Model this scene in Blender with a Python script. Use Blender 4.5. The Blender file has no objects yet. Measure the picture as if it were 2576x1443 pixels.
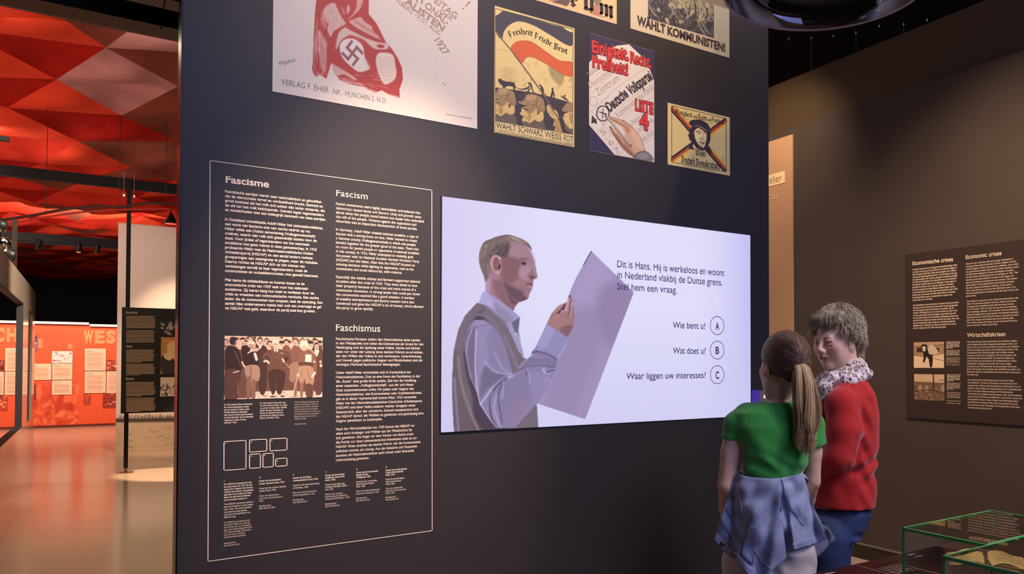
import bpy, bmesh, math, random, numpy as np
from mathutils import Vector, Matrix
random.seed(7); np.random.seed(7)
scene = bpy.context.scene
COL = scene.collection
# ------------------------------------------------------------------ camera
F, CX, PY, EYE = 1968.0, 1628.0, 872.0, 1.43
PITCH = math.atan(38.0 / F)
RT = np.array([2772.0, -1968.0, 0.0]) / 3399.6      # camera right in world (world X runs along the poster wall)
FW0 = np.array([1968.0, 2772.0, 0.0]) / 3399.6      # camera heading, level
UP0 = np.array([0.0, 0.0, 1.0])
FW = FW0 * math.cos(PITCH) + UP0 * math.sin(PITCH)
UP = UP0 * math.cos(PITCH) - FW0 * math.sin(PITCH)
EYEP = np.array([0.0, 0.0, EYE])
cd = bpy.data.cameras.new('camera'); cam = bpy.data.objects.new('camera', cd); COL.objects.link(cam)
cd.sensor_width = 36.0; cd.lens = F / 2576 * 36
cd.shift_x = (1288 - CX) / 2576; cd.shift_y = (PY - 721.5) / 2576
cd.clip_start = 0.05; cd.clip_end = 200
cam.matrix_world = Matrix(((RT[0], UP[0], -FW[0], 0), (RT[1], UP[1], -FW[1], 0), (RT[2], UP[2], -FW[2], EYE), (0, 0, 0, 1)))
scene.camera = cam
# ------------------------------------------------------------------ view and world
vs = scene.view_settings
vs.view_transform = 'Standard'; vs.look = 'None'; vs.gamma = 1; vs.use_curve_mapping = False; vs.exposure = 0.0
w = bpy.data.worlds.new('world'); scene.world = w; w.use_nodes = True
bg = w.node_tree.nodes['Background']; bg.inputs[0].default_value = (0.55, 0.6, 1.0, 1); bg.inputs[1].default_value = 0.03

def lin(c):
    c = np.asarray(c, float) / 255.0
    return np.where(c <= 0.04045, c / 12.92, ((c + 0.055) / 1.055) ** 2.4)

def light(kind, name, loc, target, power, color, size=0.2, angle=60, blend=0.6, sy=None):
    ld = bpy.data.lights.new(name, kind); ld.energy = power; ld.color = tuple(lin(color))
    if kind == 'SPOT':
        ld.spot_size = math.radians(angle); ld.spot_blend = blend; ld.shadow_soft_size = size
    elif kind == 'AREA':
        ld.size = size
        if sy: ld.shape = 'RECTANGLE'; ld.size_y = sy
    else: ld.shadow_soft_size = size
    o = bpy.data.objects.new(name, ld); COL.objects.link(o); o.location = loc
    if target is not None:
        o.rotation_euler = (Vector(target) - Vector(loc)).to_track_quat('-Z', 'Y').to_euler()
    return o
WARM = (255, 220, 184)
COOL = (150, 160, 255)
light('SPOT', 'spot_text', (1.15, 1.3, 4.2), (0.85, 2.9, 1.3), 1100, WARM, .05, 30, 1.0)
light('SPOT', 'spot_poster', (1.6, 1.0, 4.7), (1.35, 2.9, 2.85), 310, WARM, .05, 56, 1.0)
light('SPOT', 'spot_poster_right', (3.1, 1.9, 4.6), (2.35, 2.9, 2.75), 130, WARM, .05, 46, 1.0)
light('SPOT', 'spot_right', (2.6, 1.6, 4.2), (4.61, 2.8, 1.6), 660, WARM, .05, 58, 1.0)
light('SPOT', 'spot_back', (3.75, 4.2, 3.9), (4.66, 4.9, 2.7), 88, WARM, .04, 100, 1.0)
light('AREA', 'room_cool', (2.4, -2.6, 4.6), (2.6, 2.0, 1.1), 210, (178, 188, 255), 4)
light('SPOT', 'room_front', (2.9, -.6, 4.2), (2.25, 2.1, 1.1), 460, (255, 236, 224), .6, 30, 1.0)
light('SPOT', 'room_side', (4.3, .9, 4.2), (2.65, 2.25, 1.2), 130, (255, 224, 196), .4, 26, 1.0)
light('SPOT', 'spot_table', (2.9, 1.9, 4.0), (2.15, 1.3, .85), 420, WARM, .05, 20, 1.0)
light('AREA', 'red_wash', (-1.0, 18.2, 4.0), (-.5, 21.4, 1.2), 270, (255, 232, 206), 4, sy=1)
light('AREA', 'red_up', (-6.0, 13.0, 1.2), (-4.0, 14.0, 5), 230, (255, 200, 180), 6)
light('AREA', 'red_up_near', (-4.2, 7.6, 1.6), (-1.8, 9.2, 5), 150, (255, 200, 184), 3)
light('SPOT', 'spot_mural', (.6, 12.9, 4.1), (1.5, 14.7, 1.2), 480, WARM, .05, 48, .6)
light('AREA', 'mural_fill', (-1.5, 12.4, 4.0), (.8, 14.7, 1.6), 66, (240, 225, 215), 1)
light('SPOT', 'spot_floor', (2.2, 10.9, 3.9), (1.2, 11.75, 0), 1700, WARM, .03, 26, .3)
light('SPOT', 'spot_grey', (2.0, 7.0, 3.8), (-.6, 9.4, 1.9), 3300, (255, 232, 210), .05, 36, .8)
light('AREA', 'floor_fill', (-.2, 7.0, 4.0), (.4, 8.0, 0), 110, (255, 232, 200), 2)

# ------------------------------------------------------------------ geometry of the place (metres)
WY = 2.904          # front face of the poster wall (plane Y = WY)
RX = 4.61           # right wall face (plane X = RX)
def ray(px, py):
    dx = (px - CX) / F; dy = -(py - PY) / F
    return RT * dx + UP * dy + FW
def onY(px, py, Y=WY): d = ray(px, py); return EYEP + d * (Y / d[1])
def onX(px, py, X=RX): d = ray(px, py); return EYEP + d * (X / d[0])
def onZ(px, py, Z=0.0): d = ray(px, py); return EYEP + d * ((Z - EYE) / d[2])
def atz(px, py, z): return EYEP + ray(px, py) * z
def proj(P):
    q = np.asarray(P, float) - EYEP
    z = q @ FW
    return CX + F * (q @ RT) / z, PY - F * (q @ UP) / z
# ------------------------------------------------------------------ materials
MATS = {}
def mat(name, color=(128, 128, 128), rough=0.6, metal=0.0, emit=0.0, vcol=False, bump=0.0, bscale=200.0, vary=0.0, vscale=3.0, spec=0.5, trans=0.0, ior=1.45, sheen=0.0, coat=0.0, gain=None, emcol=None, stretch=None, subs=0.0):
    if name in MATS: return MATS[name]
    m = bpy.data.materials.new(name); m.use_nodes = True; MATS[name] = m
    nt = m.node_tree; N = nt.nodes; L = nt.links; b = N['Principled BSDF']
    c = tuple(lin(color)) + (1,)
    b.inputs['Base Color'].default_value = c
    b.inputs['Roughness'].default_value = rough; b.inputs['Metallic'].default_value = metal
    b.inputs['Specular IOR Level'].default_value = spec; b.inputs['IOR'].default_value = ior
    b.inputs['Transmission Weight'].default_value = trans
    b.inputs['Sheen Weight'].default_value = sheen; b.inputs['Coat Weight'].default_value = coat
    if subs:
        b.inputs['Subsurface Weight'].default_value = subs; b.inputs['Subsurface Scale'].default_value = 0.02
        b.inputs['Subsurface Radius'].default_value = (1, .35, .2)
    src = None
    if vcol:
        a = N.new('ShaderNodeAttribute'); a.attribute_name = 'Col'; src = a.outputs['Color']
        if gain is not None:
            g = N.new('ShaderNodeMix'); g.data_type = 'RGBA'; g.blend_type = 'MULTIPLY'; g.inputs[0].default_value = 1
            g.inputs[7].default_value = tuple(gain) + (1,); L.new(src, g.inputs[6]); src = g.outputs[2]
    tc = N.new('ShaderNodeTexCoord'); vec = tc.outputs['Object']
    if stretch:
        mp = N.new('ShaderNodeMapping'); mp.inputs['Scale'].default_value = stretch; L.new(vec, mp.inputs[0]); vec = mp.outputs[0]
    if vary:
        n = N.new('ShaderNodeTexNoise'); n.inputs['Scale'].default_value = vscale; n.inputs['Detail'].default_value = 6
        L.new(vec, n.inputs['Vector'])
        r = N.new('ShaderNodeMapRange'); r.inputs[1].default_value = .3; r.inputs[2].default_value = .7
        r.inputs[3].default_value = 1 - vary; r.inputs[4].default_value = 1 + vary; L.new(n.outputs[0], r.inputs[0])
        mx = N.new('ShaderNodeMix'); mx.data_type = 'RGBA'; mx.blend_type = 'MULTIPLY'; mx.inputs[0].default_value = 1
        if src is not None: L.new(src, mx.inputs[6])
        else: mx.inputs[6].default_value = c
        L.new(r.outputs[0], mx.inputs[7]); src = mx.outputs[2]
    if src is not None: L.new(src, b.inputs['Base Color'])
    if emit:
        b.inputs['Emission Strength'].default_value = emit
        if vcol: L.new(src, b.inputs['Emission Color']); b.inputs['Base Color'].default_value = (.01, .01, .01, 1); [L.remove(l) for l in list(b.inputs['Base Color'].links)]
        else: b.inputs['Emission Color'].default_value = c if emcol is None else tuple(lin(emcol)) + (1,)
    if bump:
        n = N.new('ShaderNodeTexNoise'); n.inputs['Scale'].default_value = bscale; n.inputs['Detail'].default_value = 4
        L.new(vec, n.inputs['Vector'])
        bp = N.new('ShaderNodeBump'); bp.inputs['Strength'].default_value = bump; bp.inputs['Distance'].default_value = 0.004
        L.new(n.outputs[0], bp.inputs['Height']); L.new(bp.outputs[0], b.inputs['Normal'])
    return m
# ------------------------------------------------------------------ object helpers
def mesh_obj(name, V, Fc, m=None, parent=None, smooth=False, col=None):
    me = bpy.data.meshes.new(name)
    V = np.asarray(V, np.float32)
    if isinstance(Fc, np.ndarray):
        k = Fc.shape[1]
        me.vertices.add(len(V)); me.vertices.foreach_set('co', V.ravel())
        me.loops.add(Fc.size); me.loops.foreach_set('vertex_index', Fc.ravel().astype(np.int32))
        me.polygons.add(len(Fc)); me.polygons.foreach_set('loop_start', np.arange(0, Fc.size, k, dtype=np.int32))
        me.polygons.foreach_set('loop_total', np.full(len(Fc), k, np.int32))
        me.update(calc_edges=True)
    else:
        me.from_pydata([tuple(map(float, v)) for v in V], [], Fc); me.update()
    if m is not None: me.materials.append(m)
    if col is not None:
        ca = me.color_attributes.new('Col', 'FLOAT_COLOR', 'POINT')
        c4 = np.ones((len(V), 4), np.float32); c4[:, :3] = col
        ca.data.foreach_set('color', c4.ravel())
    if smooth: me.polygons.foreach_set('use_smooth', np.ones(len(me.polygons), bool))
    o = bpy.data.objects.new(name, me); COL.objects.link(o)
    if parent is not None: o.parent = parent
    return o
def thing(name, label, cat, loc=(0, 0, 0), group=None):
    o = bpy.data.objects.new(name, None); COL.objects.link(o); o.location = loc; o.empty_display_size = .05
    o['label'] = label; o['category'] = cat
    if group: o['group'] = group
    return o
def tag(o, label, cat, group=None):
    o['label'] = label; o['category'] = cat
    if group: o['group'] = group
    return o
def struct(o, label=None):
    o['kind'] = 'structure'
    if label: o['label'] = label
    return o
class MB:
    """collects simple shapes into one mesh; world coordinates, made local to the parent's location"""
    def __init__(s): s.V = []; s.F = []
    def add(s, V, Fc):
        n = len(s.V); s.V += [tuple(map(float, v)) for v in V]; s.F += [[i + n for i in f] for f in Fc]; return s
    def box(s, lo, hi, bev=0.0):
        (x0, y0, z0), (x1, y1, z1) = lo, hi
        if x0 > x1: x0, x1 = x1, x0
        if y0 > y1: y0, y1 = y1, y0
        if z0 > z1: z0, z1 = z1, z0
        if bev <= 0:
            V = [(x, y, z) for z in (z0, z1) for y in (y0, y1) for x in (x0, x1)]
            return s.add(V, [[0, 2, 3, 1], [4, 5, 7, 6], [0, 1, 5, 4], [2, 6, 7, 3], [0, 4, 6, 2], [1, 3, 7, 5]])
        bm = bmesh.new(); bmesh.ops.create_cube(bm, size=1)
        for v in bm.verts: v.co = Vector((x0 + (v.co.x + .5) * (x1 - x0), y0 + (v.co.y + .5) * (y1 - y0), z0 + (v.co.z + .5) * (z1 - z0)))
        bmesh.ops.bevel(bm, geom=bm.edges[:], offset=bev, segments=2, affect='EDGES', profile=.5)
        bm.verts.ensure_lookup_table(); s.add([v.co for v in bm.verts], [[v.index for v in f.verts] for f in bm.faces]); bm.free(); return s
    def tube(s, pts, r, n=8, caps=True):
        pts = [np.asarray(p, float) for p in pts]; k = len(pts)
        rs = [r] * k if np.isscalar(r) else r
        ref = np.array([0, 0, 1.0]); base = len(s.V); V = []; u = None
        for i, p in enumerate(pts):
            t = pts[min(i + 1, k - 1)] - pts[max(i - 1, 0)]; t = t / (np.linalg.norm(t) + 1e-12)
            if u is None:
                u = np.cross(t, ref)
                if np.linalg.norm(u) < 1e-3: u = np.cross(t, np.array([1.0, 0, 0]))
            u = u - t * (u @ t); u /= np.linalg.norm(u); v = np.cross(t, u)
            for j in range(n):
                a = 2 * math.pi * j / n; V.append(p + (u * math.cos(a) + v * math.sin(a)) * rs[i])
        Fc = [[i * n + j, i * n + (j + 1) % n, (i + 1) * n + (j + 1) % n, (i + 1) * n + j] for i in range(k - 1) for j in range(n)]
        if caps: Fc += [list(range(n))[::-1], [(k - 1) * n + j for j in range(n)]]
        return s.add(V, Fc)
    def lathe(s, c, prof, n=24, axis=(0, 0, 1)):
        """prof: list of (radius, height) along axis from centre c"""
        a = Vector(axis).normalized(); q = Vector((0, 0, 1)).rotation_difference(a)
        V = []
        for r, h in prof:
            for j in range(n):
                t = 2 * math.pi * j / n; V.append(Vector(c) + q @ Vector((r * math.cos(t), r * math.sin(t), h)))
        Fc = [[i * n + j, i * n + (j + 1) % n, (i + 1) * n + (j + 1) % n, (i + 1) * n + j] for i in range(len(prof) - 1) for j in range(n)]
        Fc += [list(range(n))[::-1], [(len(prof) - 1) * n + j for j in range(n)]]
        return s.add(V, Fc)
    def build(s, name, m, parent=None, smooth=False):
        return mesh_obj(name, np.array(s.V, float), s.F, m, parent, smooth)
def origin(p):
    v = Vector((0, 0, 0))
    while p is not None: v += p.location; p = p.parent
    return v
# ------------------------------------------------------------------ planes that carry print: origin + in-plane axes
class Plane:
    def __init__(s, kind, val):
        s.kind, s.val = kind, val
        if kind == 'Y': s.u = np.array([1.0, 0, 0]); s.n = np.array([0, -1.0, 0])
        elif kind == 'X': s.u = np.array([0, -1.0, 0]); s.n = np.array([-1.0, 0, 0])
        elif kind == 'Z': s.u = np.array([1.0, 0, 0]); s.n = np.array([0, 0, 1.0])
        s.v = np.array([0, 0, 1.0]) if kind != 'Z' else np.array([0, 1.0, 0])
    def hit(s, px, py): return {'Y': onY, 'X': onX, 'Z': onZ}[s.kind](px, py, s.val)
    def uv(s, px, py): P = s.hit(px, py); return float(P @ s.u), float(P @ s.v)
    def P(s, a, b, lift=0.0):
        base = {'Y': np.array([0, s.val, 0.0]), 'X': np.array([s.val, 0, 0.0]), 'Z': np.array([0, 0, s.val])}[s.kind]
        return base + np.multiply.outer(a, s.u) + np.multiply.outer(b, s.v) + s.n * lift
WALL = Plane('Y', WY); RWALL = Plane('X', RX)
# ------------------------------------------------------------------ lettering
TXT = {}
def glyphs(text, bold=0.0, res=2):
    k = (text, bold, res)
    if k in TXT: return TXT[k]
    cu = bpy.data.curves.new('t', 'FONT'); cu.body = text; cu.resolution_u = res; cu.fill_mode = 'FRONT'; cu.offset = bold
    o = bpy.data.objects.new('t', cu); COL.objects.link(o)
    dg = bpy.context.evaluated_depsgraph_get(); me = bpy.data.meshes.new_from_object(o.evaluated_get(dg))
    V = np.zeros(len(me.vertices) * 3); me.vertices.foreach_get('co', V); V = V.reshape(-1, 3)[:, :2] / 0.682
    if any(c.islower() for c in text): y = V[:, 1]; V[:, 1] = np.where(y <= 0, y, np.where(y < .6584, y * 1.13, .744 + (y - .6584) * (.256 / .3416)))
    Fc = [list(p.vertices) for p in me.polygons]
    bpy.data.objects.remove(o); bpy.data.curves.remove(cu); bpy.data.meshes.remove(me)
    if len(V): x0 = V[:, 0].min(); V[:, 0] -= x0; wd = V[:, 0].max()
    else: wd = 0
    TXT[k] = (V, Fc, wd); return TXT[k]
class Print:
    """flat lettering on a plane, collected into one mesh"""
    def __init__(s, plane, lift=0.0012): s.pl = plane; s.V = []; s.F = []; s.n = 0; s.lift = lift
    def _add(s, A, Fc):
        s.V.append(s.pl.P(A[:, 0], A[:, 1], s.lift)); s.F += [[i + s.n for i in f] for f in Fc]; s.n += len(A)
    def line(s, text, p0, cap, p1=None, xs=None, bold=0.0, res=2, ang=None, italic=0.0):
        """baseline starts at pixel p0; cap = cap height in pixels there; fitted to end at pixel p1 or x-scale xs"""
        V, Fc, wd = glyphs(text, bold, res)
        if not len(V): return
        a0 = np.array(s.pl.uv(*p0)); h = np.linalg.norm(np.array(s.pl.uv(p0[0], p0[1] - cap)) - a0)
        if p1 is not None:
            e = np.array(s.pl.uv(*p1)) - a0; L = np.linalg.norm(e); d = e / L; sx = L / wd
            if ang is None and abs(p1[2:][0] if len(p1) > 2 else 0) == 0: pass
        else: d = np.array([1.0, 0.0]); sx = h * xs
        if ang is not None: d = np.array([math.cos(ang), math.sin(ang)])
        nrm = np.array([-d[1], d[0]])
        A = a0 + np.outer(V[:, 0] * sx + V[:, 1] * italic * h, d) + np.outer(V[:, 1] * h, nrm)
        s._add(A, Fc)
    def hline(s, text, p0, x1, cap, bold=0.0, res=2):
        """horizontal line of text from p0 to pixel column x1"""
        a0 = s.pl.uv(*p0); e = None
        lo, hi = p0[1] - 400, p0[1] + 400   # find the pixel row on column x1 at the same height
        for _ in range(40):
            mid = (lo + hi) / 2
            if s.pl.uv(x1, mid)[1] > a0[1]: lo = mid
            else: hi = mid
        s.line(text, p0, cap, (x1, mid), bold=bold, res=res)
    def para(s, lines, x, y0, y1, cap, ref, bold=0.0, italic=0.0):
        """ref = (line index, pixel x where that line ends)"""
        n = len(lines); _, _, wd = glyphs(lines[ref[0]], bold)
        yr = y0 + (y1 - y0) * ref[0] / max(n - 1, 1)
        a = np.array(s.pl.uv(x, yr)); b = np.array(s.pl.uv(ref[1], yr)); h = s.pl.uv(x, yr - cap)[1] - a[1]
        xs = abs(b[0] - a[0]) / wd / h
        for i, t in enumerate(lines):
            if t: s.line(t, (x, y0 + (y1 - y0) * i / max(n - 1, 1)), cap, xs=xs, bold=bold, italic=italic)
    def poly(s, pts):
        s._add(np.array([s.pl.uv(*p) for p in pts]), [list(range(len(pts)))])
    def stroke(s, pts, wpx, closed=False):
        """line of width wpx pixels (at its first point)"""
        A = np.array([s.pl.uv(*p) for p in pts]); h = abs(s.pl.uv(pts[0][0], pts[0][1] - 1)[1] - A[0][1]) if s.pl.kind != 'Z' else .0012
        w = wpx * h / 2; n = len(A)
        idx = range(n if closed else n - 1)
        for i in idx:
            a, b = A[i], A[(i + 1) % n]; d = (b - a) / (np.linalg.norm(b - a) + 1e-9); q = np.array([-d[1], d[0]]) * w; e = d * w
            s._add(np.array([a - e - q, b + e - q, b + e + q, a - e + q]), [[0, 1, 2, 3]])
    def ring(s, c, rpx, wpx, n=40):
        a = np.array(s.pl.uv(*c)); h = abs(s.pl.uv(c[0], c[1] - 1)[1] - a[1]); r = rpx * h; w = wpx * h / 2
        t = np.linspace(0, 2 * math.pi, n, endpoint=False); cs = np.stack([np.cos(t), np.sin(t)], 1)
        A = np.concatenate([a + cs * (r - w), a + cs * (r + w)])
        s._add(A, [[i, (i + 1) % n, (i + 1) % n + n, i + n] for i in range(n)])
    def build(s, name, m, parent=None):
        V = np.concatenate(s.V)
        if parent is not None: V = V - np.array(origin(parent))
        o = mesh_obj(name, V, s.F, m, parent); o['kind'] = 'stuff'; return o
# ------------------------------------------------------------------ painting: flat pictures printed on posters and shown on the screen
def spline(pts, k=6, closed=True):
    P = np.array(pts, float); n = len(P); out = []
    rng = range(n) if closed else range(n - 1)
    for i in rng:
        if closed: a, b, c, d = P[(i - 1) % n], P[i], P[(i + 1) % n], P[(i + 2) % n]
        else: a, b, c, d = P[max(i - 1, 0)], P[i], P[i + 1], P[min(i + 2, n - 1)]
        for j in range(k):
            t = j / k; out.append(0.5 * ((2 * b) + (c - a) * t + (2 * a - 5 * b + 4 * c - d) * t * t + (3 * b - a - 3 * c + d) * t ** 3))
    if not closed: out.append(P[-1])
    return np.array(out)
def boxblur(M, r):
    r = int(round(r))
    if r < 1: return M
    for ax in (0, 1):
        P = np.pad(M, [(r + 1, r) if i == ax else (0, 0) for i in range(2)], mode='edge'); C = np.cumsum(P, axis=ax)
        n = M.shape[ax]
        hi = np.take(C, np.arange(2 * r + 1, 2 * r + 1 + n), axis=ax); lo = np.take(C, np.arange(0, n), axis=ax)
        M = (hi - lo) / (2 * r + 1)
    return M
class Canvas:
    def __init__(s, x0, y0, x1, y1, S=2, color=(255, 255, 255)):
        s.x0, s.y0, s.S = x0, y0, S; s.W = int((x1 - x0) * S) + 1; s.H = int((y1 - y0) * S) + 1
        s.A = np.zeros((s.H, s.W, 3)); s.A[:] = color; s.fr = (0, 0, 1.0)
    def frame(s, x0, y0, k): s.fr = (x0, y0, k)
    def _p(s, pts):
        P = np.array(pts, float); return np.stack([(s.fr[0] + P[:, 0] / s.fr[2] - s.x0) * s.S, (s.fr[1] + P[:, 1] / s.fr[2] - s.y0) * s.S], 1)
    def mask(s, pts, smooth=True, blur=0.0, k=5):
        P = s._p(pts)
        if smooth: P = spline(P, k)
        b = int(math.ceil(blur * s.S / s.fr[2] * 1.0))
        pad = 2 * b + 2
        xa, xb = max(int(P[:, 0].min()) - pad, 0), min(int(P[:, 0].max()) + pad + 1, s.W)
        ya, yb = max(int(P[:, 1].min()) - pad, 0), min(int(P[:, 1].max()) + pad + 1, s.H)
        if xb - xa < 1 or yb - ya < 1: return None
        w, h = xb - xa, yb - ya; SUB = 3
        cov = np.zeros((h, w + 2)); X1 = P; X2 = np.roll(P, -1, 0)
        dy = X2[:, 1] - X1[:, 1]; dy[dy == 0] = 1e-9
        for r in range(h * SUB):
            y = ya + (r + .5) / SUB
            hit = ((X1[:, 1] <= y) & (X2[:, 1] > y)) | ((X2[:, 1] <= y) & (X1[:, 1] > y))
            if not hit.any(): continue
            xs = np.sort(X1[hit, 0] + (y - X1[hit, 1]) * (X2[hit, 0] - X1[hit, 0]) / dy[hit]) - xa
            row = cov[r // SUB]
            for i in range(0, len(xs) - 1, 2):
                for xx, sg in ((xs[i], 1.0), (xs[i + 1], -1.0)):
                    xx = min(max(xx, 0), w); j = int(xx); f = xx - j
                    row[j] += sg * (1 - f); row[j + 1] += sg * f
        M = np.clip(np.cumsum(cov, 1)[:, :w] / SUB, 0, 1)
        if b >= 1: M = boxblur(boxblur(M, b * .6), b * .6)
        return (ya, yb, xa, xb, M)
    def put(s, m, col, a=1.0, clip=None):
        if m is None: return
        ya, yb, xa, xb, M = m; M = M * a
        if clip is not None:
            full = np.zeros((s.H, s.W)); 
            for c in (clip if isinstance(clip, list) else [clip]):
                full[c[0]:c[1], c[2]:c[3]] = np.maximum(full[c[0]:c[1], c[2]:c[3]], c[4])
            M = M * full[ya:yb, xa:xb]
        R = s.A[ya:yb, xa:xb]; R += (np.asarray(col, float) - R) * M[..., None]
    def poly(s, pts, col, blur=0.0, a=1.0, smooth=True, clip=None):
        m = s.mask(pts, smooth, blur); s.put(m, col, a, clip); return m
    def line(s, pts, w, col, blur=0.0, a=1.0, smooth=True, clip=None):
        """w in frame units: a number or one per point"""
        P = s._p(pts); ws = np.full(len(P), w, float) if np.isscalar(w) else np.array(w, float)
        Q = np.concatenate([P, ws[:, None] * s.S / s.fr[2]], 1)
        if smooth and len(Q) > 2: Q = spline(Q, 6, closed=False)
        b = blur * s.S / s.fr[2]; pad = Q[:, 2].max() + 2 * b + 2
        xa, xb = max(int(Q[:, 0].min() - pad), 0), min(int(Q[:, 0].max() + pad) + 1, s.W)
        ya, yb = max(int(Q[:, 1].min() - pad), 0), min(int(Q[:, 1].max() + pad) + 1, s.H)
        if xb - xa < 1 or yb - ya < 1: return
        M = np.zeros((yb - ya, xb - xa)); 
        for i in range(len(Q) - 1):
            a0, b0 = Q[i], Q[i + 1]; r = max(a0[2], b0[2]) / 2 + 2
            x0, x1 = max(int(min(a0[0], b0[0]) - r), xa), min(int(max(a0[0], b0[0]) + r) + 2, xb)
            y0, y1 = max(int(min(a0[1], b0[1]) - r), ya), min(int(max(a0[1], b0[1]) + r) + 2, yb)
            if x1 <= x0 or y1 <= y0: continue
            Y, X = np.mgrid[y0:y1, x0:x1] + 0.5
            d = b0[:2] - a0[:2]; L2 = d @ d + 1e-9
            t = np.clip(((X - a0[0]) * d[0] + (Y - a0[1]) * d[1]) / L2, 0, 1)
            D = np.hypot(X - a0[0] - t * d[0], Y - a0[1] - t * d[1]); R = (a0[2] + (b0[2] - a0[2]) * t) / 2
            c = np.clip(R - D + .5, 0, 1) * np.clip(R * 2, 0, 1)
            S_ = M[y0 - ya:y1 - ya, x0 - xa:x1 - xa]; np.maximum(S_, c, out=S_)
        if b >= 1: M = boxblur(boxblur(M, b * .6), b * .6)
        s.put((ya, yb, xa, xb, M), col, a, clip)
    def ell(s, cx, cy, rx, ry, col, rot=0.0, blur=0.0, a=1.0, clip=None):
        t = np.linspace(0, 2 * math.pi, 20, endpoint=False); c, q = math.cos(rot), math.sin(rot)
        x = rx * np.cos(t); y = ry * np.sin(t)
        return s.poly(np.stack([cx + x * c - y * q, cy + x * q + y * c], 1), col, blur, a, False, clip)
    def grain(s, amp, size=1, clip=None, seed=1):
        r = np.random.RandomState(seed); k = max(int(size * s.S), 1)
        n = r.randn(s.H // k + 2, s.W // k + 2); n = np.kron(n, np.ones((k, k)))[:s.H, :s.W]
        if k > 1: n = boxblur(n, k // 2)
        if clip is not None:
            f = np.zeros((s.H, s.W)); f[clip[0]:clip[1], clip[2]:clip[3]] = clip[4]; n = n * f
        s.A += n[..., None] * amp
    def sample(s, x, y):
        X = np.clip((x - s.x0) * s.S - .5, 0, s.W - 1.001); Y = np.clip((y - s.y0) * s.S - .5, 0, s.H - 1.001)
        i, j = X.astype(int), Y.astype(int); fx, fy = (X - i)[..., None], (Y - j)[..., None]; A = np.clip(s.A, 0, 255)
        return (A[j, i] * (1 - fx) + A[j, i + 1] * fx) * (1 - fy) + (A[j + 1, i] * (1 - fx) + A[j + 1, i + 1] * fx) * fy
    def sheet(s, name, plane, quad, m, parent=None, step=1.0, lift=0.001, inv=None):
        """a printed sheet: rectangle on the plane, corners nearest the pixel quad (tl, tr, br, bl), fine grid of vertex colours"""
        U = [plane.uv(*p) for p in quad]
        u0, u1 = (U[0][0] + U[3][0]) / 2, (U[1][0] + U[2][0]) / 2; v1, v0 = (U[0][1] + U[1][1]) / 2, (U[2][1] + U[3][1]) / 2
        wpx = max(abs(quad[1][0] - quad[0][0]), abs(quad[2][0] - quad[3][0])); hpx = max(abs(quad[3][1] - quad[0][1]), abs(quad[2][1] - quad[1][1]))
        nx, ny = max(int(wpx / step), 2), max(int(hpx / step), 2)
        a, b = np.meshgrid(np.linspace(u0, u1, nx + 1), np.linspace(v0, v1, ny + 1))
        P = plane.P(a.ravel(), b.ravel(), lift); x, y = proj(P); C = lin(s.sample(x, y))
        if inv is not None: C = C * np.asarray(inv)
        i = np.arange(nx * ny); r, c = i // nx, i % nx; k = r * (nx + 1) + c
        Fc = np.stack([k, k + 1, k + nx + 2, k + nx + 1], 1)
        if parent is not None: P = P - np.array(origin(parent))
        return mesh_obj(name, P, Fc, m, parent, col=np.clip(C, 0, 1))

# ================================================================== setting
M_wall = mat('black_painted_board', (46, 43, 46), .5, bump=.05, bscale=350, vary=.06)
M_brown = mat('dark_brown_board', (72, 62, 56), .5, bump=.1, bscale=300, vary=.06)
M_black = mat('matt_black', (16, 15, 18), .6)
M_blackmetal = mat('black_metal', (14, 13, 14), .45, spec=.25)
M_dark = mat('black_ceiling', (14, 13, 16), .9)
M_floor = mat('polished_floor', (196, 172, 150), .16, vary=.05, vscale=1.2, spec=.5, bump=.02, bscale=60)
def plain(name, lo, hi, m, parent=None): return MB().box(lo, hi).build(name, m, parent)
struct(plain('floor', (-25, -8, -.1), (16, 34, 0), M_floor), 'pale polished floor')
struct(plain('ceiling', (-25, -8, 5.6), (16, 34, 5.7), M_dark), 'black open ceiling void')
struct(plain('wall_back', (-25, 33.6, 0), (16, 33.8, 5.6), M_dark))
struct(plain('wall_rear', (-25, -7.8, 0), (16, -7.6, 5.6), M_dark))
struct(plain('wall_far_right', (15.6, -7.6, 0), (15.8, 33.6, 5.6), M_dark))
struct(plain('wall_far_left', (-24.8, -7.6, 0), (-24.6, 33.6, 5.6), M_dark))
X_L = float(onY(453.5, 700)[0]); X_R = float(onY(1934.5, 700)[0])
M_gloss = mat('glossy_black_edge', (14, 8, 8), .25, spec=.35)
wf = struct(plain('wall_front', (X_L, WY, 0), (X_R, WY + .12, 4.3), M_wall), 'charcoal display wall carrying the posters and the screen')
e = plain('wall_end_panel', (X_L - .004, WY + .004, 0), (X_L, WY + .116, 4.3), M_gloss, wf)
# right wall with the glossy bulkhead above it
TOPZ = float(onX(1937, 340)[2])
wr = struct(plain('wall_right', (RX, -2.5, 0), (RX + .15, 6.9, TOPZ), M_brown), 'dark brown wall behind the two visitors')
M_bulk = mat('glossy_brown_board', (84, 70, 52), .3, spec=.5, coat=.3, vary=.05)
bulk = struct(plain('wall_bulkhead', (RX + .10, -2.5, TOPZ + .035), (RX + .3, 7.4, float(onX(1933, 221, RX + .1)[2])), M_bulk), 'glossy brown bulkhead above the right wall')
struct(plain('wall_bulkhead_recess', (RX + .16, -2.5, TOPZ), (RX + .3, 6.9, TOPZ + .035), M_black))
bb = float(onX(2148, 1362)[2])
M_base = mat('dark_skirting', (40, 33, 28), .35)
struct(plain('baseboard_right', (RX - .03, -2.5, 0), (RX, 6.9, bb), M_base))
struct(plain('trim_right', (RX - .034, -2.5, bb), (RX, 6.9, bb + .006), mat('skirting_edge', (150, 140, 130), .3, metal=.5)))
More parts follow.
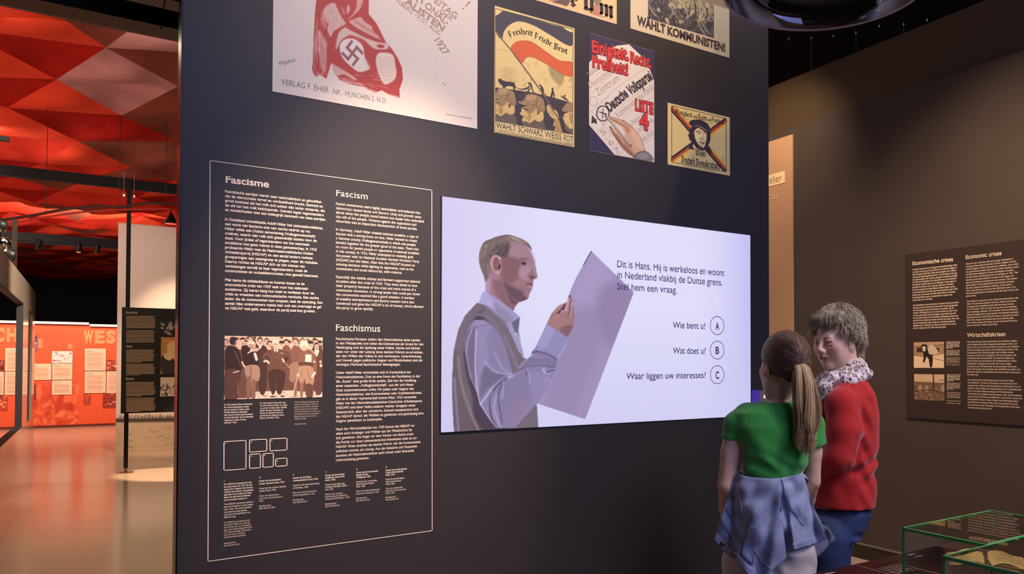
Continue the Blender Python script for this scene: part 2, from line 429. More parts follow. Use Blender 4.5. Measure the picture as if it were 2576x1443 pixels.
# pale upright board with name plates on the right wall, partly behind the display wall
M_tan = mat('tan_board', (196, 156, 120), .6, vary=.04)
hy = float(onX(1998, 600)[1]); ht = float(onX(1997, 338)[2])
hb = thing('information_board', 'tall tan board with a cream name plate at the right edge of the display wall', 'board', (RX - .014, hy + .6, 1.6))
plain('board', (0, -.6, -1.0), (.012, .9, ht - 1.6), M_tan, hb)
q = [onX(x, y, RX - .012) for x, y in ((1934, 441), (1975, 430), (1975, 459), (1934, 470))]
z0, z1 = (q[2][2] + q[3][2]) / 2, (q[0][2] + q[1][2]) / 2
npl = plain('name_plate', (-.004, q[1][1] - hy - .6, z0 - 1.6), (0, q[1][1] - hy - .6 + .55, z1 - 1.6), mat('cream_plate', (250, 226, 176), .6), hb)
PB = Plane('X', RX - .018); pr = Print(PB, .0008)
k = pr.line('elier', (1935.5, 462), 18, (1966, 456.5), bold=-.004)
pr.line('Fris', (1905, 470), 18, (1934, 463), bold=-.004)
pr.build('lettering', mat('brown_ink', (140, 108, 70), .7), hb)['label'] = 'brown lettering on cream name plate'
pr = Print(PB, .0002); pr.line('ZLER', (1936, 502), 11, (1957, 498), bold=.005); pr.build('lettering', mat('cream_ink', (250, 220, 185), .7), hb)

# ------------------------------------------------------------------ the red room on the left
RYF = float(onZ(81, 1077)[1]); RTOP = float(onY(0, 812, RYF)[2])
M_red = mat('orange_red_wall', (236, 92, 50), .5, vary=.05, vscale=1.0)
xa, xb = float(onY(-260, 900, RYF)[0]), float(onY(620, 900, RYF)[0])
wred = struct(plain('wall_red', (xa, RYF, 0), (xb + 6, RYF + .15, RTOP), M_red), 'orange red exhibition wall at the far end')
struct(plain('baseboard_red', (xa, RYF - .012, 0), (xb + 6, RYF, .05), mat('dark_red_skirting', (110, 30, 18), .5)))
# light strips on top of the red wall
M_led = mat('warm_led', (255, 226, 206), .5, emit=1.6, emcol=(255, 205, 180))
for i, (pa, pb_, dz) in enumerate(((-200, 224, 0.0), (226, 700, -.035))):
    a, b = onY(pa, 811, RYF - .06), onY(pb_, 811, RYF - .06)
    t = thing('light_strip', ['long glowing strip on the top edge of the orange red wall', 'glowing strip on the orange red wall above the outlined letters'][i], 'light', ((a[0] + b[0]) / 2, RYF - .06, RTOP + .03 + dz), 'strips of light on the red wall')
    L = (b[0] - a[0]) / 2
    plain('diffuser', (-L, -.02, -.025), (L, .02, .02), M_led, t); plain('profile', (-L, .02, -.035), (L, .06, .03), M_black, t)
RP = Plane('Y', RYF)
# mural print on the red wall
cv = Canvas(60, 900, 310, 1085, 2, (226, 88, 48)); rs = np.random.RandomState(3)
for i in range(130):
    x = rs.uniform(80, 196); y = rs.uniform(965, 1075); w_ = rs.uniform(3, 15)
    cv.ell(x, y, w_, w_ * rs.uniform(.25, .8), [(205, 62, 34), (244, 116, 72), (188, 48, 26), (250, 136, 90)][rs.randint(4)], rs.uniform(0, 3), blur=2, a=.55)
cv.ell(118, 990, 13, 30, (205, 66, 36), .5, 3, .7); cv.ell(150, 1010, 9, 34, (190, 50, 28), .3, 3, .8); cv.ell(97, 985, 8, 22, (244, 122, 78), 0, 3, .7)
cv.poly([(198, 995), (300, 985), (300, 1000), (198, 1006)], (240, 120, 70), 2, .6, False); cv.poly([(198, 1008), (230, 1003), (230, 1014), (198, 1016)], (190, 60, 36), 2, .6, False)
cv.grain(5, 1)
M_mural = mat('printed_mural', vcol=True, rough=.6)
cv.sheet('wall_mural', RP, [(70, 962), (198, 960), (198, 1068), (70, 1074)], M_mural, wred, 2, .002)
# text and picture panels on the red wall
M_frame = mat('dark_red_edge', (96, 26, 16), .5); M_pink = mat('pale_panel_paper', (255, 206, 176), .6)
M_ink = mat('faint_brown_ink', (190, 130, 100), .7)
def fr(x, y): return (x / 4.653, 780 + y / 4.653)
def info_panel(x0, y0, x1, y1, label, kind, seed=0):
    a = RP.uv(*fr(x0, y1)); b = RP.uv(*fr(x1, y0)); c = ((a[0] + b[0]) / 2, RYF - .012, (a[1] + b[1]) / 2)
    hw, hh = (b[0] - a[0]) / 2, (b[1] - a[1]) / 2
    t = thing('info_panel', label, 'panel', c, 'small panels on the red wall')
    plain('backing', (-hw - .0045, 0, -hh - .0045), (hw + .0045, .0115, hh + .0045), M_frame, t)
    if kind == 'text':
        plain('paper', (-hw, -.006, -hh), (hw, 0, hh), M_pink, t)
        pl = Plane('Y', RYF - .018); pr = Print(pl, .001); r = np.random.RandomState(seed); y = y0 + 30; k = 0
        m = (x1 - x0) * .1
        pr.poly([fr(x0 + m, y - 4), fr(x0 + m + (x1 - x0) * .32, y - 4), fr(x0 + m + (x1 - x0) * .32, y + 2), fr(x0 + m, y + 2)]); y += 20
        while y < y1 - 22:
            k += 1
            if k % 7 != 6:
                e_ = x1 - m - r.uniform(0, (x1 - x0) * .1)
                pr.poly([fr(x0 + m, y), fr(e_, y), fr(e_, y + 3), fr(x0 + m, y + 3)])
            y += 8.5
        pr.build('text_lines', M_ink, t)
    else:
        cx0, cy0 = fr(x0, y0); cx1, cy1 = fr(x1, y1)
        c2 = Canvas(cx0 - 3, cy0 - 4, cx1 + 3, cy1 + 6, 3, kind[0]); r = np.random.RandomState(seed)
        for i in range(26):
            c2.ell(r.uniform(cx0, cx1), r.uniform(cy0, cy1), r.uniform(1, 6), r.uniform(.6, 3), kind[1 + r.randint(len(kind) - 1)], r.uniform(-.3, .3), .8, .8)
        if len(kind) > 3 and kind[3] == 'birds': pass
        c2.sheet('picture', Plane('Y', RYF - .002), [(cx0, cy0), (cx1, cy0), (cx1, cy1), (cx0, cy1)], mat('printed_picture', vcol=True, rough=.6), t, .7, .012)
    return t
info_panel(58, 443, 325, 712, 'tall pale text panel seen through the grey wall opening, upper one', 'text', 1)
info_panel(54, 718, 325, 990, 'tall pale text panel seen through the grey wall opening, lower one', 'text', 2)
info_panel(-120, 718, 47, 990, 'pale text panel cut by the left picture edge', 'text', 3)
info_panel(-60, 585, 47, 712, 'dark red street photograph beside the opening edge', ((150, 50, 34), (90, 24, 18), (250, 170, 120)), 4)
info_panel(-60, 1000, 84, 1172, 'dark red photograph low in the wall opening', ((190, 66, 40), (120, 30, 22), (255, 190, 140)), 5)
info_panel(340, 300, 434, 462, 'bluish portrait photograph high on the red wall beside the grey wall', ((120, 100, 140), (60, 40, 70), (250, 230, 240), (190, 170, 210)), 6)
info_panel(608, 478, 849, 618, 'pink photograph of dark shapes on water, middle of the red wall', ((250, 226, 222), (150, 90, 90), (240, 200, 198), (255, 236, 232)), 7)
info_panel(330, 624, 603, 816, 'wide pale text panel left of the panel column', 'text', 8)
info_panel(610, 624, 849, 812, 'pale text panel directly under the pink photograph', 'text', 9)
info_panel(607, 818, 845, 990, 'lowest pale text panel in the column under the pink photograph', 'text', 10)
info_panel(990, 448, 1241, 706, 'pale text panel directly below the outlined letters', 'text', 11)
info_panel(990, 713, 1240, 970, 'pale text panel second below the outlined letters', 'text', 12)
info_panel(1246, 713, 1500, 970, 'pale text panel cut off by the white mural board', 'text', 13)
info_panel(1246, 585, 1500, 706, 'dark red railway photograph beside the white mural board', ((190, 70, 50), (110, 30, 24), (255, 200, 160)), 14)
info_panel(1206, 975, 1500, 1138, 'dark red landscape photograph low beside the white mural board', ((160, 50, 34), (110, 26, 20), (255, 196, 150)), 15)
info_panel(982, 980, 1056, 1098, 'small dark red photograph low under the text panels', ((200, 70, 44), (150, 44, 30), (220, 90, 60)), 16)
info_panel(384, 878, 415, 1040, 'narrow dark red strip photograph low beside the grey wall', ((130, 30, 24), (90, 20, 18), (150, 44, 34)), 17)
pr = Print(RP, .002)
for (x, y, n) in ((446, 335, 9), (795, 395, 5)):
    for i in range(n):
        e_ = x + 44 + (i * 7 % 5) * 3
        pr.poly([fr(x, y + i * 12), fr(e_, y + i * 12), fr(e_, y + i * 12 + 5), fr(x, y + i * 12 + 5)])
pr.build('wall_caption', mat('pale_caption_ink', (255, 190, 150), .6), wred)
# outlined neon letters
M_neon = mat('neon_letter', (255, 236, 170), .5, emit=.9, emcol=(255, 220, 165))
def neon(text, pbase, pend, cap, label):
    a = onY(pbase[0], pbase[1], RYF - .05); b = onY(pend[0], pend[1], RYF - .05); h = a[2]; h = onY(pbase[0], pbase[1] - cap, RYF - .05)[2] - a[2]
    W = b[0] - a[0]; n = len(text)
    for i, ch in enumerate(text):
        t = thing('neon_letter', label % ch, 'letter', (a[0] + W * i / n, RYF - .05, a[2]), 'outlined letters glowing on the red wall')
        for off, th in ((.0, .007), (-.06, .0045)):
            cu = bpy.data.curves.new('t', 'FONT'); cu.body = ch; cu.fill_mode = 'NONE'; cu.offset = off + .03; cu.bevel_depth = th; cu.bevel_resolution = 0; cu.resolution_u = 4
            o = bpy.data.objects.new('t', cu); COL.objects.link(o); me = bpy.data.meshes.new_from_object(o.evaluated_get(bpy.context.evaluated_depsgraph_get()))
            V = np.zeros(len(me.vertices) * 3); me.vertices.foreach_get('co', V); V = V.reshape(-1, 3)
            x0, x1 = V[:, 0].min(), V[:, 0].max()
            if off == 0: X0, X1 = x0, x1
            s_ = W / n * .8 / (X1 - X0); R = np.stack([(V[:, 0] - X0) * s_, -V[:, 2], V[:, 1] / .682 * h], 1); F_ = [list(p.vertices) for p in me.polygons]
            bpy.data.objects.remove(o); bpy.data.curves.remove(cu); bpy.data.meshes.remove(me)
            mesh_obj('outer_tube' if off == 0 else 'inner_tube', R, F_, M_neon, t)
neon('WEST', (211, 861), (323, 863), 29, 'glowing outlined letter %s above the text panels at right')
neon('CH', (-16, 857), (50, 858), 31, 'glowing outlined letter %s seen through the wall opening')

# white mural board: sky, shore and water
MY = float(onZ(293, 1141)[1]); ZT = float(onY(297, 559, MY)[2]); mx0 = float(onY(294, 900, MY)[0]); mx1 = float(onY(560, 900, MY)[0])
mb = thing('mural_board', 'tall free-standing board printed with pale sky, dark shore and water', 'board', ((mx0 + mx1) / 2, MY + .03, 0))
plain('core', (mx0 - (mx0 + mx1) / 2, -.02, .0), (mx1 - (mx0 + mx1) / 2, .03, ZT), mat('sand_board', (196, 180, 158), .6), mb)
cv = Canvas(280, 540, 560, 1160, 1, (226, 212, 196)); r = np.random.RandomState(5)
cv.poly([(280, 1052), (400, 1050), (560, 1048), (560, 1078), (280, 1062)], (78, 66, 56), 1, 1, False)
cv.poly([(326, 1040), (402, 1040), (402, 1046), (326, 1046)], (226, 206, 180), 0, 1, False)
for x in range(300, 440, 9): cv.poly([(x, 1050), (x + r.uniform(3, 8), 1050), (x + 6, 1040 + r.uniform(0, 8)), (x + 1, 1040 + r.uniform(2, 8))], (84, 72, 60), .5, .9, False)
cv.poly([(280, 1063), (560, 1058), (560, 1160), (280, 1160)], (206, 182, 148), 1, 1, False)
for i in range(260):
    x, y = r.uniform(290, 450), r.uniform(1064, 1138)
    cv.line([(x, y), (x + r.uniform(3, 14), y - r.uniform(-.6, .9))], r.uniform(.5, 1.5), (120, 102, 78) if r.rand() < .5 else (226, 202, 168), 0, .2 + .5 * r.rand(), False)
cv.sheet('printed_face', Plane('Y', MY + .01), [(294, 559), (556, 585), (556, 1128), (294, 1141)], mat('printed_mural_board', vcol=True, rough=.55), mb, 2, .002)
# pole and black text board in front of it
BY = float(onZ(316, 1188)[1]); pc = onZ(316, 1188)
BEAMZ = float(onY(318, 452, BY)[2])
sp = thing('display_stand', 'black board headed Eenheid hung on a thin black pole', 'stand', (pc[0], BY, 0))
def loc(p, t): return tuple(np.array(p, float) - np.array(t.location))
rr = float(onY(324, 800, BY)[0] - onY(313, 800, BY)[0]) / 2
MB().box((-rr, -rr, .06), (rr, rr, BEAMZ - .02)).build('pole', M_blackmetal, None).parent = sp
MB().lathe((0, 0, 0), [(.09, 0), (.09, .012), (.02, .02), (.02, .07)], 16).build('foot', mat('steel_foot', (150, 130, 110), .3, metal=1), None).parent = sp
BP = BY - rr - .03
a = onY(307, 772, BP); b = onY(303, 1040, BP); xR = float(onY(520, 800, BP)[0])
bd = MB().box((a[0] - pc[0], -rr - .03, b[2]), (xR - pc[0], -rr, a[2])).build('board', mat('black_text_board', (18, 16, 17), .5), None); bd.parent = sp
EP = Plane('Y', BP); pr = Print(EP, .002); r = np.random.RandomState(9)
def k8(x, y): return (290 + x / 3.282, 760 + y / 3.282)
for y0, y1 in ((112, 208), (232, 326), (392, 490), (508, 596), (658, 770), (788, 898)):
    n = int((y1 - y0) / 9.6)
    for i in range(n + 1):
        y = y0 + (y1 - y0) * i / n; e_ = 334 - r.uniform(0, 22) - (110 if i == n and r.rand() < .7 else 0)
        p = k8(90, y); q_ = k8(e_, y); pr.poly([p, (q_[0], p[1] + (q_[0] - p[0]) * 0), (q_[0], p[1] + 1.1), (p[0], p[1] + 1.1)])
pr.build('text_lines', mat('cream_print', (225, 195, 160), .6), None).parent = sp
sp.children[-1].data.transform(Matrix.Translation(-sp.location))
pr = Print(EP, .002)
for t_, y, x1 in (('Eenheid', 92, 180), ('Unity', 372, 143), ('Einheit', 640, 158)): pr.hline(t_, k8(88, y), k8(x1, y)[0], 5.6, bold=.012)
hh_ = pr.build('heading', mat('cream_print', (225, 195, 160), .6), None); hh_.data.transform(Matrix.Translation(-sp.location)); hh_.parent = sp
for q4, cols, sd in (([(376, 118), (500, 118), (500, 268), (376, 268)], [(24, 20, 22), (60, 50, 46), (200, 190, 180)], 1), ([(376, 288), (500, 288), (500, 594), (376, 590)], [(200, 140, 70), (235, 190, 120), (90, 56, 40), (225, 170, 90)], 2), ([(372, 618), (500, 618), (500, 775), (372, 775)], [(225, 205, 180), (40, 30, 30), (120, 100, 90), (250, 235, 210)], 3)):
    Q = [k8(*p) for p in q4]; c2 = Canvas(Q[0][0] - 2, Q[0][1] - 2, Q[1][0] + 14, Q[2][1] + 4, 2, cols[0]); r = np.random.RandomState(sd)
    for i in range(46): c2.ell(r.uniform(Q[0][0], Q[1][0]), r.uniform(Q[0][1] + (Q[2][1] - Q[0][1]) * .35, Q[2][1]), r.uniform(1, 5), r.uniform(1, 4), cols[1 + r.randint(len(cols) - 1)], r.uniform(0, 3), .7, .8)
    if sd == 2:
        c2.frame(290, 760, 3.282); c2.poly([(430, 350), (500, 330), (500, 440), (450, 470)], (240, 205, 140)); c2.poly([(380, 450), (440, 430), (500, 500), (500, 590), (390, 590)], (60, 44, 44)); c2.poly([(395, 440), (450, 410), (480, 450), (440, 480)], (240, 210, 150)); c2.line([(395, 320), (492, 320)], 14, (226, 172, 100), 3, .8)
    o = c2.sheet('picture', EP, Q, mat('printed_picture', vcol=True, rough=.6), None, .8, .003); o.data.transform(Matrix.Translation(-sp.location)); o.parent = sp

# grey wall with openings on the left
GX = float(onZ(82, 1214)[0]); GY = float(onZ(82, 1214)[1]); GT = float(onX(84, 727, GX)[2])
M_grey = mat('glossy_greige_laminate', (150, 132, 116), .14, spec=.6, coat=.4, vary=.03)
T = .05
yA = float(onX(56, 900, GX)[1]); zA1 = float(onX(56, 760, GX)[2]); zA0 = float(onX(50, 1077, GX)[2])
yB1, yB0 = float(onX(80.5, 900, GX)[1]), float(onX(70, 900, GX)[1]); zB1 = float(onX(70, 777, GX)[2]); zB0 = float(onX(70, 1060, GX)[2])
gw = MB(); yN = 5.2
gw.box((GX - T, yN, 0), (GX, GY, min(zA0, zB0))); gw.box((GX - T, yN, max(zA1, zB1)), (GX, GY, GT)); gw.box((GX - T, yA, min(zA0, zB0)), (GX, yB0, max(zA1, zB1)))
gw.box((GX - T, yB0, zB1), (GX, yB1, max(zA1, zB1))) if zB1 < max(zA1, zB1) else None
gw.box((GX - T, yB0, min(zA0, zB0)), (GX, yB1, zB0)) if zB0 > min(zA0, zB0) else None
gw.box((GX - T, yN, zA1), (GX, yA, max(zA1, zB1))) if zA1 < max(zA1, zB1) else None
gw.box((GX - T, yN, min(zA0, zB0)), (GX, yA, zA0)) if zA0 > min(zA0, zB0) else None
gw.box((GX - T, yN, min(zA0, zB0)), (GX, 6.2, max(zA1, zB1)))
gw.box((GX - T, yB1, min(zA0, zB0)), (GX, GY, max(zA1, zB1)))
gwo = struct(gw.build('wall_left', M_grey), 'greige glossy wall with two openings')
f = MB(); d = .012
f.box((GX - T, yA - d, zA0), (GX + .004, yA, zA1)); f.box((GX - T, 6.2, zA0), (GX + .004, yA, zA0 + d)); f.box((GX - T, 6.2, zA1 - d), (GX + .004, yA, zA1)); f.build('window_frame', M_black, gwo)
f = MB(); f.box((GX - .03, yB0, zB0), (GX - .02, yB1, zB1)); f.build('dark_slot', M_black, gwo)

# ceiling of red fabric triangles
CZ = 4.3
def cz(x, y): P = onZ(x / 2.2543, y / 2.2543, CZ); return P[:2]
obs = {(0, 0): (600, 270), (0, 1): (1010, 490), (1, 0): (320, 450), (1, 1): (690, 655), (1, 2): (1000, 800), (2, 0): (40, 610), (2, 1): (440, 800), (2, 2): (740, 950)}
A_ = np.array([[1, i, j] for (i, j) in obs]); B_ = np.array([cz(*p) for p in obs.values()]); sol = np.linalg.lstsq(A_, B_, rcond=None)[0]
rs = np.random.RandomState(11); NODE = {}
def node(i, j):
    if (i, j) not in NODE:
        if (i, j) in obs: p = np.array(cz(*obs[(i, j)]))
        else: p = np.array([1, i, j]) @ sol
        NODE[(i, j)] = np.array([p[0], p[1], CZ + (0 if (i, j) in obs else rs.uniform(-.08, .08))])
    return NODE[(i, j)]
fab = {'red': mat('red_fabric', (196, 52, 38), .75, vary=.14, vscale=1.3, spec=.05, bump=.3, bscale=9),  # panel tones: partly fabric colour, partly light and shade put into it
       'bright': mat('lit_orange_red_fabric', (208, 68, 44), .75, vary=.12, vscale=1.1, spec=.05, bump=.3, bscale=8),
       'dark': mat('shaded_red_fabric', (150, 26, 20), .8, vary=.18, vscale=1.6, spec=.05, bump=.4, bscale=8),  # dark and brown tones carry the shade of the less lit facets
       'brown': mat('shaded_brown_fabric', (112, 44, 26), .85, vary=.2, vscale=1.4, bump=.4, bscale=8),
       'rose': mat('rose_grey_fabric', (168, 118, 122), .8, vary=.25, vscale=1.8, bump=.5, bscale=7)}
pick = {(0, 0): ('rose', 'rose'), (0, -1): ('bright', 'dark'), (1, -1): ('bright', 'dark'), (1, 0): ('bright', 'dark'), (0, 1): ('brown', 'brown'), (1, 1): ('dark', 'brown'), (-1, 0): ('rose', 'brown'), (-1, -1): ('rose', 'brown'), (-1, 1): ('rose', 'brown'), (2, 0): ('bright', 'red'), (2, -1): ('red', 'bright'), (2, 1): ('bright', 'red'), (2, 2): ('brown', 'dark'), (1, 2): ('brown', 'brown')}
root = struct(bpy.data.objects.new('ceiling_fabric', None), 'stretched red fabric ceiling of triangular panels'); COL.objects.link(root)
cnt = 0
for i in range(-1, 16):
    for j in range(-9, 12):
        Q = [node(i, j), node(i, j + 1), node(i + 1, j + 1), node(i + 1, j)]
        c = sum(Q) / 4
        q = c - EYEP
        if q @ FW < 3.2: continue
        px, py = proj(c)
        if px > 640 or px < -260 or c[1] > 33: continue
        if i < 0 and (py < -60): continue
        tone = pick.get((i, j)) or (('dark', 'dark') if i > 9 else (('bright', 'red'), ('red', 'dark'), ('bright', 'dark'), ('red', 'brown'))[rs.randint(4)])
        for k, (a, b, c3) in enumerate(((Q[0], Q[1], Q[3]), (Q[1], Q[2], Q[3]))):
            n = 10; V = []; F3 = []; ids = {}; cc = (a + b + c3) / 3
            for u in range(n + 1):
                for v in range(n + 1 - u):
                    s_, t_ = u / n, v / n; P = a + (b - a) * s_ + (c3 - a) * t_; e3 = s_ * t_ * (1 - s_ - t_) * 27
                    P = P + np.array([0, 0, (.07 if k else -.05) * e3 + .022 * math.sin(9 * s_ + 5 * t_ + i) * min(e3 * 2, 1)]); ids[(u, v)] = len(V); V.append(P - np.array([cc[0], cc[1], CZ]))
            for u in range(n):
                for v in range(n - u):
                    F3.append([ids[(u, v)], ids[(u + 1, v)], ids[(u, v + 1)]])
                    if u + v < n - 1: F3.append([ids[(u + 1, v)], ids[(u + 1, v + 1)], ids[(u, v + 1)]])
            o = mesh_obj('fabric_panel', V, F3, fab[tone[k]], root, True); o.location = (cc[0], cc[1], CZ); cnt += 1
print('fabric panels', cnt)
# truss rails, near beam, poles, spotlights
def rail(name, label, Y, pl, ptop, pbot, x0, x1, r=None):
    z1, z0 = float(onY(pl, ptop, Y)[2]), float(onY(pl, pbot, Y)[2]); a, b = float(onY(x0, 500, Y)[0]), float(onY(x1, 500, Y)[0])
    t = thing(name, label, 'beam', ((a + b) / 2, Y, (z0 + z1) / 2)); L = (b - a) / 2; hh = (z1 - z0) / 2
    plain('rail', (-L, -hh * .6, -hh), (L, hh * .6, hh), M_blackmetal, t)
    plain('track', (-L, -hh * .2, -hh - .03), (L, hh * .2, -hh), M_black, t)
    return t, z0
t, zz = rail('ceiling_beam', 'long black beam under the red fabric carrying the thin pole', BY + .05, 0, 414, 436, -200, 640)
for dx in (-.055, .055):
    MB().tube([(dx + pc[0] - t.location.x, -.08, -.16), (dx + pc[0] - t.location.x, -.08, .12)], .006, 6).build('clamp_rod', mat('bright_steel', (220, 215, 210), .3, metal=1), None).parent = t
    MB().lathe((dx + pc[0] - t.location.x, -.08, -.18), [(.016, -.012), (.016, .012)], 6).build('clamp_nut', mat('bright_steel'), None).parent = t
B2Y = 15.3
t2, z2 = rail('ceiling_beam', 'second black beam farther back with three spotlights below', B2Y, 33, 583, 604, -160, 480)
NY = 5.2
zb0, zb1 = float(onY(457, 84, NY)[2]), float(onY(457, 42, NY)[2])
nb = thing('ceiling_beam', 'broad black beam near the top left corner above the fabric', 'beam', (-2, NY, (zb0 + zb1) / 2))
plain('rail', (-8, -.06, zb0 - (zb0 + zb1) / 2), (3.5, .06, zb1 - (zb0 + zb1) / 2), M_black, nb); plain('flange', (-8, -.09, zb0 - (zb0 + zb1) / 2 - .015), (3.5, .09, zb0 - (zb0 + zb1) / 2), M_blackmetal, nb)
plain('duct', (-8, .3, .25), (3.5, 1.0, .6), mat('grey_duct', (66, 60, 58), .6), nb)
a = onY(405, 74, NY - .12); b = onY(415, 0, NY - .12)
tag(MB().tube([a, b, b + (b - a) * .6], .003, 5).build('suspension_cable', M_blackmetal), 'thin suspension cable rising from the near black beam', 'cable')
b3 = onY(9, 350, 7.5); bk = plain('ceiling_bracket', (b3[0] - .6, 7.45, b3[2] - .02), (b3[0] + .035, 7.5, b3[2] + .015), M_black); tag(bk, 'short black bracket end at the left picture edge under the fabric', 'bracket')
def spotlight(x, y, label, lit=False, tilt=.1):
    p = onY(x, y, B2Y - .02); K = .58; t = thing('track_spotlight', label, 'lamp', tuple(p), 'spotlights under the far beam'); ax = (math.sin(tilt), 0, math.cos(tilt))
    MB().lathe((0, 0, 0), [(.055 * K, -.13 * K), (.066 * K, -.12 * K), (.066 * K, .1 * K), (.05 * K, .13 * K)], 20, ax).build('housing', M_black, None, True).parent = t
    MB().lathe((0, 0, 0), [(.05 * K, -.134 * K), (.05 * K, -.131 * K)], 20, ax).build('lens', mat('lit_lens', (255, 150, 50), .4, emit=3) if lit else mat('dark_lens', (30, 20, 18), .2), None).parent = t
    MB().box((-.13, -.012, .11), (.012, .012, .125)).build('adapter', M_black, None).parent = t
    MB().tube([(0, 0, .06), (0, 0, .115)], .008, 8).build('stem', M_black, None).parent = t
spotlight(97, 614, 'unlit black spotlight at left under the far beam', tilt=.22)
spotlight(198, 622, 'lit spotlight glowing orange under the far beam', True, 0)
spotlight(244, 625, 'unlit black spotlight next to the white mural board', tilt=.12)
# pendant lamp and hose
LY = 10.9; p = onY(430, 553, LY); pl_ = thing('pendant_lamp', 'small black dish pendant lamp above the white mural board', 'lamp', tuple(p))
MB().lathe((0, 0, 0), [(.008, .1), (.014, .07), (.03, .05), (.042, .02), (.055, -.01), (.085, -.04), (.082, -.045)], 24).build('shade', M_blackmetal, None, True).parent = pl_
MB().lathe((0, 0, 0), [(.066, -.047), (.066, -.043)], 20).build('bulb_disc', mat('dim_pink_glow', (230, 90, 80), .5, emit=.6), None).parent = pl_
top = onY(431, 515, LY) - p; MB().tube([(0, 0, .09), tuple(top)], .005, 6).build('cord', M_black, None).parent = pl_
def px_curve(pts, Y): return [onY(x, y, Y) for x, y in spline(pts, 6, False)]
ho = thing('cable_duct', 'thick dark hose and thin red pipe sagging in a wave below the red fabric', 'cable')
c1 = px_curve([(-30, 556), (20, 551), (90, 540), (170, 525), (240, 518), (300, 520), (350, 513), (400, 510), (446, 513)], LY); MB().tube(c1, .016, 8).build('hose', mat('dark_hose', (70, 30, 28), .3), ho, True)
c2 = px_curve([(20, 562), (60, 556), (110, 547), (200, 534), (300, 527), (446, 525)], LY + .04); MB().tube(c2, .011, 8).build('pipe', mat('red_pipe', (190, 50, 44), .3), ho, True)
for q in (c1[14], c1[30], c1[44]): MB().tube([q, q + np.array([0, 0, CZ - q[2]])], .003, 5).build('hanger', M_black, ho)
for q in (c2[8], c2[22]): k = min(c1, key=lambda z: abs(z[0] - q[0])); MB().tube([q, k], .005, 5).build('clip', M_black, ho)
# lamp cluster over the grey wall
SC = .62
cl = thing('spotlight_cluster', 'cluster of chrome spotlights on a dark post at the left edge', 'lamp', tuple(onY(12, 606, 9.0)))
zc = cl.location.z
MB().box((.05, -.03, -.28), (.085, .03, .2)).build('post', mat('olive_dark_metal', (40, 33, 26), .4, metal=.5), None).parent = cl
M_chrome = mat('chrome', (200, 190, 180), .1, metal=1)
for i, (x, z, ax) in enumerate(((-.02, -.03, (.9, -.3, .45)), (-.04, .12, (.5, -.4, .8)), (.02, -.12, (1, -.1, -.4)))):
    MB().lathe((x, -.06, z), [(.03, -.09), (.055, -.07), (.06, .02), (.052, .05), (.03, .07)], 20, ax).build('lamp_head', M_blackmetal if i else M_chrome, None, True).parent = cl
    MB().lathe((x, -.06, z), [(.062, -.02), (.064, -.015), (.064, -.005), (.062, 0)], 20, ax).build('ring', M_chrome, None, True).parent = cl
MB().lathe((-.06, -.12, -.02), [(.001, .03), (.02, .02), (.028, 0), (.02, -.02), (.001, -.03)], 14).build('bulb', mat('lit_lens2', (255, 210, 130), .4, emit=4), None).parent = cl
# small wall control beside the screen
cp = thing('wall_control', 'small purple and grey control plate with a lit white button right of the screen', 'switch', tuple(WALL.P(*WALL.uv(1912, 995))))
def wbox(n, x0, y0, x1, y1, m, lift=.006, base=0.0):
    a, b = WALL.uv(x0, y1), WALL.uv(x1, y0)
    l_ = cp.location; return MB().box((a[0] - l_.x, -lift, a[1] - l_.z), (b[0] - l_.x, -base, b[1] - l_.z)).build(n, m, cp)
wbox('purple_plate', 1889.5, 981, 1908.5, 1030, mat('purple_plate', (96, 66, 190), .4, emit=.12))
wbox('grey_plate', 1908.5, 981, 1933, 1030, mat('grey_plate', (128, 116, 112), .4))
c = WALL.P(*WALL.uv(1922, 997)); MB().lathe(tuple(np.array(c) - np.array(cp.location)), [(.009, 0), (.009, .009), (.006, .012), (.001, .0122)], 20, (0, -1, 0)).build('button', mat('button_glow', (255, 250, 245), .4, emit=1.0), None, True).parent = cp

# ================================================================== lettering on the display wall
M_white = mat('white_print', (240, 226, 214), .6)
M_thin = mat('thin_white_print', (205, 192, 184), .6)
tp = thing('wall_text', 'large framed text panel about fascism in white print on the charcoal wall', 'text panel', (0.6, WY, 1.3))
def part(pr, name, m, label=None):
    o = pr.build(name, m, tp)
    if label: o['label'] = label
    return o
pr = Print(WALL); pr.stroke([(528.5, 404), (1086, 478), (1087, 1334), (523, 1411)], 1.8, True); part(pr, 'border_line', M_white)
C = lambda x, y: (520 + x / 3.607, 400 + y / 3.607)
D = lambda x, y: (520 + x / 3.607, 780 + y / 3.607)
for t_, a, b, cap, bd_ in (('Fascisme', (567.5, 458.8), 676.6, 15.6, .025), ('Fascism', (845.5, 492.3), 924.8, 14.4, .002), ('Faschismus', (845, 831.8), 956, 16, .002)):
    pr = Print(WALL); pr.hline(t_, a, b, cap, bold=bd_, res=4); part(pr, 'heading', M_white)
def paras(x, items, bold, ref0, cap, m=M_white, name='paragraph', italic=0):
    for lines, y0, y1, ref in items:
        pr = Print(WALL); pr.para(lines, x, y0, y1, cap, ref or ref0, bold, italic); part(pr, name, m)
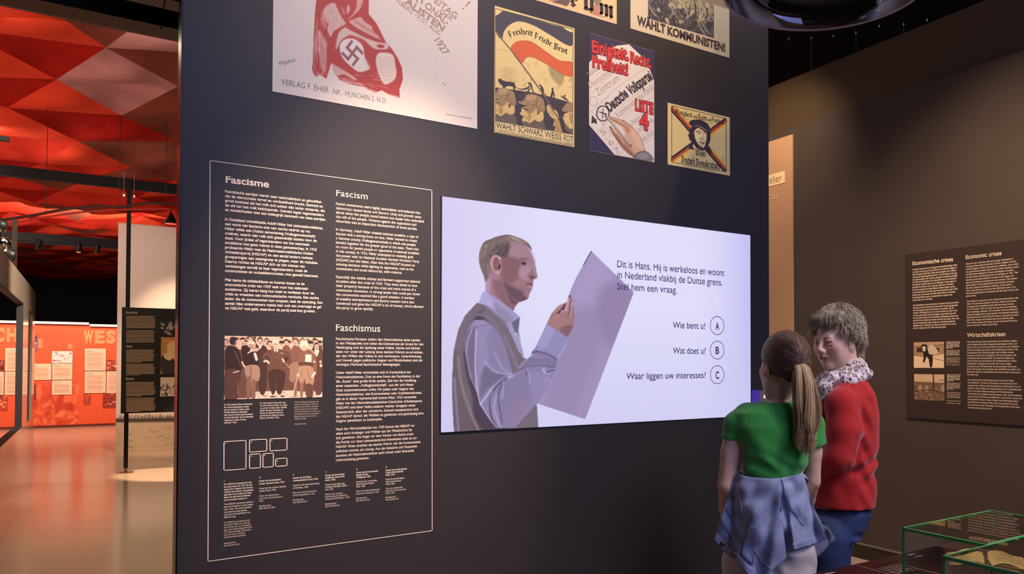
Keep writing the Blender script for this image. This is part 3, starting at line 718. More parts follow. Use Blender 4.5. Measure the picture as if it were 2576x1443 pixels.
paras(566, [
 (["Fascistische partijen waren zeer nationalistisch en geloofden", "dat de democratie verval en verdeeldheid bracht. Eenheid en", "groei kwamen als het volk zich achter één leider schaarde, die", "de wil van het volk belichaamde. Geweld tegen tegenstanders", "en minderheden was een belangrijk kenmerk van deze partijen."], 484.2, 530.3, (0, 808.3)),
 (["In Duitsland ontwikkelde Adolf Hitler het nationaalsocialisme,", "een vorm van fascisme met een sterke nadruk op ras.", "Hitler wilde een Duitse samenleving (Volksgemeinschaft)", "creëren, waarin één volk zich gezamenlijk inzette voor de", "staat. Voor Joden of tegenstanders van het nationaal-", "socialisme was geen ruimte in deze gemeenschap. In 1923", "probeerde Hitler met de Nationaalsocialistische Duitse", "Arbeiderspartij (NSDAP) en een aantal andere rechtse", "groeperingen een staatsgreep te plegen, maar dit mislukte.", "Daarna richtte de NSDAP zich op het winnen van", "verkiezingen terwijl ze haar tegenstanders, zoals de", "communisten en sociaaldemocraten, met geweld bestreed."], 554.2, 683.5, (0, 812)),
 (["Met name de middenklasse en boeren kozen na de", "economische crisis van 1929 vaak voor het nationaal-", "socialisme. Zij waren bang hun bezit te verliezen door de", "crisis en vreesden een communistische revolutie. Eén sterke", "leider die de communisten kon stoppen, leek de oplossing. Een", "aantal rijke ondernemers raakte hier ook van overtuigd en gaf", "de NSDAP veel geld, waardoor de partij snel kon groeien."], 706.5, 777.6, (4, 811))], .022, None, 6.6)
paras(845, [
 (["Fascist movements were highly nationalistic and believed that", "democracy caused decay and discord. Unity and growth came", "about when the people stood behind one leader who embodied", "the will of the people. Violence against the opposition and", "minorities was an important characteristic of these parties."], 515, 558.6, (0, 1057.3)),
 (["In Germany, Adolf Hitler created national socialism, a type of", "fascism with a strong focus on race. Hitler wanted to create", "a German society (Volksgemeinschaft) in which one people", "banded together for the greater good of the state. There was", "no room for Jewish people or opponents of national socialism", "in this society. In 1923, Hitler attempted to violently grab", "the power with his National Socialist German Workers' Party", "(NSDAP) but this failed. After that the NSDAP focused on", "winning elections while fighting its opponents, such as the", "communists and social democrats, with violence."], 579.6, 678, (4, 1054)),
 (["Especially the middle classes and farmers supported national", "socialism after the crisis of 1929. They were afraid to lose", "their property because of the crisis and were scared of a", "communist revolution. A strong leader that could put down", "the communists seemed like a good solution. A number", "of wealthy entrepreneurs and factory owners were also", "convinced and gave the NSDAP a lot of money, which allowed", "the party to grow quickly."], 698.9, 776.5, (0, 1056)),
 (["Faschistische Parteien stellen den Nationalismus eines Landes", "in den Mittelpunkt und sehen die Demokratie als Grund für den", "Niedergang und die Spaltung eines Volkes. Stärke und Einheit", "seien nur unter der Leitung eines starken Führers zu erreichen,", "der den Willen des Volkes in sich verkörpere. Unterdrückung", "und Gewalt gegen politische Gegner und Minderheiten sind ein", "wichtiges Merkmal faschistischer Bewegungen."], 854.9, 919.5, (0, 1056.5)),
 (["Unter Adolf Hitler entwickelte sich in Deutschland der", "Nationalsozialismus. Dies ist eine Form des Faschismus, in der", "die „Rasse“ eine große Rolle spielte. Ziel war die Schaffung", "einer rassischen „Volksgemeinschaft“, aus der sich dieser", "Staat zusammensetzen sollte. Für Juden oder Gegner des", "Nationalsozialismus, wie Kommunisten oder Sozialdemokraten,", "gab es in dieser Gemeinschaft keinen Platz. 1923 versuchte", "Hitler mit der Nationalsozialistischen Deutschen Arbeiterpartei", "(NSDAP) und einer Reihe anderer rechter Gruppen einen", "Staatsstreich, aber der scheiterte. Danach konzentrierte sich", "die NSDAP darauf, die Wahlen zu gewinnen und gleichzeitig ihre", "Gegner gewaltsam zu bekämpfen."], 940, 1061.4, (1, 1057)),
 (["Nach der Wirtschaftskrise von 1929 konnte die NSDAP vor", "allem auch Anhänger und Wähler aus der Mittelschicht für", "sich gewinnen. Die Angst vor dem Verlust von Besitz sowie", "die Furcht vor einer kommunistischen Revolution trieb sie zur", "NSDAP. Ihnen erschien ein starker Führer, der die Kommunisten", "aufhalten könnte, als Lösung. Aus der Industrie und Finanzwelt", "konnten die Nationalsozialisten auch immer mehr finanzielle", "Unterstützung gewinnen."], 1082.2, 1159.8, (4, 1057.5))], .006, None, 6.4)
paras(563.5, [(["In 1922 kwam Benito Mussolini", "als eerste fascistische leider", "aan de macht in Italië, nadat", "30.000 Italiaanse fascisten", "naar Rome waren gemarcheerd", "om het aftreden van de zittende", "regering te eisen, Rome,", "oktober 1922."], 1019.3, 1064.7, (0, 634.5))], .02, None, 3.8, name='caption')
paras(653.9, [(["In 1922 Benito Mussolini was", "the first fascist leader to come", "to power in Italy, after 30,000", "Italian fascists marched on", "Rome to demand that the", "government stepped down,", "Rome, October 1922."], 1015.4, 1053, (1, 722))], .008, None, 3.8, name='caption')
paras(740.4, [(["1922 kam Benito Mussolini als", "erster faschistischer Führer in", "Italien an die Macht, nachdem", "30,000 italienische Faschisten", "nach Rom marschiert waren, um", "den Rücktritt der amtierenden", "Regierung zu fordern, Rom,", "Oktober 1922."], 1012.9, 1055, (2, 800))], -.004, None, 3.7, M_thin, 'caption')
paras(740.4, [(["Public Domain"], 1068, 1068, (0, 770))], -.004, None, 3.6, M_thin, 'caption', .2)
G = lambda x, y: (520 + x / 3.976, 1080 + y / 3.976)
for i, q in enumerate((((172, 121), (392, 107), (392, 392), (172, 408)), ((428, 104), (600, 95), (600, 213), (428, 226)), ((632, 92), (802, 85), (802, 202), (632, 214)), ((428, 248), (536, 241), (536, 380), (428, 388)), ((562, 241), (666, 234), (666, 370), (562, 378)), ((690, 291), (802, 284), (802, 360), (690, 368)))):
    pr = Print(WALL); pr.stroke([G(*p) for p in q], 1.9, True)
    pr.line('%d.' % (i + 1), G(q[0][0] + 12, q[0][1] + 24), 3.4, xs=.85, bold=.03)
    part(pr, 'diagram_frame', M_white)
small = [
 (172, '1.', 515, [(["De NSDAP presenteerde zich", "op een poster uit 1927 als een", "partij voor vrijheid. Het woord", "vrijheid werd door veel partijen", "gebruikt en zij vulden de bete-", "kenis van dit woord allemaal", "op een andere manier in."], 555, 712, 3, 466, .02), (["The NSDAP presented itself as a", "party for freedom on this poster", "from 1927. The word freedom", "was used by many parties", "and they all interpreted it in a", "different way."], 755, 885, 1, 464, .006), (["Die NSDAP präsentierte sich", "auf einem Plakat von 1927 als", "eine Partei, der es um Freiheit", "ging. Der Freiheitsbegriff wurde", "von vielen Parteien verwendet", "und von ihnen „Freiheit“", "unterschiedlich gedeutet."], 938, 1085, 3, 452, -.006), (["Bundesarchiv,", "Plak 002-041-052"], 1145, 1170, 1, 326, -.006)]),
 (525, '2.', 485, [(["Poster van de katholieke", "Duitse Centrum Partij, 1924."], 522, 550, 1, 778, .02), (["Poster for the catholic German", "Centre Party, 1924."], 597, 622, 0, 792, .006), (["Plakat der katholischen", "Deutschen Zentrumspartei,", "1924."], 672, 722, 1, 762, -.006), (["Bundesarchiv,", "Plak 002-023-003"], 773, 798, 1, 680, -.006)]),
 (863, '3.', 458, [(["Poster van de Duitse", "Communistische Partij, 1924."], 492, 518, 1, 1114, .02), (["Poster for the Communist Party", "of Germany, 1924."], 566, 592, 0, 1126, .006), (["Plakat der Kommunistischen", "Partei Deutschlands, 1924."], 640, 665, 0, 1096, -.006), (["Bundesarchiv,", "Plak 002-019-015"], 712, 737, 1, 1002, -.006)]),
 (1185, '4.', 430, [(["Poster van het rechtse", "Strijdfront Zwart-Wit-", "Rood, 1933."], 466, 514, 0, 1378, .02), (["Poster for the right-wing", "Combat Front Black-White-", "Red, 1933."], 560, 608, 1, 1404, .006), (["Plakat des rechten", "Bündnisses Kampffront", "Schwarz-Weiß-Rot, 1933."], 656, 704, 1, 1404, -.006), (["Bundesarchiv,", "Plak 002-029-016"], 752, 776, 1, 1326, -.006)]),
 (1495, '5.', 403, [(["Poster van de conservatief-", "liberale Duitse", "Volkspartij, 1928."], 437, 486, 0, 1716, .02), (["Poster for the conservative", "liberal German People's", "Party, 1928."], 531, 578, 0, 1702, .006), (["Plakat der konservativliberalen", "Deutschen Volkspartei, 1928."], 625, 650, 0, 1728, -.006), (["Bundesarchiv,", "Plak 002-029-021"], 695, 720, 1, 1630, -.006)]),
 (1790, '6.', 380, [(["Poster van de links-liberale", "Duitse Democratische", "Partij, 1924."], 414, 461, 0, 2000, .02), (["Poster for the left-liberal", "German Democratic", "Party, 1924."], 506, 553, 0, 1974, .006), (["Plakat der linksliberalen", "Deutschen Demokratischen", "Partei, 1924."], 598, 645, 1, 1990, -.006), (["Bundesarchiv,", "Plak 002-027-017"], 686, 711, 1, 1920, -.006)])]
for x, num, yn, blocks in small:
    pr = Print(WALL); pr.line(num, G(x, yn), 3.6, xs=.85, bold=.03)
    for lines, a, b, ri, rx, bd_ in blocks:
        pr.para(lines, G(x, 0)[0], G(0, a)[1], G(0, b)[1], 3.9, (ri, G(rx, 0)[0]), bd_)
    part(pr, 'caption', M_white if x else M_thin)
# old group photograph on the text panel
cv = Canvas(556, 838, 818, 1012, 3, (226, 198, 178)); cv.frame(560, 840, 8.486); rs = np.random.RandomState(21)
def head(x, y, r, hair=(70, 48, 42), skin=(226, 196, 178), hat=False, side=0):
    cv.ell(x, y - r * .25, r * 1.02, r * 1.15, hair); cv.ell(x + side * r * .35, y + r * .2, r * .78, r * 1.0, skin)
    cv.ell(x + side * r * .5, y + r * .75, r * .45, r * .18, (120, 84, 70), a=.8); cv.line([(x - r * .45 + side * r * .4, y), (x + r * .45 + side * r * .4, y)], r * .18, (110, 76, 64), a=.8)
    cv.line([(x + side * r * .4, y), (x + side * r * .4, y + r * .45)], r * .14, (150, 112, 96), a=.8)
    if hat: cv.ell(x, y - r * .55, r * 1.15, r * .6, hair)
for i in range(60): cv.ell(rs.uniform(40, 2130), rs.uniform(60, 330), rs.uniform(16, 44), rs.uniform(18, 50), [(120, 84, 72), (238, 214, 196), (86, 60, 52), (200, 168, 150)][rs.randint(4)], blur=3, a=.8)
for x in range(60, 2130, 150): head(x + rs.uniform(-20, 20), rs.uniform(110, 210), 46, hat=rs.rand() < .5)
cv.poly([(40, 330), (2130, 330), (2130, 1260), (40, 1390)], (112, 78, 66), 0, 1, False)
cv.poly([(700, 1230), (1050, 1215), (1480, 1200), (1700, 1230), (2130, 1210), (2130, 1340), (700, 1370)], (240, 216, 198), 4, 1, False)
for i in range(40): cv.ell(rs.uniform(720, 2120), rs.uniform(1225, 1340), rs.uniform(10, 40), 8, (140, 100, 84), blur=2, a=.7)
DK = (52, 34, 32); MD = (98, 66, 56); LT = (178, 142, 122)
# background men at right
head(1870, 205, 52, hat=True); head(1960, 130, 40, hat=True); cv.poly([(1900, 330), (2130, 330), (2130, 1200), (1960, 1200)], MD); cv.poly([(1960, 340), (2010, 480), (2060, 340)], (240, 220, 200)); head(2005, 265, 62, side=.1); head(2080, 190, 45, hat=True)
cv.ell(2090, 590, 26, 30, (236, 206, 186)); cv.ell(2100, 670, 30, 36, (236, 206, 186))
head(800, 150, 62, side=.1); cv.poly([(700, 270), (760, 240), (900, 250), (960, 420), (920, 1200), (780, 1200)], (76, 50, 44)); cv.poly([(770, 240), (790, 330), (840, 240)], (236, 214, 196))
head(1010, 215, 56); head(1360, 190, 62); cv.poly([(1290, 270), (1430, 270), (1480, 500), (1300, 500)], (132, 92, 76)); head(430, 160, 66, (40, 26, 26)); head(590, 100, 50); head(70, 160, 44); head(60, 300, 40)
# left man in dark shirt, seen from behind
cv.poly([(60, 330), (170, 240), (330, 300), (400, 520), (420, 720), (330, 800), (60, 800)], DK); cv.poly([(60, 790), (380, 780), (380, 960), (330, 1180), (300, 1390), (50, 1390)], (88, 60, 52))
cv.ell(245, 150, 105, 90, (52, 34, 34)); cv.ell(340, 200, 70, 90, (222, 184, 168)); cv.poly([(330, 170), (400, 200), (400, 260), (340, 320), (300, 260)], (230, 196, 178)); cv.ell(300, 190, 18, 28, (180, 130, 116)); cv.line([(180, 230), (260, 250), (330, 300)], 22, (190, 150, 136))
cv.line([(240, 350), (310, 480), (390, 680)], 10, (150, 112, 96)); cv.line([(230, 822), (350, 785)], 18, (246, 226, 210)); cv.line([(420, 600), (470, 690)], 40, (238, 210, 192)); cv.line([(330, 1000), (320, 1290)], 12, (150, 112, 96), 2)
# second man, bearded, arm raised
cv.poly([(400, 280), (500, 240), (700, 300), (760, 480), (750, 670), (500, 680), (430, 560)], DK); cv.poly([(500, 680), (745, 665), (800, 830), (770, 1000), (700, 1020), (680, 1370), (620, 1370), (600, 960), (570, 1380), (520, 1380), (520, 960), (480, 830)], LT)
cv.poly([(520, 960), (600, 940), (570, 1380), (520, 1380)], (140, 104, 88)); cv.poly([(620, 1000), (700, 1010), (680, 1370), (625, 1370)], (140, 104, 88)); cv.line([(605, 700), (598, 960)], 12, MD)
cv.ell(610, 210, 85, 80, (240, 214, 198)); cv.ell(615, 265, 62, 40, (200, 160, 144)); cv.line([(560, 225), (660, 232)], 14, (120, 80, 70)); cv.line([(575, 285), (650, 300)], 10, (90, 60, 54)); cv.line([(545, 405), (620, 350)], 26, (240, 218, 200)); cv.line([(620, 340), (735, 330)], 70, (232, 200, 182)); cv.line([(690, 420), (725, 540)], 60, (240, 214, 198)); 
for k in range(4): cv.line([(650, 300 + k * 24), (735, 300 + k * 22)], 5, (140, 100, 86))
# centre man in suit, hands on hips
S1 = (112, 76, 62); cv.poly([(1080, 320), (1200, 310), (1400, 370), (1480, 470), (1450, 640), (1330, 640), (1340, 800), (1200, 810), (1150, 700), (1110, 820), (980, 800), (990, 620), (900, 590), (840, 470), (900, 390)], S1, smooth=False)
cv.poly([(900, 480), (960, 470), (1000, 560), (940, 560)], (74, 50, 44)); cv.poly([(1360, 470), (1420, 520), (1350, 590), (1300, 520)], (80, 54, 46))
cv.line([(1150, 350), (1080, 420), (1150, 520)], 8, (150, 110, 92)); cv.line([(1150, 360), (1215, 430), (1150, 520)], 8, (150, 110, 92)); cv.line([(1155, 520), (1160, 700)], 6, (80, 54, 46))
cv.poly([(1090, 330), (1145, 400), (1190, 330)], (240, 220, 202)); cv.line([(1140, 345), (1143, 420)], 20, (90, 60, 52)); cv.line([(1240, 405), (1290, 412)], 14, (238, 214, 196))
cv.ell(1130, 185, 75, 78, (244, 220, 204)); cv.ell(1130, 245, 62, 62, (236, 204, 186)); cv.line([(1085, 212), (1180, 212)], 14, (120, 84, 72)); cv.line([(1105, 270), (1160, 270)], 9, (110, 74, 64)); cv.line([(1130, 215), (1135, 248)], 9, (190, 150, 132))
cv.line([(890, 580), (940, 570), (985, 615)], 44, (240, 212, 194)); cv.line([(1280, 530), (1310, 590)], 40, (232, 200, 182)); cv.line([(1350, 630), (1385, 670)], 10, (246, 226, 210))
cv.poly([(985, 800), (1330, 800), (1260, 1250), (1160, 1240), (1150, 900), (1120, 1240), (1040, 1250)], (72, 48, 42)); cv.ell(1060, 1330, 50, 16, DK); cv.ell(1280, 1325, 50, 16, DK)
# young man behind, then man with sash
head(1560, 190, 82, (132, 84, 66), side=-.4); cv.poly([(1480, 290), (1640, 270), (1680, 420), (1640, 640), (1480, 600)], (134, 94, 76)); cv.poly([(1380, 710), (1500, 610), (1640, 640), (1600, 1000), (1430, 980), (1440, 740)], (166, 128, 106)); cv.poly([(1520, 1000), (1600, 1000), (1580, 1300), (1530, 1300)], (150, 112, 94))
cv.poly([(1690, 360), (1860, 330), (1980, 420), (2010, 800), (1930, 800), (1920, 690), (1640, 690), (1630, 430)], (140, 98, 80)); cv.poly([(1650, 600), (1910, 610), (1915, 690), (1650, 680)], (96, 64, 52))
cv.poly([(1770, 430), (1900, 440), (1895, 600), (1760, 590)], (248, 232, 214), smooth=False); cv.ell(1740, 230, 92, 90, (244, 222, 206)); cv.ell(1740, 300, 60, 60, (222, 190, 170)); cv.line([(1660, 170), (1800, 160)], 26, (250, 236, 222)); cv.line([(1860, 320), (1990, 430)], 14, (238, 214, 196))
cv.poly([(1640, 690), (1915, 700), (1960, 960), (1900, 1110), (1790, 1080), (1740, 950), (1720, 1080), (1650, 1060), (1620, 860)], (186, 148, 124)); cv.poly([(1780, 1080), (1920, 1090), (1920, 1340), (1790, 1340)], (104, 70, 58)); cv.poly([(1650, 1060), (1720, 1060), (1710, 1330), (1660, 1330)], (150, 112, 94))
cv.line([(1610, 870), (1560, 1060), (1500, 1290)], 10, (244, 222, 204)); cv.ell(1610, 870, 26, 36, (236, 206, 188)); cv.line([(1970, 830), (1920, 900)], 50, (244, 220, 202)); cv.ell(1955, 590, 22, 26, (226, 196, 176))
cv.line([(1820, 750), (1840, 900), (1900, 1000)], 12, (140, 102, 84), 3); cv.line([(1700, 740), (1680, 900)], 12, (140, 102, 84), 3)
cv.grain(7, .7)
cv.sheet('group_photograph', WALL, [(564, 844.5), (811, 848), (811, 999), (564, 1004)], mat('printed_sheet', vcol=True, rough=.6), tp, 1.0, .0015)

# ================================================================== right wall text board
ry0, ry1 = onX(2281, 641, RX), onX(2285, 1050, RX)
rb = thing('text_board', 'dark board about economic crises in three languages on the brown right wall', 'board', (RX - .0075, ry0[1] - .5, (ry0[2] + ry1[2]) / 2))
hh_ = (ry0[2] - ry1[2]) / 2
MB().box((-.006, -.95, -hh_), (.006, .5, hh_)).build('board', mat('dark_umber_board', (54, 42, 38), .5, bump=.08, bscale=300), rb)
RB = Plane('X', RX - .0135); M_gold = mat('warm_white_print', (248, 224, 196), .6)
E = lambda x, y: (2260 + x / 2.775, 580 + y / 2.775)
def rpart(pr, name, m=M_gold): return pr.build(name, m, rb)
for t_, a, b, cap in (('Economische crises', (100, 241), (382, 212), 9.2), ('Economic crises', (472, 198), (721, 170), 9.6), ('Wirtschaftskrisen', (480, 742), (749, 735), 9.8)):
    pr = Print(RB, .001); p, q_ = E(*a), E(*b); pr.line(t_, p, cap, q_, bold=.018 if a[0] == 100 else .006, res=3); rpart(pr, 'heading')
def rpara(lines, x, y0, y1, cap, ri, xe, bold=.012, name='paragraph'):
    pr = Print(RB, .001); pr.para(lines, E(x, 0)[0], E(0, y0)[1], E(0, y1)[1], cap, (ri, E(xe, 0)[0]), bold); rpart(pr, name)
rpara(["Duitsland moest na de oorlog grote herstelbetalingen doen", "in onder andere goud en goederen aan Frankrijk, België en", "het Verenigd Koninkrijk. Deze eisen zorgden voor inflatie,", "waarop de regering geld bijdrukte. Toen Duitsland niet aan", "de verplichtingen kon voldoen, bezetten Frankrijk en België", "in 1923 het Ruhrgebied, het industriële hart van Duitsland.", "De Duitse overheid riep op tot stakingen in deze regio en", "betaalde de stakers door nog meer geld bij te drukken.", "Dit veroorzaakte een hyperinflatie: prijzen stegen enorm", "en de Duitse Mark werd zo goed als waardeloos. Eind 1923", "kostte een brood meer dan 200 miljard Mark. De Duitse", "bevolking leefde in grote onzekerheid en verloor het", "vertrouwen in de overheid."], 100, 277, 490, 3.6, 0, 411, .02)
rpara(["De Amerikaanse economie kwam in de jaren 20 juist tot bloei.", "Een groot deel van deze groei was echter het gevolg geweest", "door met geleend geld te investeren in aandelen. Op 29", "oktober 1929 ging het mis en stortte de beurs in New York", "in. De economische crisis die volgde, verspreidde zich snel", "over de hele wereld. De wereldwijde industrieproductie nam", "met 30% af en miljoenen mensen verloren hun baan. Voor veel", "mensen betekenden angst, honger en uitzichtloosheid het", "dagelijks leven. Duitsland, dat nog niet hersteld was van de", "crisis van begin jaren 20, werd hard getroffen."], 103, 526, 685, 3.6, 0, 424, .02)
rpara(["After the war, Germany had to pay large reparations in", "amongst others gold and goods to France, Belgium and the", "United Kingdom. These demands led to inflation, upon which", "the government printed more money. When Germany could", "not fulfil these obligations, France and Belgium occupied", "the Ruhr area, the industrial heart of Germany, in 1923. The", "German government called for strikes in this region and", "upset the strikes by printing even more money. This caused", "hyperinflation. Prices skyrocketed and German currency,", "the mark, became practically worthless. At the end of", "1923, a loaf of bread cost more than 200 billion mark. The", "German people lived in uncertainty and lost their trust in the", "government."], 472, 237, 462, 3.7, 2, 838, .004)
rpara(["The American economy, on the other hand, flourished in the", "1920s. The economic growth, however, mainly came about", "through stock investments made with borrowed money.", "On 29 October 1929 it all went wrong when the American", "stock exchange collapsed. The economic crisis that followed", "spread throughout the world quickly. Worldwide production", "decreased by more than 30% and millions of people lost their", "jobs. Fear, hunger and hopelessness controlled the daily", "lives of many people. Germany, not yet recovered from the", "crisis in the early 1920s, was hit hard."], 478, 498, 666, 3.7, 0, 838, .004)
rpara(["Nach dem Krieg musste Deutschland an Frankreich, Belgien", "und Großbritannien hohe Reparationszahlungen leisten, vor", "allem in Form von Gold und Waren. Es kam zu einer Inflation,", "bei der die Regierung immer mehr Geldscheine druckte. Als", "Deutschland seine Verpflichtungen nicht erfüllen konnte,", "besetzten Frankreich und Belgien 1923 das Ruhrgebiet, das", "industrielle Herz Deutschlands. Die deutsche Regierung", "rief zu Streiks auf und bezahlte die Streikteilnehmer, indem", "zusätzliches Geld gedruckt wurde. Die Preise stiegen", "dramatisch und die Reichsmark wurde praktisch entwertet.", "Ende 1923 kostete ein Laib Brot über 300 Milliarden Mark. Die", "Menschen lebten in Unsicherheit und verloren das Vertrauen in", "die Regierung."], 480, 781, 1008, 3.8, 0, 830, .002)
rpara(["Die amerikanische Wirtschaft florierte nach dem Krieg.", "Ein erheblicher Teil dieses Wachstums wurde jedoch durch", "Investitionen in Aktien und mit geliehenem Geld erzielt. Am 29.", "Oktober 1929 erfolgte der Zusammenbruch der amerikanischen", "Börse. Die sofort danach einsetzende Wirtschaftskrise", "verbreitete sich umgehend auf der ganzen Welt. Die Produktion", "sank um über 30 Prozent und Millionen verloren ihre Arbeit und", "ihren gesamten Besitz. Angst, Hunger und Hoffnungslosigkeit", "bestimmten den Alltag der Menschen. Deutschland, das sich", "nur teilweise von der vorherigen Wirtschaftskrise erholt hatte,", "traf diese jetzt besonders hart."], 485, 1045, 1238, 3.8, 5, 860, .002)
for x, blocks in ((335, ((780, 822, 5, .02), (840, 870, 4, .006), (890, 922, 4, -.004), (938, 938, 1, -.004))), (339, ((1008, 1050, 5, .02), (1066, 1108, 5, .006), (1130, 1165, 4, -.004), (1188, 1205, 2, -.004)))):
    src = ["Wagens met geld voor de", "loonbetaling van de arbei-", "ders in Berlijn tijdens de", "hyperinflatie in Duitsland,", "Berlijn, 1923."]
    for a, b, n, bd_ in blocks: rpara(src[:n], x, a, b, 2.7, 0, x + 96, bd_, 'caption')
cv = Canvas(2294, 855, 2380, 930, 5, (236, 206, 166)); cv.frame(2260, 580, 2.775)
cv.poly([(107, 778), (320, 775), (320, 860), (107, 900)], (176, 140, 104), 1, 1, False); cv.poly([(107, 778), (320, 776), (320, 800), (107, 812)], (196, 160, 122), 1, 1, False)
for x in (128, 262, 150): cv.poly([(x, 818), (x + 22, 816), (x + 22, 846), (x, 850)], (60, 44, 36), 1, 1, False)
cv.line([(107, 812), (320, 796)], 5, (90, 66, 50)); cv.poly([(107, 870), (320, 905), (320, 957), (107, 957)], (240, 212, 172), 2, 1, False); cv.line([(107, 868), (200, 880), (320, 908)], 5, (150, 116, 84))
cv.poly([(168, 812), (196, 804), (206, 830), (196, 860), (172, 852)], (232, 214, 186)); cv.poly([(205, 812), (240, 798), (276, 840), (262, 862), (206, 856)], (226, 206, 176))
cv.poly([(160, 800), (200, 800), (196, 870), (184, 915), (172, 915), (176, 870)], (38, 26, 24)); cv.poly([(200, 815), (215, 860), (238, 870), (236, 945), (220, 950), (212, 900), (196, 870)], (38, 26, 24)); cv.poly([(168, 812), (186, 806), (190, 836), (172, 840)], (224, 206, 178)); cv.poly([(210, 806), (244, 800), (274, 842), (258, 860), (212, 854)], (214, 194, 166))
cv.grain(5, 1); cv.sheet('street_photograph', RB, [E(107, 778), E(318, 775), E(320, 957), E(109, 957)], mat('printed_sheet', vcol=True, rough=.6), rb, .7, .001)
cv = Canvas(2294, 935, 2384, 1012, 5, (206, 172, 134)); cv.frame(2260, 580, 2.775); rs = np.random.RandomState(4)
cv.poly([(100, 990), (330, 990), (330, 1060), (100, 1050)], (216, 184, 146), 6, 1, False); cv.poly([(100, 1052), (330, 1062), (330, 1195), (100, 1195)], (120, 92, 72), 3, 1, False)
for i in range(120): cv.ell(rs.uniform(108, 322), rs.uniform(1070, 1185), rs.uniform(2, 8), rs.uniform(1, 5), [(190, 158, 124), (60, 44, 38), (150, 118, 92)][rs.randint(3)], a=.8)
for x in (140, 185, 300): cv.poly([(x, 1080 + (x % 20)), (x + 24, 1080 + (x % 20)), (x + 22, 1120), (x + 2, 1120)], (180, 146, 112), 1)
cv.line([(244, 1004), (246, 1110)], 8, (44, 30, 28)); cv.line([(120, 1120), (210, 1112), (320, 1130)], 6, (60, 44, 38)); cv.line([(282, 1040), (320, 1046)], 4, (60, 44, 38)); cv.grain(6, 1)
cv.sheet('city_photograph', RB, [E(109, 1000), E(320, 1003), E(323, 1187), E(113, 1180)], mat('printed_sheet'), rb, .7, .001)

# ================================================================== blackletter pen strokes
BL = {
'i': (.27, [[(.03, .54), (.1, .6), (.1, .08), (.18, .02)], [(.09, .8), (.13, .85)]]), 'n': (.5, [[(.02, .54), (.1, .6), (.1, .02)], [(.1, .48), (.24, .62), (.36, .5), (.36, .08), (.44, .02)]]),
'm': (.76, [[(.02, .54), (.1, .6), (.1, .02)], [(.1, .48), (.24, .62), (.35, .5), (.35, .02)], [(.35, .48), (.5, .62), (.61, .5), (.61, .08), (.69, .02)]]), 'u': (.5, [[(.07, .6), (.07, .08), (.17, 0), (.34, .12)], [(.35, .6), (.35, .06), (.43, 0)]]),
'r': (.36, [[(.02, .54), (.1, .6), (.1, .02)], [(.1, .46), (.22, .62), (.31, .54)]]), 'e': (.38, [[(.08, .5), (.07, .1), (.16, 0), (.3, .1)], [(.08, .5), (.2, .62), (.3, .5), (.1, .3)]]),
'h': (.46, [[(.08, 1), (.08, .02)], [(.08, .48), (.24, .62), (.35, .5), (.35, .1), (.24, -.2)]]), 't': (.32, [[(.14, .82), (.11, .58), (.11, .08), (.2, 0), (.28, .06)], [(0, .58), (.28, .58)]]),
'd': (.46, [[(.08, .95), (.32, .62), (.35, .1), (.2, 0), (.06, .12), (.06, .48), (.18, .6), (.3, .56)]]), 'o': (.44, [[(.18, .62), (.06, .5), (.06, .1), (.18, 0), (.34, .12), (.34, .5), (.18, .62)]]),
'g': (.46, [[(.34, .6), (.14, .6), (.06, .45), (.08, .12), (.2, .04), (.34, .15)], [(.34, .6), (.34, -.12), (.2, -.28), (.04, -.2)]]), 'k': (.38, [[(.08, 1), (.08, .02)], [(.08, .52), (.28, .62)], [(.1, .36), (.24, .28), (.26, .06), (.34, 0)]]),
'c': (.34, [[(.28, .54), (.18, .62), (.06, .5), (.07, .1), (.17, 0), (.28, .08)]]), 'a': (.46, [[(.06, .52), (.2, .62), (.32, .5), (.32, .08), (.42, 0)], [(.3, .34), (.08, .26), (.07, .06), (.17, 0), (.31, .12)]]),
'ä': (.46, [[(.06, .52), (.2, .62), (.32, .5), (.32, .08), (.42, 0)], [(.3, .34), (.08, .26), (.07, .06), (.17, 0), (.31, .12)], [(.08, .82), (.11, .86)], [(.26, .82), (.29, .86)]]),
'l': (.26, [[(.08, 1), (.08, .08), (.18, 0)]]), 's': (.36, [[(.3, .52), (.16, .62), (.07, .46), (.28, .24), (.26, .06), (.14, 0), (.02, .08)]]),
'F': (.62, [[(.06, .82), (.2, 1), (.36, .88), (.56, 1)], [(.24, .9), (.16, .5), (.2, .1), (.02, -.14)], [(.1, .5), (.42, .52)]]), 'B': (.62, [[(.04, .84), (.16, 1), (.18, .06), (.02, -.05)], [(.18, .92), (.36, 1), (.48, .8), (.26, .54), (.5, .4), (.46, .08), (.26, 0), (.12, .08)]]),
'E': (.62, [[(.42, .86), (.3, 1), (.08, .82), (.06, .2), (.22, 0), (.48, .14)], [(.2, .95), (.22, .1)], [(.2, .52), (.42, .56)]]), 'R': (.66, [[(.04, .84), (.16, 1), (.18, .04), (.04, -.04)], [(.18, .9), (.36, 1), (.48, .78), (.26, .52), (.44, .34), (.46, .06), (.58, 0)]]),
'W': (.86, [[(.04, .86), (.14, 1), (.14, .14), (.26, 0), (.4, .12)], [(.36, .96), (.4, .1)], [(.4, .14), (.52, 0), (.7, .16), (.68, .6), (.56, .9), (.68, 1)]]), 'D': (.66, [[(.06, .86), (.22, 1), (.5, .78), (.54, .2), (.3, -.02), (.04, .1)], [(.2, .96), (.16, .4), (.24, .1)]]), ' ': (.3, [])}
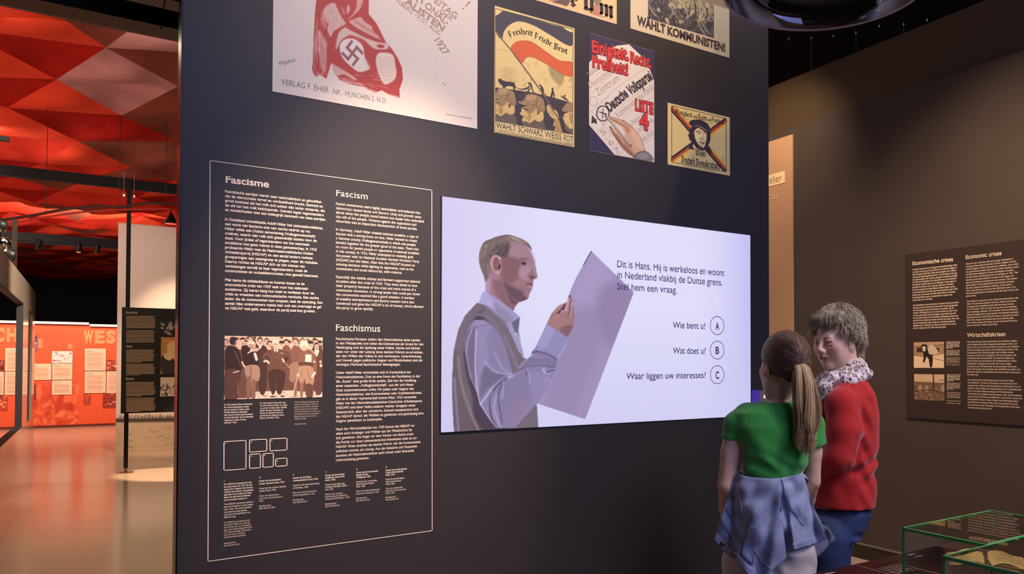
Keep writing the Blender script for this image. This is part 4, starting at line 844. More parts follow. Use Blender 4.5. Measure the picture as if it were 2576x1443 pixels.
def blackletter(pr, text, path, cap, nib=(.12, .1), squeeze=1.0):
    """letters drawn with a slanted broad pen along a path of pixels"""
    U = np.array([pr.pl.uv(*p) for p in (spline(path, 10, False) if len(path) > 2 else path)]); d = np.linalg.norm(np.diff(U, axis=0), axis=1); S = np.concatenate([[0], np.cumsum(d)])
    h = pr.pl.uv(path[0][0], path[0][1] - cap)[1] - pr.pl.uv(*path[0])[1]
    Wd = sum(BL[c][0] for c in text); sx = S[-1] / Wd; x = 0
    for c in text:
        w, strokes = BL[c]; s_ = (x + w / 2) * sx
        p = np.array([np.interp(s_, S, U[:, 0]), np.interp(s_, S, U[:, 1])]); e = np.array([np.interp(min(s_ + h * .4, S[-1]), S, U[:, 0]), np.interp(min(s_ + h * .4, S[-1]), S, U[:, 1])]); b_ = np.array([np.interp(max(s_ - h * .4, 0), S, U[:, 0]), np.interp(max(s_ - h * .4, 0), S, U[:, 1])])
        t = (e - b_) / np.linalg.norm(e - b_); n = np.array([-t[1], t[0]])
        for st in strokes:
            for (ax, ay), (bx, by) in zip(st[:-1], st[1:]):
                q = []
                for px_, py_ in ((ax - nib[0] / 2, ay - nib[1] / 2), (bx - nib[0] / 2, by - nib[1] / 2), (bx + nib[0] / 2, by + nib[1] / 2), (ax + nib[0] / 2, ay + nib[1] / 2)):
                    q.append(p + t * (px_ - w / 2) * sx + n * py_ * h)
                q = np.array(q)
                tt = (t + n) * .02 * h
                pr._add(q, [[0, 1, 2, 3]])
                for k in (q[:2].mean(0) * 0 + (q[0] + q[3]) / 2, (q[1] + q[2]) / 2):
                    r = nib[0] * h * .5; pr._add(np.array([k - t * r, k - n * r, k + t * r, k + n * r]), [[0, 1, 2, 3]])
        x += w
M_sheet = mat('printed_poster', vcol=True, rough=.55)
INV = np.array([1.06, 1.2, 1.42])
def ink(name, c):
    l = np.clip(lin(c) * INV, 0, 1); m = mat(name, (0, 0, 0), .6); m.node_tree.nodes['Principled BSDF'].inputs['Base Color'].default_value = (*l, 1); return m
def poster(name, label, c):
    t = thing(name, label, 'poster', tuple(WALL.P(*WALL.uv(*c), .0004)), 'election posters on the charcoal wall'); return t
# ================================================================== the screen
s1 = thing('video_screen', 'large glowing lavender screen with a bespectacled young man reading a paper', 'screen', tuple(WALL.P(*WALL.uv(1500, 810))))
cv = Canvas(1100, 485, 1896, 1094, 1.5, (220, 217, 247))
yy, xx = np.mgrid[0:cv.H, 0:cv.W]; X = cv.x0 + xx / cv.S; Y = cv.y0 + yy / cv.S
def lerp(a, b, t): return a[None, None] + (b - a)[None, None] * np.clip(t, 0, 1)[..., None]
base = lerp(np.array([214., 202, 240]), np.array([223., 221, 249]), (X - 1109) / 260)
base += (np.array([182., 176, 236]) - base) * (np.clip((X - 1740) / 190, 0, 1) ** 1.6)[..., None]
base += (np.array([203., 200, 240]) - base) * (np.clip((Y - 780) / 320, 0, 1) * .8)[..., None]
cv.A[:] = base
# sheet of paper
cv.frame(1340, 610, 3.1357)
pm = cv.poly([(462, 66), (798, 392), (414, 1392), (36, 1268), (120, 1130), (200, 900), (270, 720), (320, 640), (326, 520), (290, 400), (340, 280), (400, 175)], (158, 143, 184), smooth=False)
cv.poly([(462, 66), (640, 240), (500, 500), (320, 480), (290, 400), (340, 280)], (168, 153, 194), 60, .9, clip=pm)
cv.poly([(560, 330), (798, 392), (660, 780), (560, 760), (500, 560)], (146, 128, 168), 60, .9, clip=pm)
cv.poly([(330, 560), (520, 620), (420, 1392), (100, 1300)], (150, 134, 172), 50, .6, clip=pm)
cv.poly([(640, 900), (414, 1392), (330, 1360), (520, 900)], (164, 146, 182), 40, .7, clip=pm)
cv.line([(400, 178), (462, 68)], 7, (70, 60, 84)); cv.line([(470, 74), (798, 392)], 3, (186, 172, 210), 0, .7); cv.line([(290, 400), (340, 282), (400, 178)], 3, (196, 184, 224), 0, .7)
# body: vest
cv.frame(1110, 720, 3.9)
V0 = (116, 102, 116); VD = (72, 60, 76); VL = (156, 144, 172); SH = (138, 126, 168); SD = (102, 90, 124); SL = (184, 174, 216)
vm = cv.poly([(350, 160), (470, 190), (640, 360), (700, 430), (800, 690), (850, 720), (940, 1180), (955, 1420), (125, 1440), (110, 1180), (105, 940), (120, 640), (165, 430), (230, 290)], V0, smooth=False)
cv.poly([(240, 560), (330, 300), (420, 300), (660, 860), (700, 1300), (560, 1440), (330, 1440), (300, 1100), (250, 800)], VD, 22, .95, clip=vm)
cv.poly([(110, 700), (190, 700), (300, 1240), (400, 1440), (140, 1440)], (100, 86, 98), 26, .8, clip=vm)
cv.line([(165, 700), (200, 960), (290, 1240), (380, 1440)], 26, (150, 132, 142), 12, .75, clip=vm); cv.line([(225, 640), (260, 900), (330, 1060)], 26, (70, 58, 76), 14, .8, clip=vm); cv.line([(130, 900), (150, 1200), (170, 1430)], 18, (158, 146, 176), 10, .7, clip=vm)
cv.line([(420, 215), (340, 280), (260, 380), (232, 480), (220, 600)], 20, (108, 96, 116), 5, .8, clip=vm); cv.line([(350, 275), (460, 300), (560, 420), (640, 560), (700, 700), (740, 800)], 30, (122, 110, 134), 8, .9, clip=vm); cv.line([(430, 220), (330, 285)], 5, (70, 60, 80), 1, .8, clip=vm)
cv.line([(450, 205), (620, 350), (740, 560), (830, 720)], 16, (146, 134, 164), 4, .8, clip=vm); cv.line([(620, 480), (700, 660), (760, 800)], 12, (150, 138, 166), 4, .6, clip=vm)
# shirt front strip and collar
cv.poly([(640, 360), (690, 340), (770, 300), (760, 420), (790, 600), (815, 690), (760, 640), (700, 500)], (160, 150, 190), 0, 1, False); cv.poly([(690, 350), (772, 300), (760, 400), (745, 480), (715, 430)], (104, 94, 128), 3, .95, False); cv.ell(730, 468, 12, 13, (214, 206, 232)); cv.ell(730, 468, 6, 7, (120, 110, 150)); cv.line([(760, 500), (795, 610), (812, 680)], 6, (196, 188, 226), 1, .8)
# neck and face
cv.frame(1180, 570, 6.5607)
SK = (152, 112, 120); SKD = (108, 76, 88); SKL = (190, 152, 176); SKR = (176, 122, 128)
nm = cv.poly([(270, 900), (330, 780), (340, 560), (520, 560), (640, 1000), (760, 1200), (820, 1250), (760, 1320), (725, 1420), (500, 1300), (270, 1080)], (160, 120, 138), smooth=False)
cv.poly([(400, 900), (560, 880), (700, 1100), (800, 1200), (720, 1400), (560, 1260), (420, 1080)], (138, 98, 110), 24, .95, clip=nm); cv.poly([(620, 1000), (740, 1160), (820, 1250), (700, 1260)], (96, 68, 84), 22, .9, clip=nm); cv.line([(300, 800), (300, 1060)], 90, (184, 148, 186), 24, .8, clip=nm); cv.line([(500, 930), (560, 1130), (660, 1300)], 20, (110, 76, 90), 12, .5, clip=nm)
fm = cv.poly([(680, 240), (860, 260), (990, 310), (1030, 380), (1060, 480), (1095, 560), (1100, 660), (1112, 730), (1134, 820), (1110, 858), (1064, 872), (1056, 940), (1052, 985), (1036, 1020), (1040, 1040), (1010, 1075), (992, 1120), (990, 1150), (960, 1200), (880, 1230), (800, 1255), (720, 1200), (600, 1020), (520, 900), (500, 760), (520, 500), (640, 420)], SK, smooth=False)
cv.poly([(700, 260), (980, 310), (1040, 470), (1060, 520), (900, 520), (700, 500)], (166, 130, 146), 30, .8, clip=fm); cv.line([(990, 330), (1045, 450), (1085, 560), (1098, 640)], 34, (204, 174, 208), 14, .9, clip=fm)
cv.poly([(540, 540), (760, 520), (880, 640), (760, 900), (560, 900)], (128, 92, 98), 40, .85, clip=fm); cv.poly([(860, 640), (960, 680), (1000, 800), (960, 900), (820, 800)], (178, 140, 158), 26, .85, clip=fm)
cv.poly([(560, 920), (700, 980), (860, 1060), (960, 1180), (860, 1235), (740, 1200), (600, 1040)], (98, 72, 88), 30, .9, clip=fm); cv.poly([(940, 1050), (1000, 1080), (980, 1160), (900, 1130)], (152, 118, 142), 16, .8, clip=fm); cv.poly([(760, 880), (940, 900), (960, 960), (820, 1000)], (160, 118, 128), 26, .7, clip=fm)
cv.poly([(860, 590), (940, 580), (950, 630), (890, 630)], (72, 50, 66), 12, .85, clip=fm); cv.line([(850, 530), (940, 525), (990, 545)], 18, (110, 82, 92), 8, .8, clip=fm); cv.line([(880, 600), (945, 612)], 10, (50, 34, 48), 2, .9, clip=fm)
cv.poly([(985, 790), (1000, 850), (1060, 870), (1075, 820), (1040, 810)], (110, 76, 90), 10, .8, clip=fm); cv.ell(1045, 832, 22, 12, (74, 44, 56), blur=5, a=.9, clip=fm); cv.line([(1065, 680), (1100, 760), (1120, 810)], 26, (184, 142, 158), 10, .8, clip=fm); cv.line([(980, 760), (965, 850)], 12, (120, 84, 98), 8, .6, clip=fm)
cv.poly([(945, 950), (1010, 930), (1055, 950), (1045, 975), (990, 965)], (120, 76, 96), 5, .95, clip=fm); cv.poly([(960, 962), (1045, 975), (1038, 1030), (1000, 1000)], (192, 142, 168), 6, .9, clip=fm); cv.line([(945, 955), (1000, 965), (1045, 985)], 7, (74, 44, 62), 2, .9, clip=fm); cv.line([(940, 900), (960, 940)], 14, (130, 94, 108), 10, .6, clip=fm)
# hair
hm = cv.poly([(268, 905), (240, 810), (180, 650), (160, 520), (180, 380), (250, 250), (360, 200), (480, 155), (620, 130), (720, 145), (850, 190), (940, 240), (1010, 310), (1032, 385), (940, 310), (820, 270), (685, 262), (690, 340), (650, 420), (640, 500), (560, 530), (510, 500), (430, 470), (380, 520), (365, 620), (350, 740), (320, 840)], (120, 100, 100))
cv.poly([(470, 300), (640, 280), (650, 420), (600, 500), (520, 490), (400, 470), (330, 560), (290, 480), (380, 360)], (84, 66, 78), 26, .85, clip=hm); cv.poly([(190, 600), (260, 560), (330, 780), (280, 880), (240, 810)], (120, 100, 104), 14, .7, clip=hm)
rs = np.random.RandomState(2)
for i in range(70):
    x = rs.uniform(200, 620); y = 180 + abs(x - 560) * .35 + rs.uniform(0, 180); L = rs.uniform(50, 120)
    cv.line([(x, y), (x - L * .35, y + L * .5), (x - L * .5, y + L)], [2, 9, 3], [(186, 166, 148), (92, 74, 82), (170, 150, 140)][rs.randint(3)], 1.5, .55, clip=hm)
for i in range(26):
    x = rs.uniform(560, 700); y = rs.uniform(150, 200); cv.line([(x, y), (x + 130, y + 30 + i), (x + 300, y + 110 + i * 2)], [3, 11, 3], [(188, 168, 152), (104, 84, 88), (150, 130, 126)][rs.randint(3)], 1.5, .6, clip=hm)
for i in range(26):
    x = rs.uniform(175, 330); y = rs.uniform(450, 700); cv.line([(x, y), (x + 15, y + 60), (x + 35, y + 130)], [2, 8, 2], [(180, 160, 150), (96, 78, 86)][rs.randint(2)], 1.5, .5, clip=hm)
# ear and glasses
em = cv.poly([(355, 640), (352, 560), (385, 490), (440, 464), (490, 490), (520, 560), (535, 650), (530, 720), (500, 780), (460, 795), (410, 760), (375, 700)], (186, 134, 140))
cv.poly([(400, 600), (420, 520), (460, 500), (500, 560), (520, 680), (470, 740), (420, 700)], (120, 76, 90), 12, .85, clip=em); cv.line([(372, 660), (368, 570), (400, 500), (450, 478), (495, 510)], 12, (212, 166, 176), 3, .9, clip=em); cv.ell(505, 660, 16, 40, (60, 34, 48), blur=8, clip=em); cv.ell(470, 750, 34, 30, (196, 150, 154), blur=8, clip=em); cv.line([(430, 640), (470, 620), (480, 560)], 12, (176, 120, 130), 4, .8, clip=em)
cv.line([(500, 490), (600, 508), (720, 520), (820, 560), (940, 600)], 7, (92, 70, 96), 1, .9); cv.line([(945, 590), (950, 660), (990, 740), (1030, 680), (1045, 600), (1010, 545), (965, 550), (945, 590)], 6, (196, 186, 216), 1, .8); cv.ell(992, 640, 40, 80, (170, 160, 200), blur=10, a=.35); cv.line([(1050, 640), (1090, 650), (1110, 660)], 6, (210, 196, 226), 2, .8)
# collar over neck
cv.frame(1110, 720, 3.9)
cm = cv.poly([(408, 52), (440, 55), (560, 130), (700, 235), (772, 300), (700, 345), (652, 368), (560, 290), (470, 205), (368, 160)], (160, 150, 194), smooth=False); cv.poly([(408, 52), (470, 80), (520, 200), (460, 200), (370, 160)], (176, 166, 218), 14, .9, clip=cm); cv.poly([(520, 160), (700, 300), (652, 360), (560, 280)], (140, 130, 164), 16, .8, clip=cm); cv.line([(400, 175), (480, 215), (570, 300), (650, 366)], 5, (96, 84, 112), 1.5, .8); cv.line([(440, 55), (560, 130), (700, 235), (772, 300)], 4, (196, 188, 226), 1, .6, clip=cm)
# hand
hd = cv.poly([(1042, 350), (1080, 270), (1110, 230), (1150, 190), (1218, 158), (1235, 150), (1248, 90), (1265, 80), (1285, 130), (1300, 200), (1305, 300), (1295, 400), (1225, 540), (1100, 480), (1020, 420)], (158, 118, 122), smooth=False)
H = lambda pts, w, c, b=4, a=.85: cv.line(pts, w, c, b, a, clip=hd)
H([(1110, 240), (1160, 200), (1216, 170)], 34, (180, 136, 138), 6); H([(1150, 262), (1190, 220), (1215, 180)], 22, (78, 44, 56), 6, .9); H([(1222, 235), (1240, 160), (1258, 100)], 26, (196, 156, 176), 6); H([(1258, 86), (1262, 110)], 16, (92, 60, 80), 3); H([(1268, 140), (1262, 230), (1240, 290)], 10, (118, 80, 96), 4, .8); H([(1284, 160), (1280, 240), (1270, 290)], 20, (190, 150, 168), 5, .8); H([(1292, 200), (1288, 290)], 6, (110, 76, 92), 3, .7)
cv.poly([(1060, 330), (1150, 290), (1240, 300), (1280, 400), (1230, 480), (1150, 430)], (166, 124, 124), 16, .8, clip=hd); cv.poly([(1180, 400), (1290, 380), (1240, 485), (1170, 445)], (124, 88, 100), 12, .8, clip=hd); H([(1120, 300), (1180, 260), (1220, 240)], 16, (186, 146, 150), 8, .7); cv.poly([(1170, 235), (1190, 236), (1184, 250)], (220, 200, 220), 2, .9, clip=hd)
# far part of the shoulder and sleeve
sm = cv.poly([(325, 330), (420, 330), (500, 380), (560, 450), (620, 570), (665, 720), (700, 860), (740, 830), (790, 750), (880, 680), (890, 640), (930, 590), (1035, 365), (1130, 430), (1253, 508), (1200, 620), (1135, 720), (1130, 800), (1080, 900), (1060, 960), (940, 1150), (800, 1300), (730, 1380), (540, 1390), (470, 1300), (380, 1165), (350, 1040), (280, 880), (235, 640), (225, 520), (270, 400)], SH, smooth=False)
P = lambda pts, c, b=14, a=.85: cv.poly(pts, c, b, a, clip=sm)
Ls = lambda pts, w, c, b=6, a=.8: cv.line(pts, w, c, b, a, clip=sm)
P([(240, 460), (330, 420), (350, 700), (340, 980), (280, 860), (235, 640)], (112, 98, 128), 14); P([(300, 330), (420, 330), (500, 385), (330, 400)], (150, 140, 186), 6); P([(360, 420), (480, 400), (470, 640), (430, 900), (380, 1080), (350, 900)], (150, 138, 180), 16, .7)
P([(500, 420), (600, 560), (680, 830), (600, 840), (470, 690), (440, 520)], (134, 122, 160), 22, .7); P([(430, 780), (520, 840), (640, 850), (560, 920), (440, 1020), (380, 1100), (390, 900)], (110, 98, 132), 22, .9); Ls([(520, 640), (600, 800), (690, 860)], 20, (168, 158, 196), 8, .6); Ls([(430, 740), (520, 830), (640, 858), (700, 868)], 18, (172, 160, 200), 6, .7)
Ls([(345, 430), (338, 600), (335, 800), (355, 1040), (380, 1160)], 16, (196, 186, 226), 5, .8); Ls([(300, 420), (255, 560), (250, 700), (290, 900), (350, 1040)], 12, (178, 168, 210), 4, .8); Ls([(330, 400), (480, 376), (545, 410)], 6, (86, 76, 106), 2, .8); Ls([(330, 440), (324, 340)], 5, (110, 98, 132), 2, .7)
P([(620, 930), (760, 860), (880, 850), (1020, 960), (900, 1120), (760, 1280), (640, 1340), (600, 1200), (590, 1020)], (132, 120, 158), 24, .8); P([(860, 850), (1000, 860), (1060, 940), (960, 1100), (800, 1260), (700, 1300), (860, 1080)], (148, 134, 180), 26, .8); P([(760, 1120), (900, 1060), (880, 1160), (740, 1330), (640, 1380), (640, 1280)], (142, 122, 156), 24, .8)
Ls([(700, 880), (600, 920), (500, 1000), (440, 1080), (380, 1160)], 16, (192, 182, 222), 5, .85); Ls([(640, 900), (560, 960), (500, 1040), (480, 1160), (500, 1300), (540, 1385)], 22, (84, 72, 100), 8, .85); Ls([(600, 960), (560, 1060), (575, 1200), (600, 1340)], 16, (92, 80, 110), 6, .8); Ls([(545, 1060), (520, 1180), (560, 1340), (590, 1385)], 9, (196, 186, 222), 4, .8); Ls([(610, 930), (600, 1080), (585, 1090)], 10, (186, 176, 212), 4, .7); Ls([(500, 1020), (490, 1160), (520, 1300)], 9, (180, 170, 206), 4, .7); Ls([(390, 1150), (450, 1260), (540, 1385)], 10, (200, 190, 228), 4, .7)
Ls([(740, 830), (830, 790), (960, 775), (1080, 790), (1130, 790)], 14, (92, 82, 116), 5, .85); Ls([(830, 790), (860, 860), (870, 940)], 12, (174, 164, 204), 5, .7); Ls([(830, 810), (840, 880)], 16, (96, 84, 118), 6, .6); P([(760, 760), (900, 690), (1120, 720), (1130, 780), (960, 780), (830, 790)], (126, 114, 152), 12, .85); Ls([(740, 820), (830, 725), (910, 660)], 8, (180, 170, 212), 3, .7)
Ls([(1010, 800), (1000, 830), (1050, 850), (1130, 800)], 22, (180, 170, 220), 6, .8); Ls([(1040, 845), (1120, 815)], 14, (74, 64, 96), 4, .8); Ls([(1068, 900), (1064, 960)], 10, (188, 180, 226), 3, .7); Ls([(1060, 860), (1000, 960), (1050, 960)], 18, (160, 148, 196), 10, .6)
P([(1035, 365), (1253, 508), (1150, 700), (1040, 660), (930, 600)], (148, 140, 186), 8, .9); P([(1035, 365), (1120, 420), (1010, 620), (940, 590)], (164, 156, 206), 18, .7); Ls([(890, 650), (960, 640), (1050, 670), (1130, 715)], 12, (80, 70, 100), 4, .9); Ls([(930, 590), (1030, 635), (1140, 700)], 5, (104, 94, 126), 2, .6); Ls([(1253, 508), (1200, 610), (1140, 705)], 8, (194, 184, 232), 3, .8); Ls([(880, 660), (900, 690), (1000, 700)], 8, (166, 156, 196), 4, .6)
cv.ell(1845, 0, 1, 1, (0, 0, 0)) if False else None
cv.frame(0, 0, 1.0); cv.ell(1803, 757, 7, 10, (226, 222, 250), blur=4, a=.8); cv.grain(2.2, .7)
quad = [(1109, 495), (1884, 591), (1888, 1047.5), (1110, 1083.5)]
cv.sheet('picture', WALL, quad, mat('screen_glow', vcol=True, emit=1.0, rough=.5, spec=.1), s1, 1.35, .006)
a, b = WALL.uv(1109.5, 1083.5), WALL.uv(1886, 594); o_ = np.array(s1.location)
MB().box((a[0] - .006 - o_[0], -.004, a[1] - .006 - o_[2]), (b[0] + .006 - o_[0], 0, b[1] + .006 - o_[2])).build('bezel', mat('black_bezel', (12, 11, 14), .4), s1)
M_txt = mat('dark_blue_letter', (52, 46, 86), .6, emit=1.0)
K = lambda x, y: (1540 + x / 4.244, 640 + y / 4.244)
LIFT = .0075
def spr(name, fn): pr = Print(WALL, LIFT); fn(pr); return pr.build(name, M_txt, s1)
for t_, a, x1, cap in (('Dit is Hans. Hij is werkeloos en woont', (44, 136), 1187, 17), ('in Nederland vlakbij de Duitse grens.', (44, 252), 1166, 17), ('Stel hem een vraag.', (44, 374), 682, 16.5)):
    spr('question_text', lambda pr: pr.hline(t_, K(*a), K(x1, 0)[0], cap, bold=.006, res=4))
for t_, a, x1 in (('Wie bent u?', (638, 785), 986), ('Wat doet u?', (638, 1058), 988), ('Waar liggen uw interesses?', (142, 1330), 990)):
    spr('answer_text', lambda pr: pr.hline(t_, K(*a), K(x1, 0)[0], 15.5, bold=.008, res=4))
for ch, cy, ly in (('A', 758, 800), ('B', 1020, 1060), ('C', 1282, 1324)):
    spr('answer_ring', lambda pr: pr.ring(K(1111, cy), 22.6, 1.7)); spr('answer_letter', lambda pr: pr.hline(ch, K(1092, ly), K(1132, 0)[0], 17.5, bold=.03, res=4))
# ================================================================== posters
def backing(t, quad, m=None, up=0.0):
    a, b = WALL.uv(*quad[3]), WALL.uv(*quad[1]); o_ = np.array(t.location)
    MB().box((a[0] - o_[0], -.0008, a[1] - o_[2]), (b[0] - o_[0], 0, b[1] - o_[2] + up)).build('sheet', m or mat('poster_edge', (150, 130, 108), .7), t)
# 1 large sheet with the red figure
p1 = poster('poster', 'largest cream poster with a red ink figure wearing an armband', (940, 100))
cv = Canvas(676, -160, 1210, 335, 2, (232, 214, 190)); cv.frame(780, 0, 5.552)
R0 = (186, 62, 52); R1 = (214, 128, 112); CR = (232, 214, 190)
f0 = cv.poly([(130, -300), (820, -300), (822, 200), (930, 330), (1060, 590), (1150, 690), (1230, 820), (1285, 950), (1298, 1110), (1250, 1240), (1255, 1370), (1220, 1360), (1100, 1320), (1000, 1260), (900, 1300), (760, 1220), (560, 1180), (420, 1120), (330, 1010), (300, 870), (240, 1060), (230, 1100), (130, 1040), (100, 1070), (60, 1060), (25, 960), (40, 850), (45, 600), (60, 300), (75, 100)], R0, smooth=False)
I = lambda pts, c=CR, b=6, a=.9, sm_=True: cv.poly(pts, c, b, a, sm_, clip=f0)
I([(195, 120), (260, 60), (340, 40), (380, 110), (440, 240), (500, 330), (420, 380), (330, 440), (290, 520), (240, 410), (260, 320), (215, 310), (190, 200)], (226, 190, 168)); I([(150, 250), (190, 200), (240, 320), (200, 420), (160, 340)], R1, 10, .6)
I([(120, 420), (180, 480), (250, 640), (225, 800), (222, 1000), (150, 960), (110, 700), (60, 860), (70, 500)], (214, 160, 144), 16, .75); I([(440, 100), (480, 140), (490, 220), (450, 180)], R1, 5, .8); I([(530, 60), (560, 130), (520, 200), (510, 130)], (226, 180, 160), 6, .9)
I([(660, -20), (740, -20), (700, 120), (600, 220), (520, 300), (560, 240), (640, 120)], (226, 176, 156), 8, .85); I([(560, 290), (700, 240), (760, 300), (860, 370), (880, 430), (940, 490), (990, 560), (900, 520), (760, 450), (640, 380), (560, 320)], (226, 186, 164), 8, .9)
for k in range(9): cv.line([(600 + k * 42, 260 + k * 26), (640 + k * 40, 330 + k * 24)], 14, (196, 96, 80), 4, .8, clip=f0)
I([(430, 420), (540, 370), (620, 440), (720, 500), (860, 560), (960, 590), (1080, 610), (1085, 680), (1000, 690), (900, 680), (800, 610), (700, 560), (560, 500), (440, 560), (360, 700), (380, 520)], (228, 204, 180), 7, .9); cv.ell(985, 645, 55, 26, R0, .15, 3)
I([(420, 640), (450, 580), (520, 540), (620, 540), (700, 590), (750, 680), (760, 780), (830, 900), (830, 960), (740, 1000), (640, 1000), (520, 900), (430, 760)], (232, 214, 190), 8, 1)
cv.poly([(415, 660), (440, 590), (510, 545), (620, 560), (700, 610), (745, 690), (755, 790), (720, 880), (640, 915), (550, 890), (450, 770)], (236, 222, 200)); cv.poly([(760, 740), (860, 700), (940, 750), (900, 800), (850, 830), (830, 950), (790, 860)], R0, 8, .6, clip=f0)
I([(920, 830), (960, 740), (1100, 740), (1170, 790), (1190, 900), (1205, 1010), (1180, 1110), (1060, 1180), (1000, 1130), (940, 980)], (234, 212, 184), 6, 1)
for k in range(14): cv.line([(940 + (k % 3) * 10, 800 + k * 26), (1050, 806 + k * 26), (1180, 796 + k * 26)], 4, (186, 112, 92), 1, .5 if k % 2 else .8, clip=f0)
I([(310, 870), (420, 900), (560, 1010), (660, 1080), (620, 1120), (480, 1040), (360, 1060), (320, 960)], (226, 186, 168), 10, .85); I([(420, 1120), (700, 1160), (860, 1250), (900, 1300), (560, 1230)], (226, 190, 168), 14, .6)
cv.poly([(500, 385), (600, 380), (700, 420), (850, 500), (1000, 560), (1040, 600), (900, 570), (720, 500)], R0, 3, .95, clip=f0); cv.poly([(520, 480), (640, 510), (760, 560), (880, 700), (940, 760), (860, 720), (740, 620), (620, 540)], R0, 8, .85, clip=f0)
cv.poly([(240, 640), (300, 500), (420, 400), (350, 560), (345, 690), (420, 780), (560, 920), (700, 1010), (900, 1000), (960, 1160), (820, 1240), (600, 1060), (300, 880), (230, 800)], R0, 3, 1, clip=f0)
rs = np.random.RandomState(8)
for i in range(60):
    x = rs.uniform(50, 230); y = rs.uniform(100, 900); cv.line([(x, y), (x + rs.uniform(-10, 14), y + 70), (x + rs.uniform(-14, 20), y + 150)], [2, 8, 2], [(240, 216, 196), (168, 46, 40), (214, 150, 134)][rs.randint(3)], 1, .55, clip=f0)
for i in range(50):
    x = rs.uniform(380, 1000); y = rs.uniform(990, 1240); cv.line([(x, y), (x + 50, y + 14), (x + 110, y + 24)], [2, 7, 2], [(238, 212, 192), (170, 48, 40)][rs.randint(2)], 1, .5, clip=f0)
for i in range(30):
    x = rs.uniform(200, 460); y = rs.uniform(60, 420); cv.line([(x, y), (x + 12, y + 24), (x + 16, y + 50)], [2, 8, 2], (190, 96, 82), 1, .5, clip=f0)
for x in range(-20, 500, 16): cv.line([(760 + x, 1240 + x * .22), (770 + x, 1290 + x * .24 + rs.uniform(-20, 30))], 10, CR, 3, .7)
for x in range(20, 240, 18): cv.line([(x, 1060 - abs(x - 130) * .2), (x + 4, 1000 + rs.uniform(0, 40))], 7, CR, 2, .7)
# armband emblem
BC = (592, 742); ua = np.array([.62, .66]); ub = np.array([.60, -.80]); ua, ub = ua * 118, ub * 102
seg = [((-1, 0), (1, 0)), ((0, -1), (0, 1)), ((-1, 0), (-1, 1)), ((0, 1), (1, 1)), ((1, 0), (1, -1)), ((0, -1), (-1, -1))]
for (a0, a1), (b0, b1) in seg:
    A_0 = np.array(BC) + ua * a0 + ub * a1; B_0 = np.array(BC) + ua * b0 + ub * b1; along = ua if a1 == b1 else ub; acr = ub if a1 == b1 else ua; e = along / np.linalg.norm(along) * 19; n_ = acr / np.linalg.norm(acr) * 19
    if (B_0 - A_0) @ e < 0: e = -e
    cv.poly([tuple(A_0 - e - n_), tuple(B_0 + e - n_), tuple(B_0 + e + n_), tuple(A_0 - e + n_)], (156, 92, 82), 1, 1, False)
cv.frame(680, 0, 4.244); cv.line([(1845, 885), (1862, 900), (1872, 915)], 9, (150, 124, 104), 2, .8); cv.line([(2128, 20), (2085, 68)], [14, 6], (180, 70, 60), 1); cv.ell(2060, 91, 8, 8, (110, 80, 70))
cv.grain(2.5, 1)
q = [(685, -140), (1200, -140 + 0), (1200, 324), (685, 230)]
top = WALL.uv(1200, 0)[1]; 
a_, b_ = WALL.uv(685, 230), WALL.uv(1200, 324); H1 = (b_[0] - a_[0]) / .72
def vpix(u, v):
    return proj(WALL.P(u, v))
q = [vpix(a_[0], a_[1] + H1), vpix(b_[0], a_[1] + H1), (1200, 324), (685, 230)]
cv.sheet('print', WALL, [vpix(a_[0], a_[1] + .62), vpix(b_[0], a_[1] + .62), q[2], q[3]], M_sheet, p1, 1.3, .0014, INV)
backing(p1, q)
I_grey = ink('grey_poster_ink', (116, 104, 98)); I_tan = ink('tan_poster_ink', (180, 146, 116))
pr = Print(WALL, .002); J = lambda x, y: (680 + x / 4.244, y / 4.244)
pr.line('VERLAG F. EHER', J(120, 902), 14.5, J(622, 990), bold=-.012, res=3); pr.line('NF.', J(670, 1000), 12.5, J(752, 1018), bold=-.012, res=3); pr.line('MÜNCHEN 2', J(800, 1026), 13, J(1105, 1080), bold=-.012, res=3); pr.line('N.O.', J(1140, 1088), 12.5, J(1240, 1104), bold=-.012, res=3)
pr.line('Mjölnir', J(104, 700), 9, J(278, 655), bold=-.01, italic=.1); pr.line('MANDRUCK A.G. MÜNCHEN', J(1872, 1228), 4, J(2148, 1274), bold=-.01)
pr.build('printed_lettering', I_grey, p1)
pr = Print(WALL, .002); N_ = lambda x, y: (1000 + x / 9.618, y / 9.618)
for t_, a, b, cap, bd_ in (('EITAG', (880, 60), (1400, 470), 17, .012), ('DER', (1020, 300), (1300, 520), 9.5, .006), ('ONAL-', (640, 170), (1190, 620), 18, .016), ('TI', (380, 30), (600, 110), 18, .02), ('ALISTEN', (160, 60), (1090, 770), 17, .03), ('NBERG 19./21. AUG.', (-30, 50), (1020, 870), 11, .0)):
    pr.line(t_, N_(*a), cap, N_(*b), bold=bd_, res=3)
pr.line('1927', N_(880, 980), 20, N_(1120, 1345), bold=.01, res=4)
pr.build('printed_lettering', I_tan, p1)
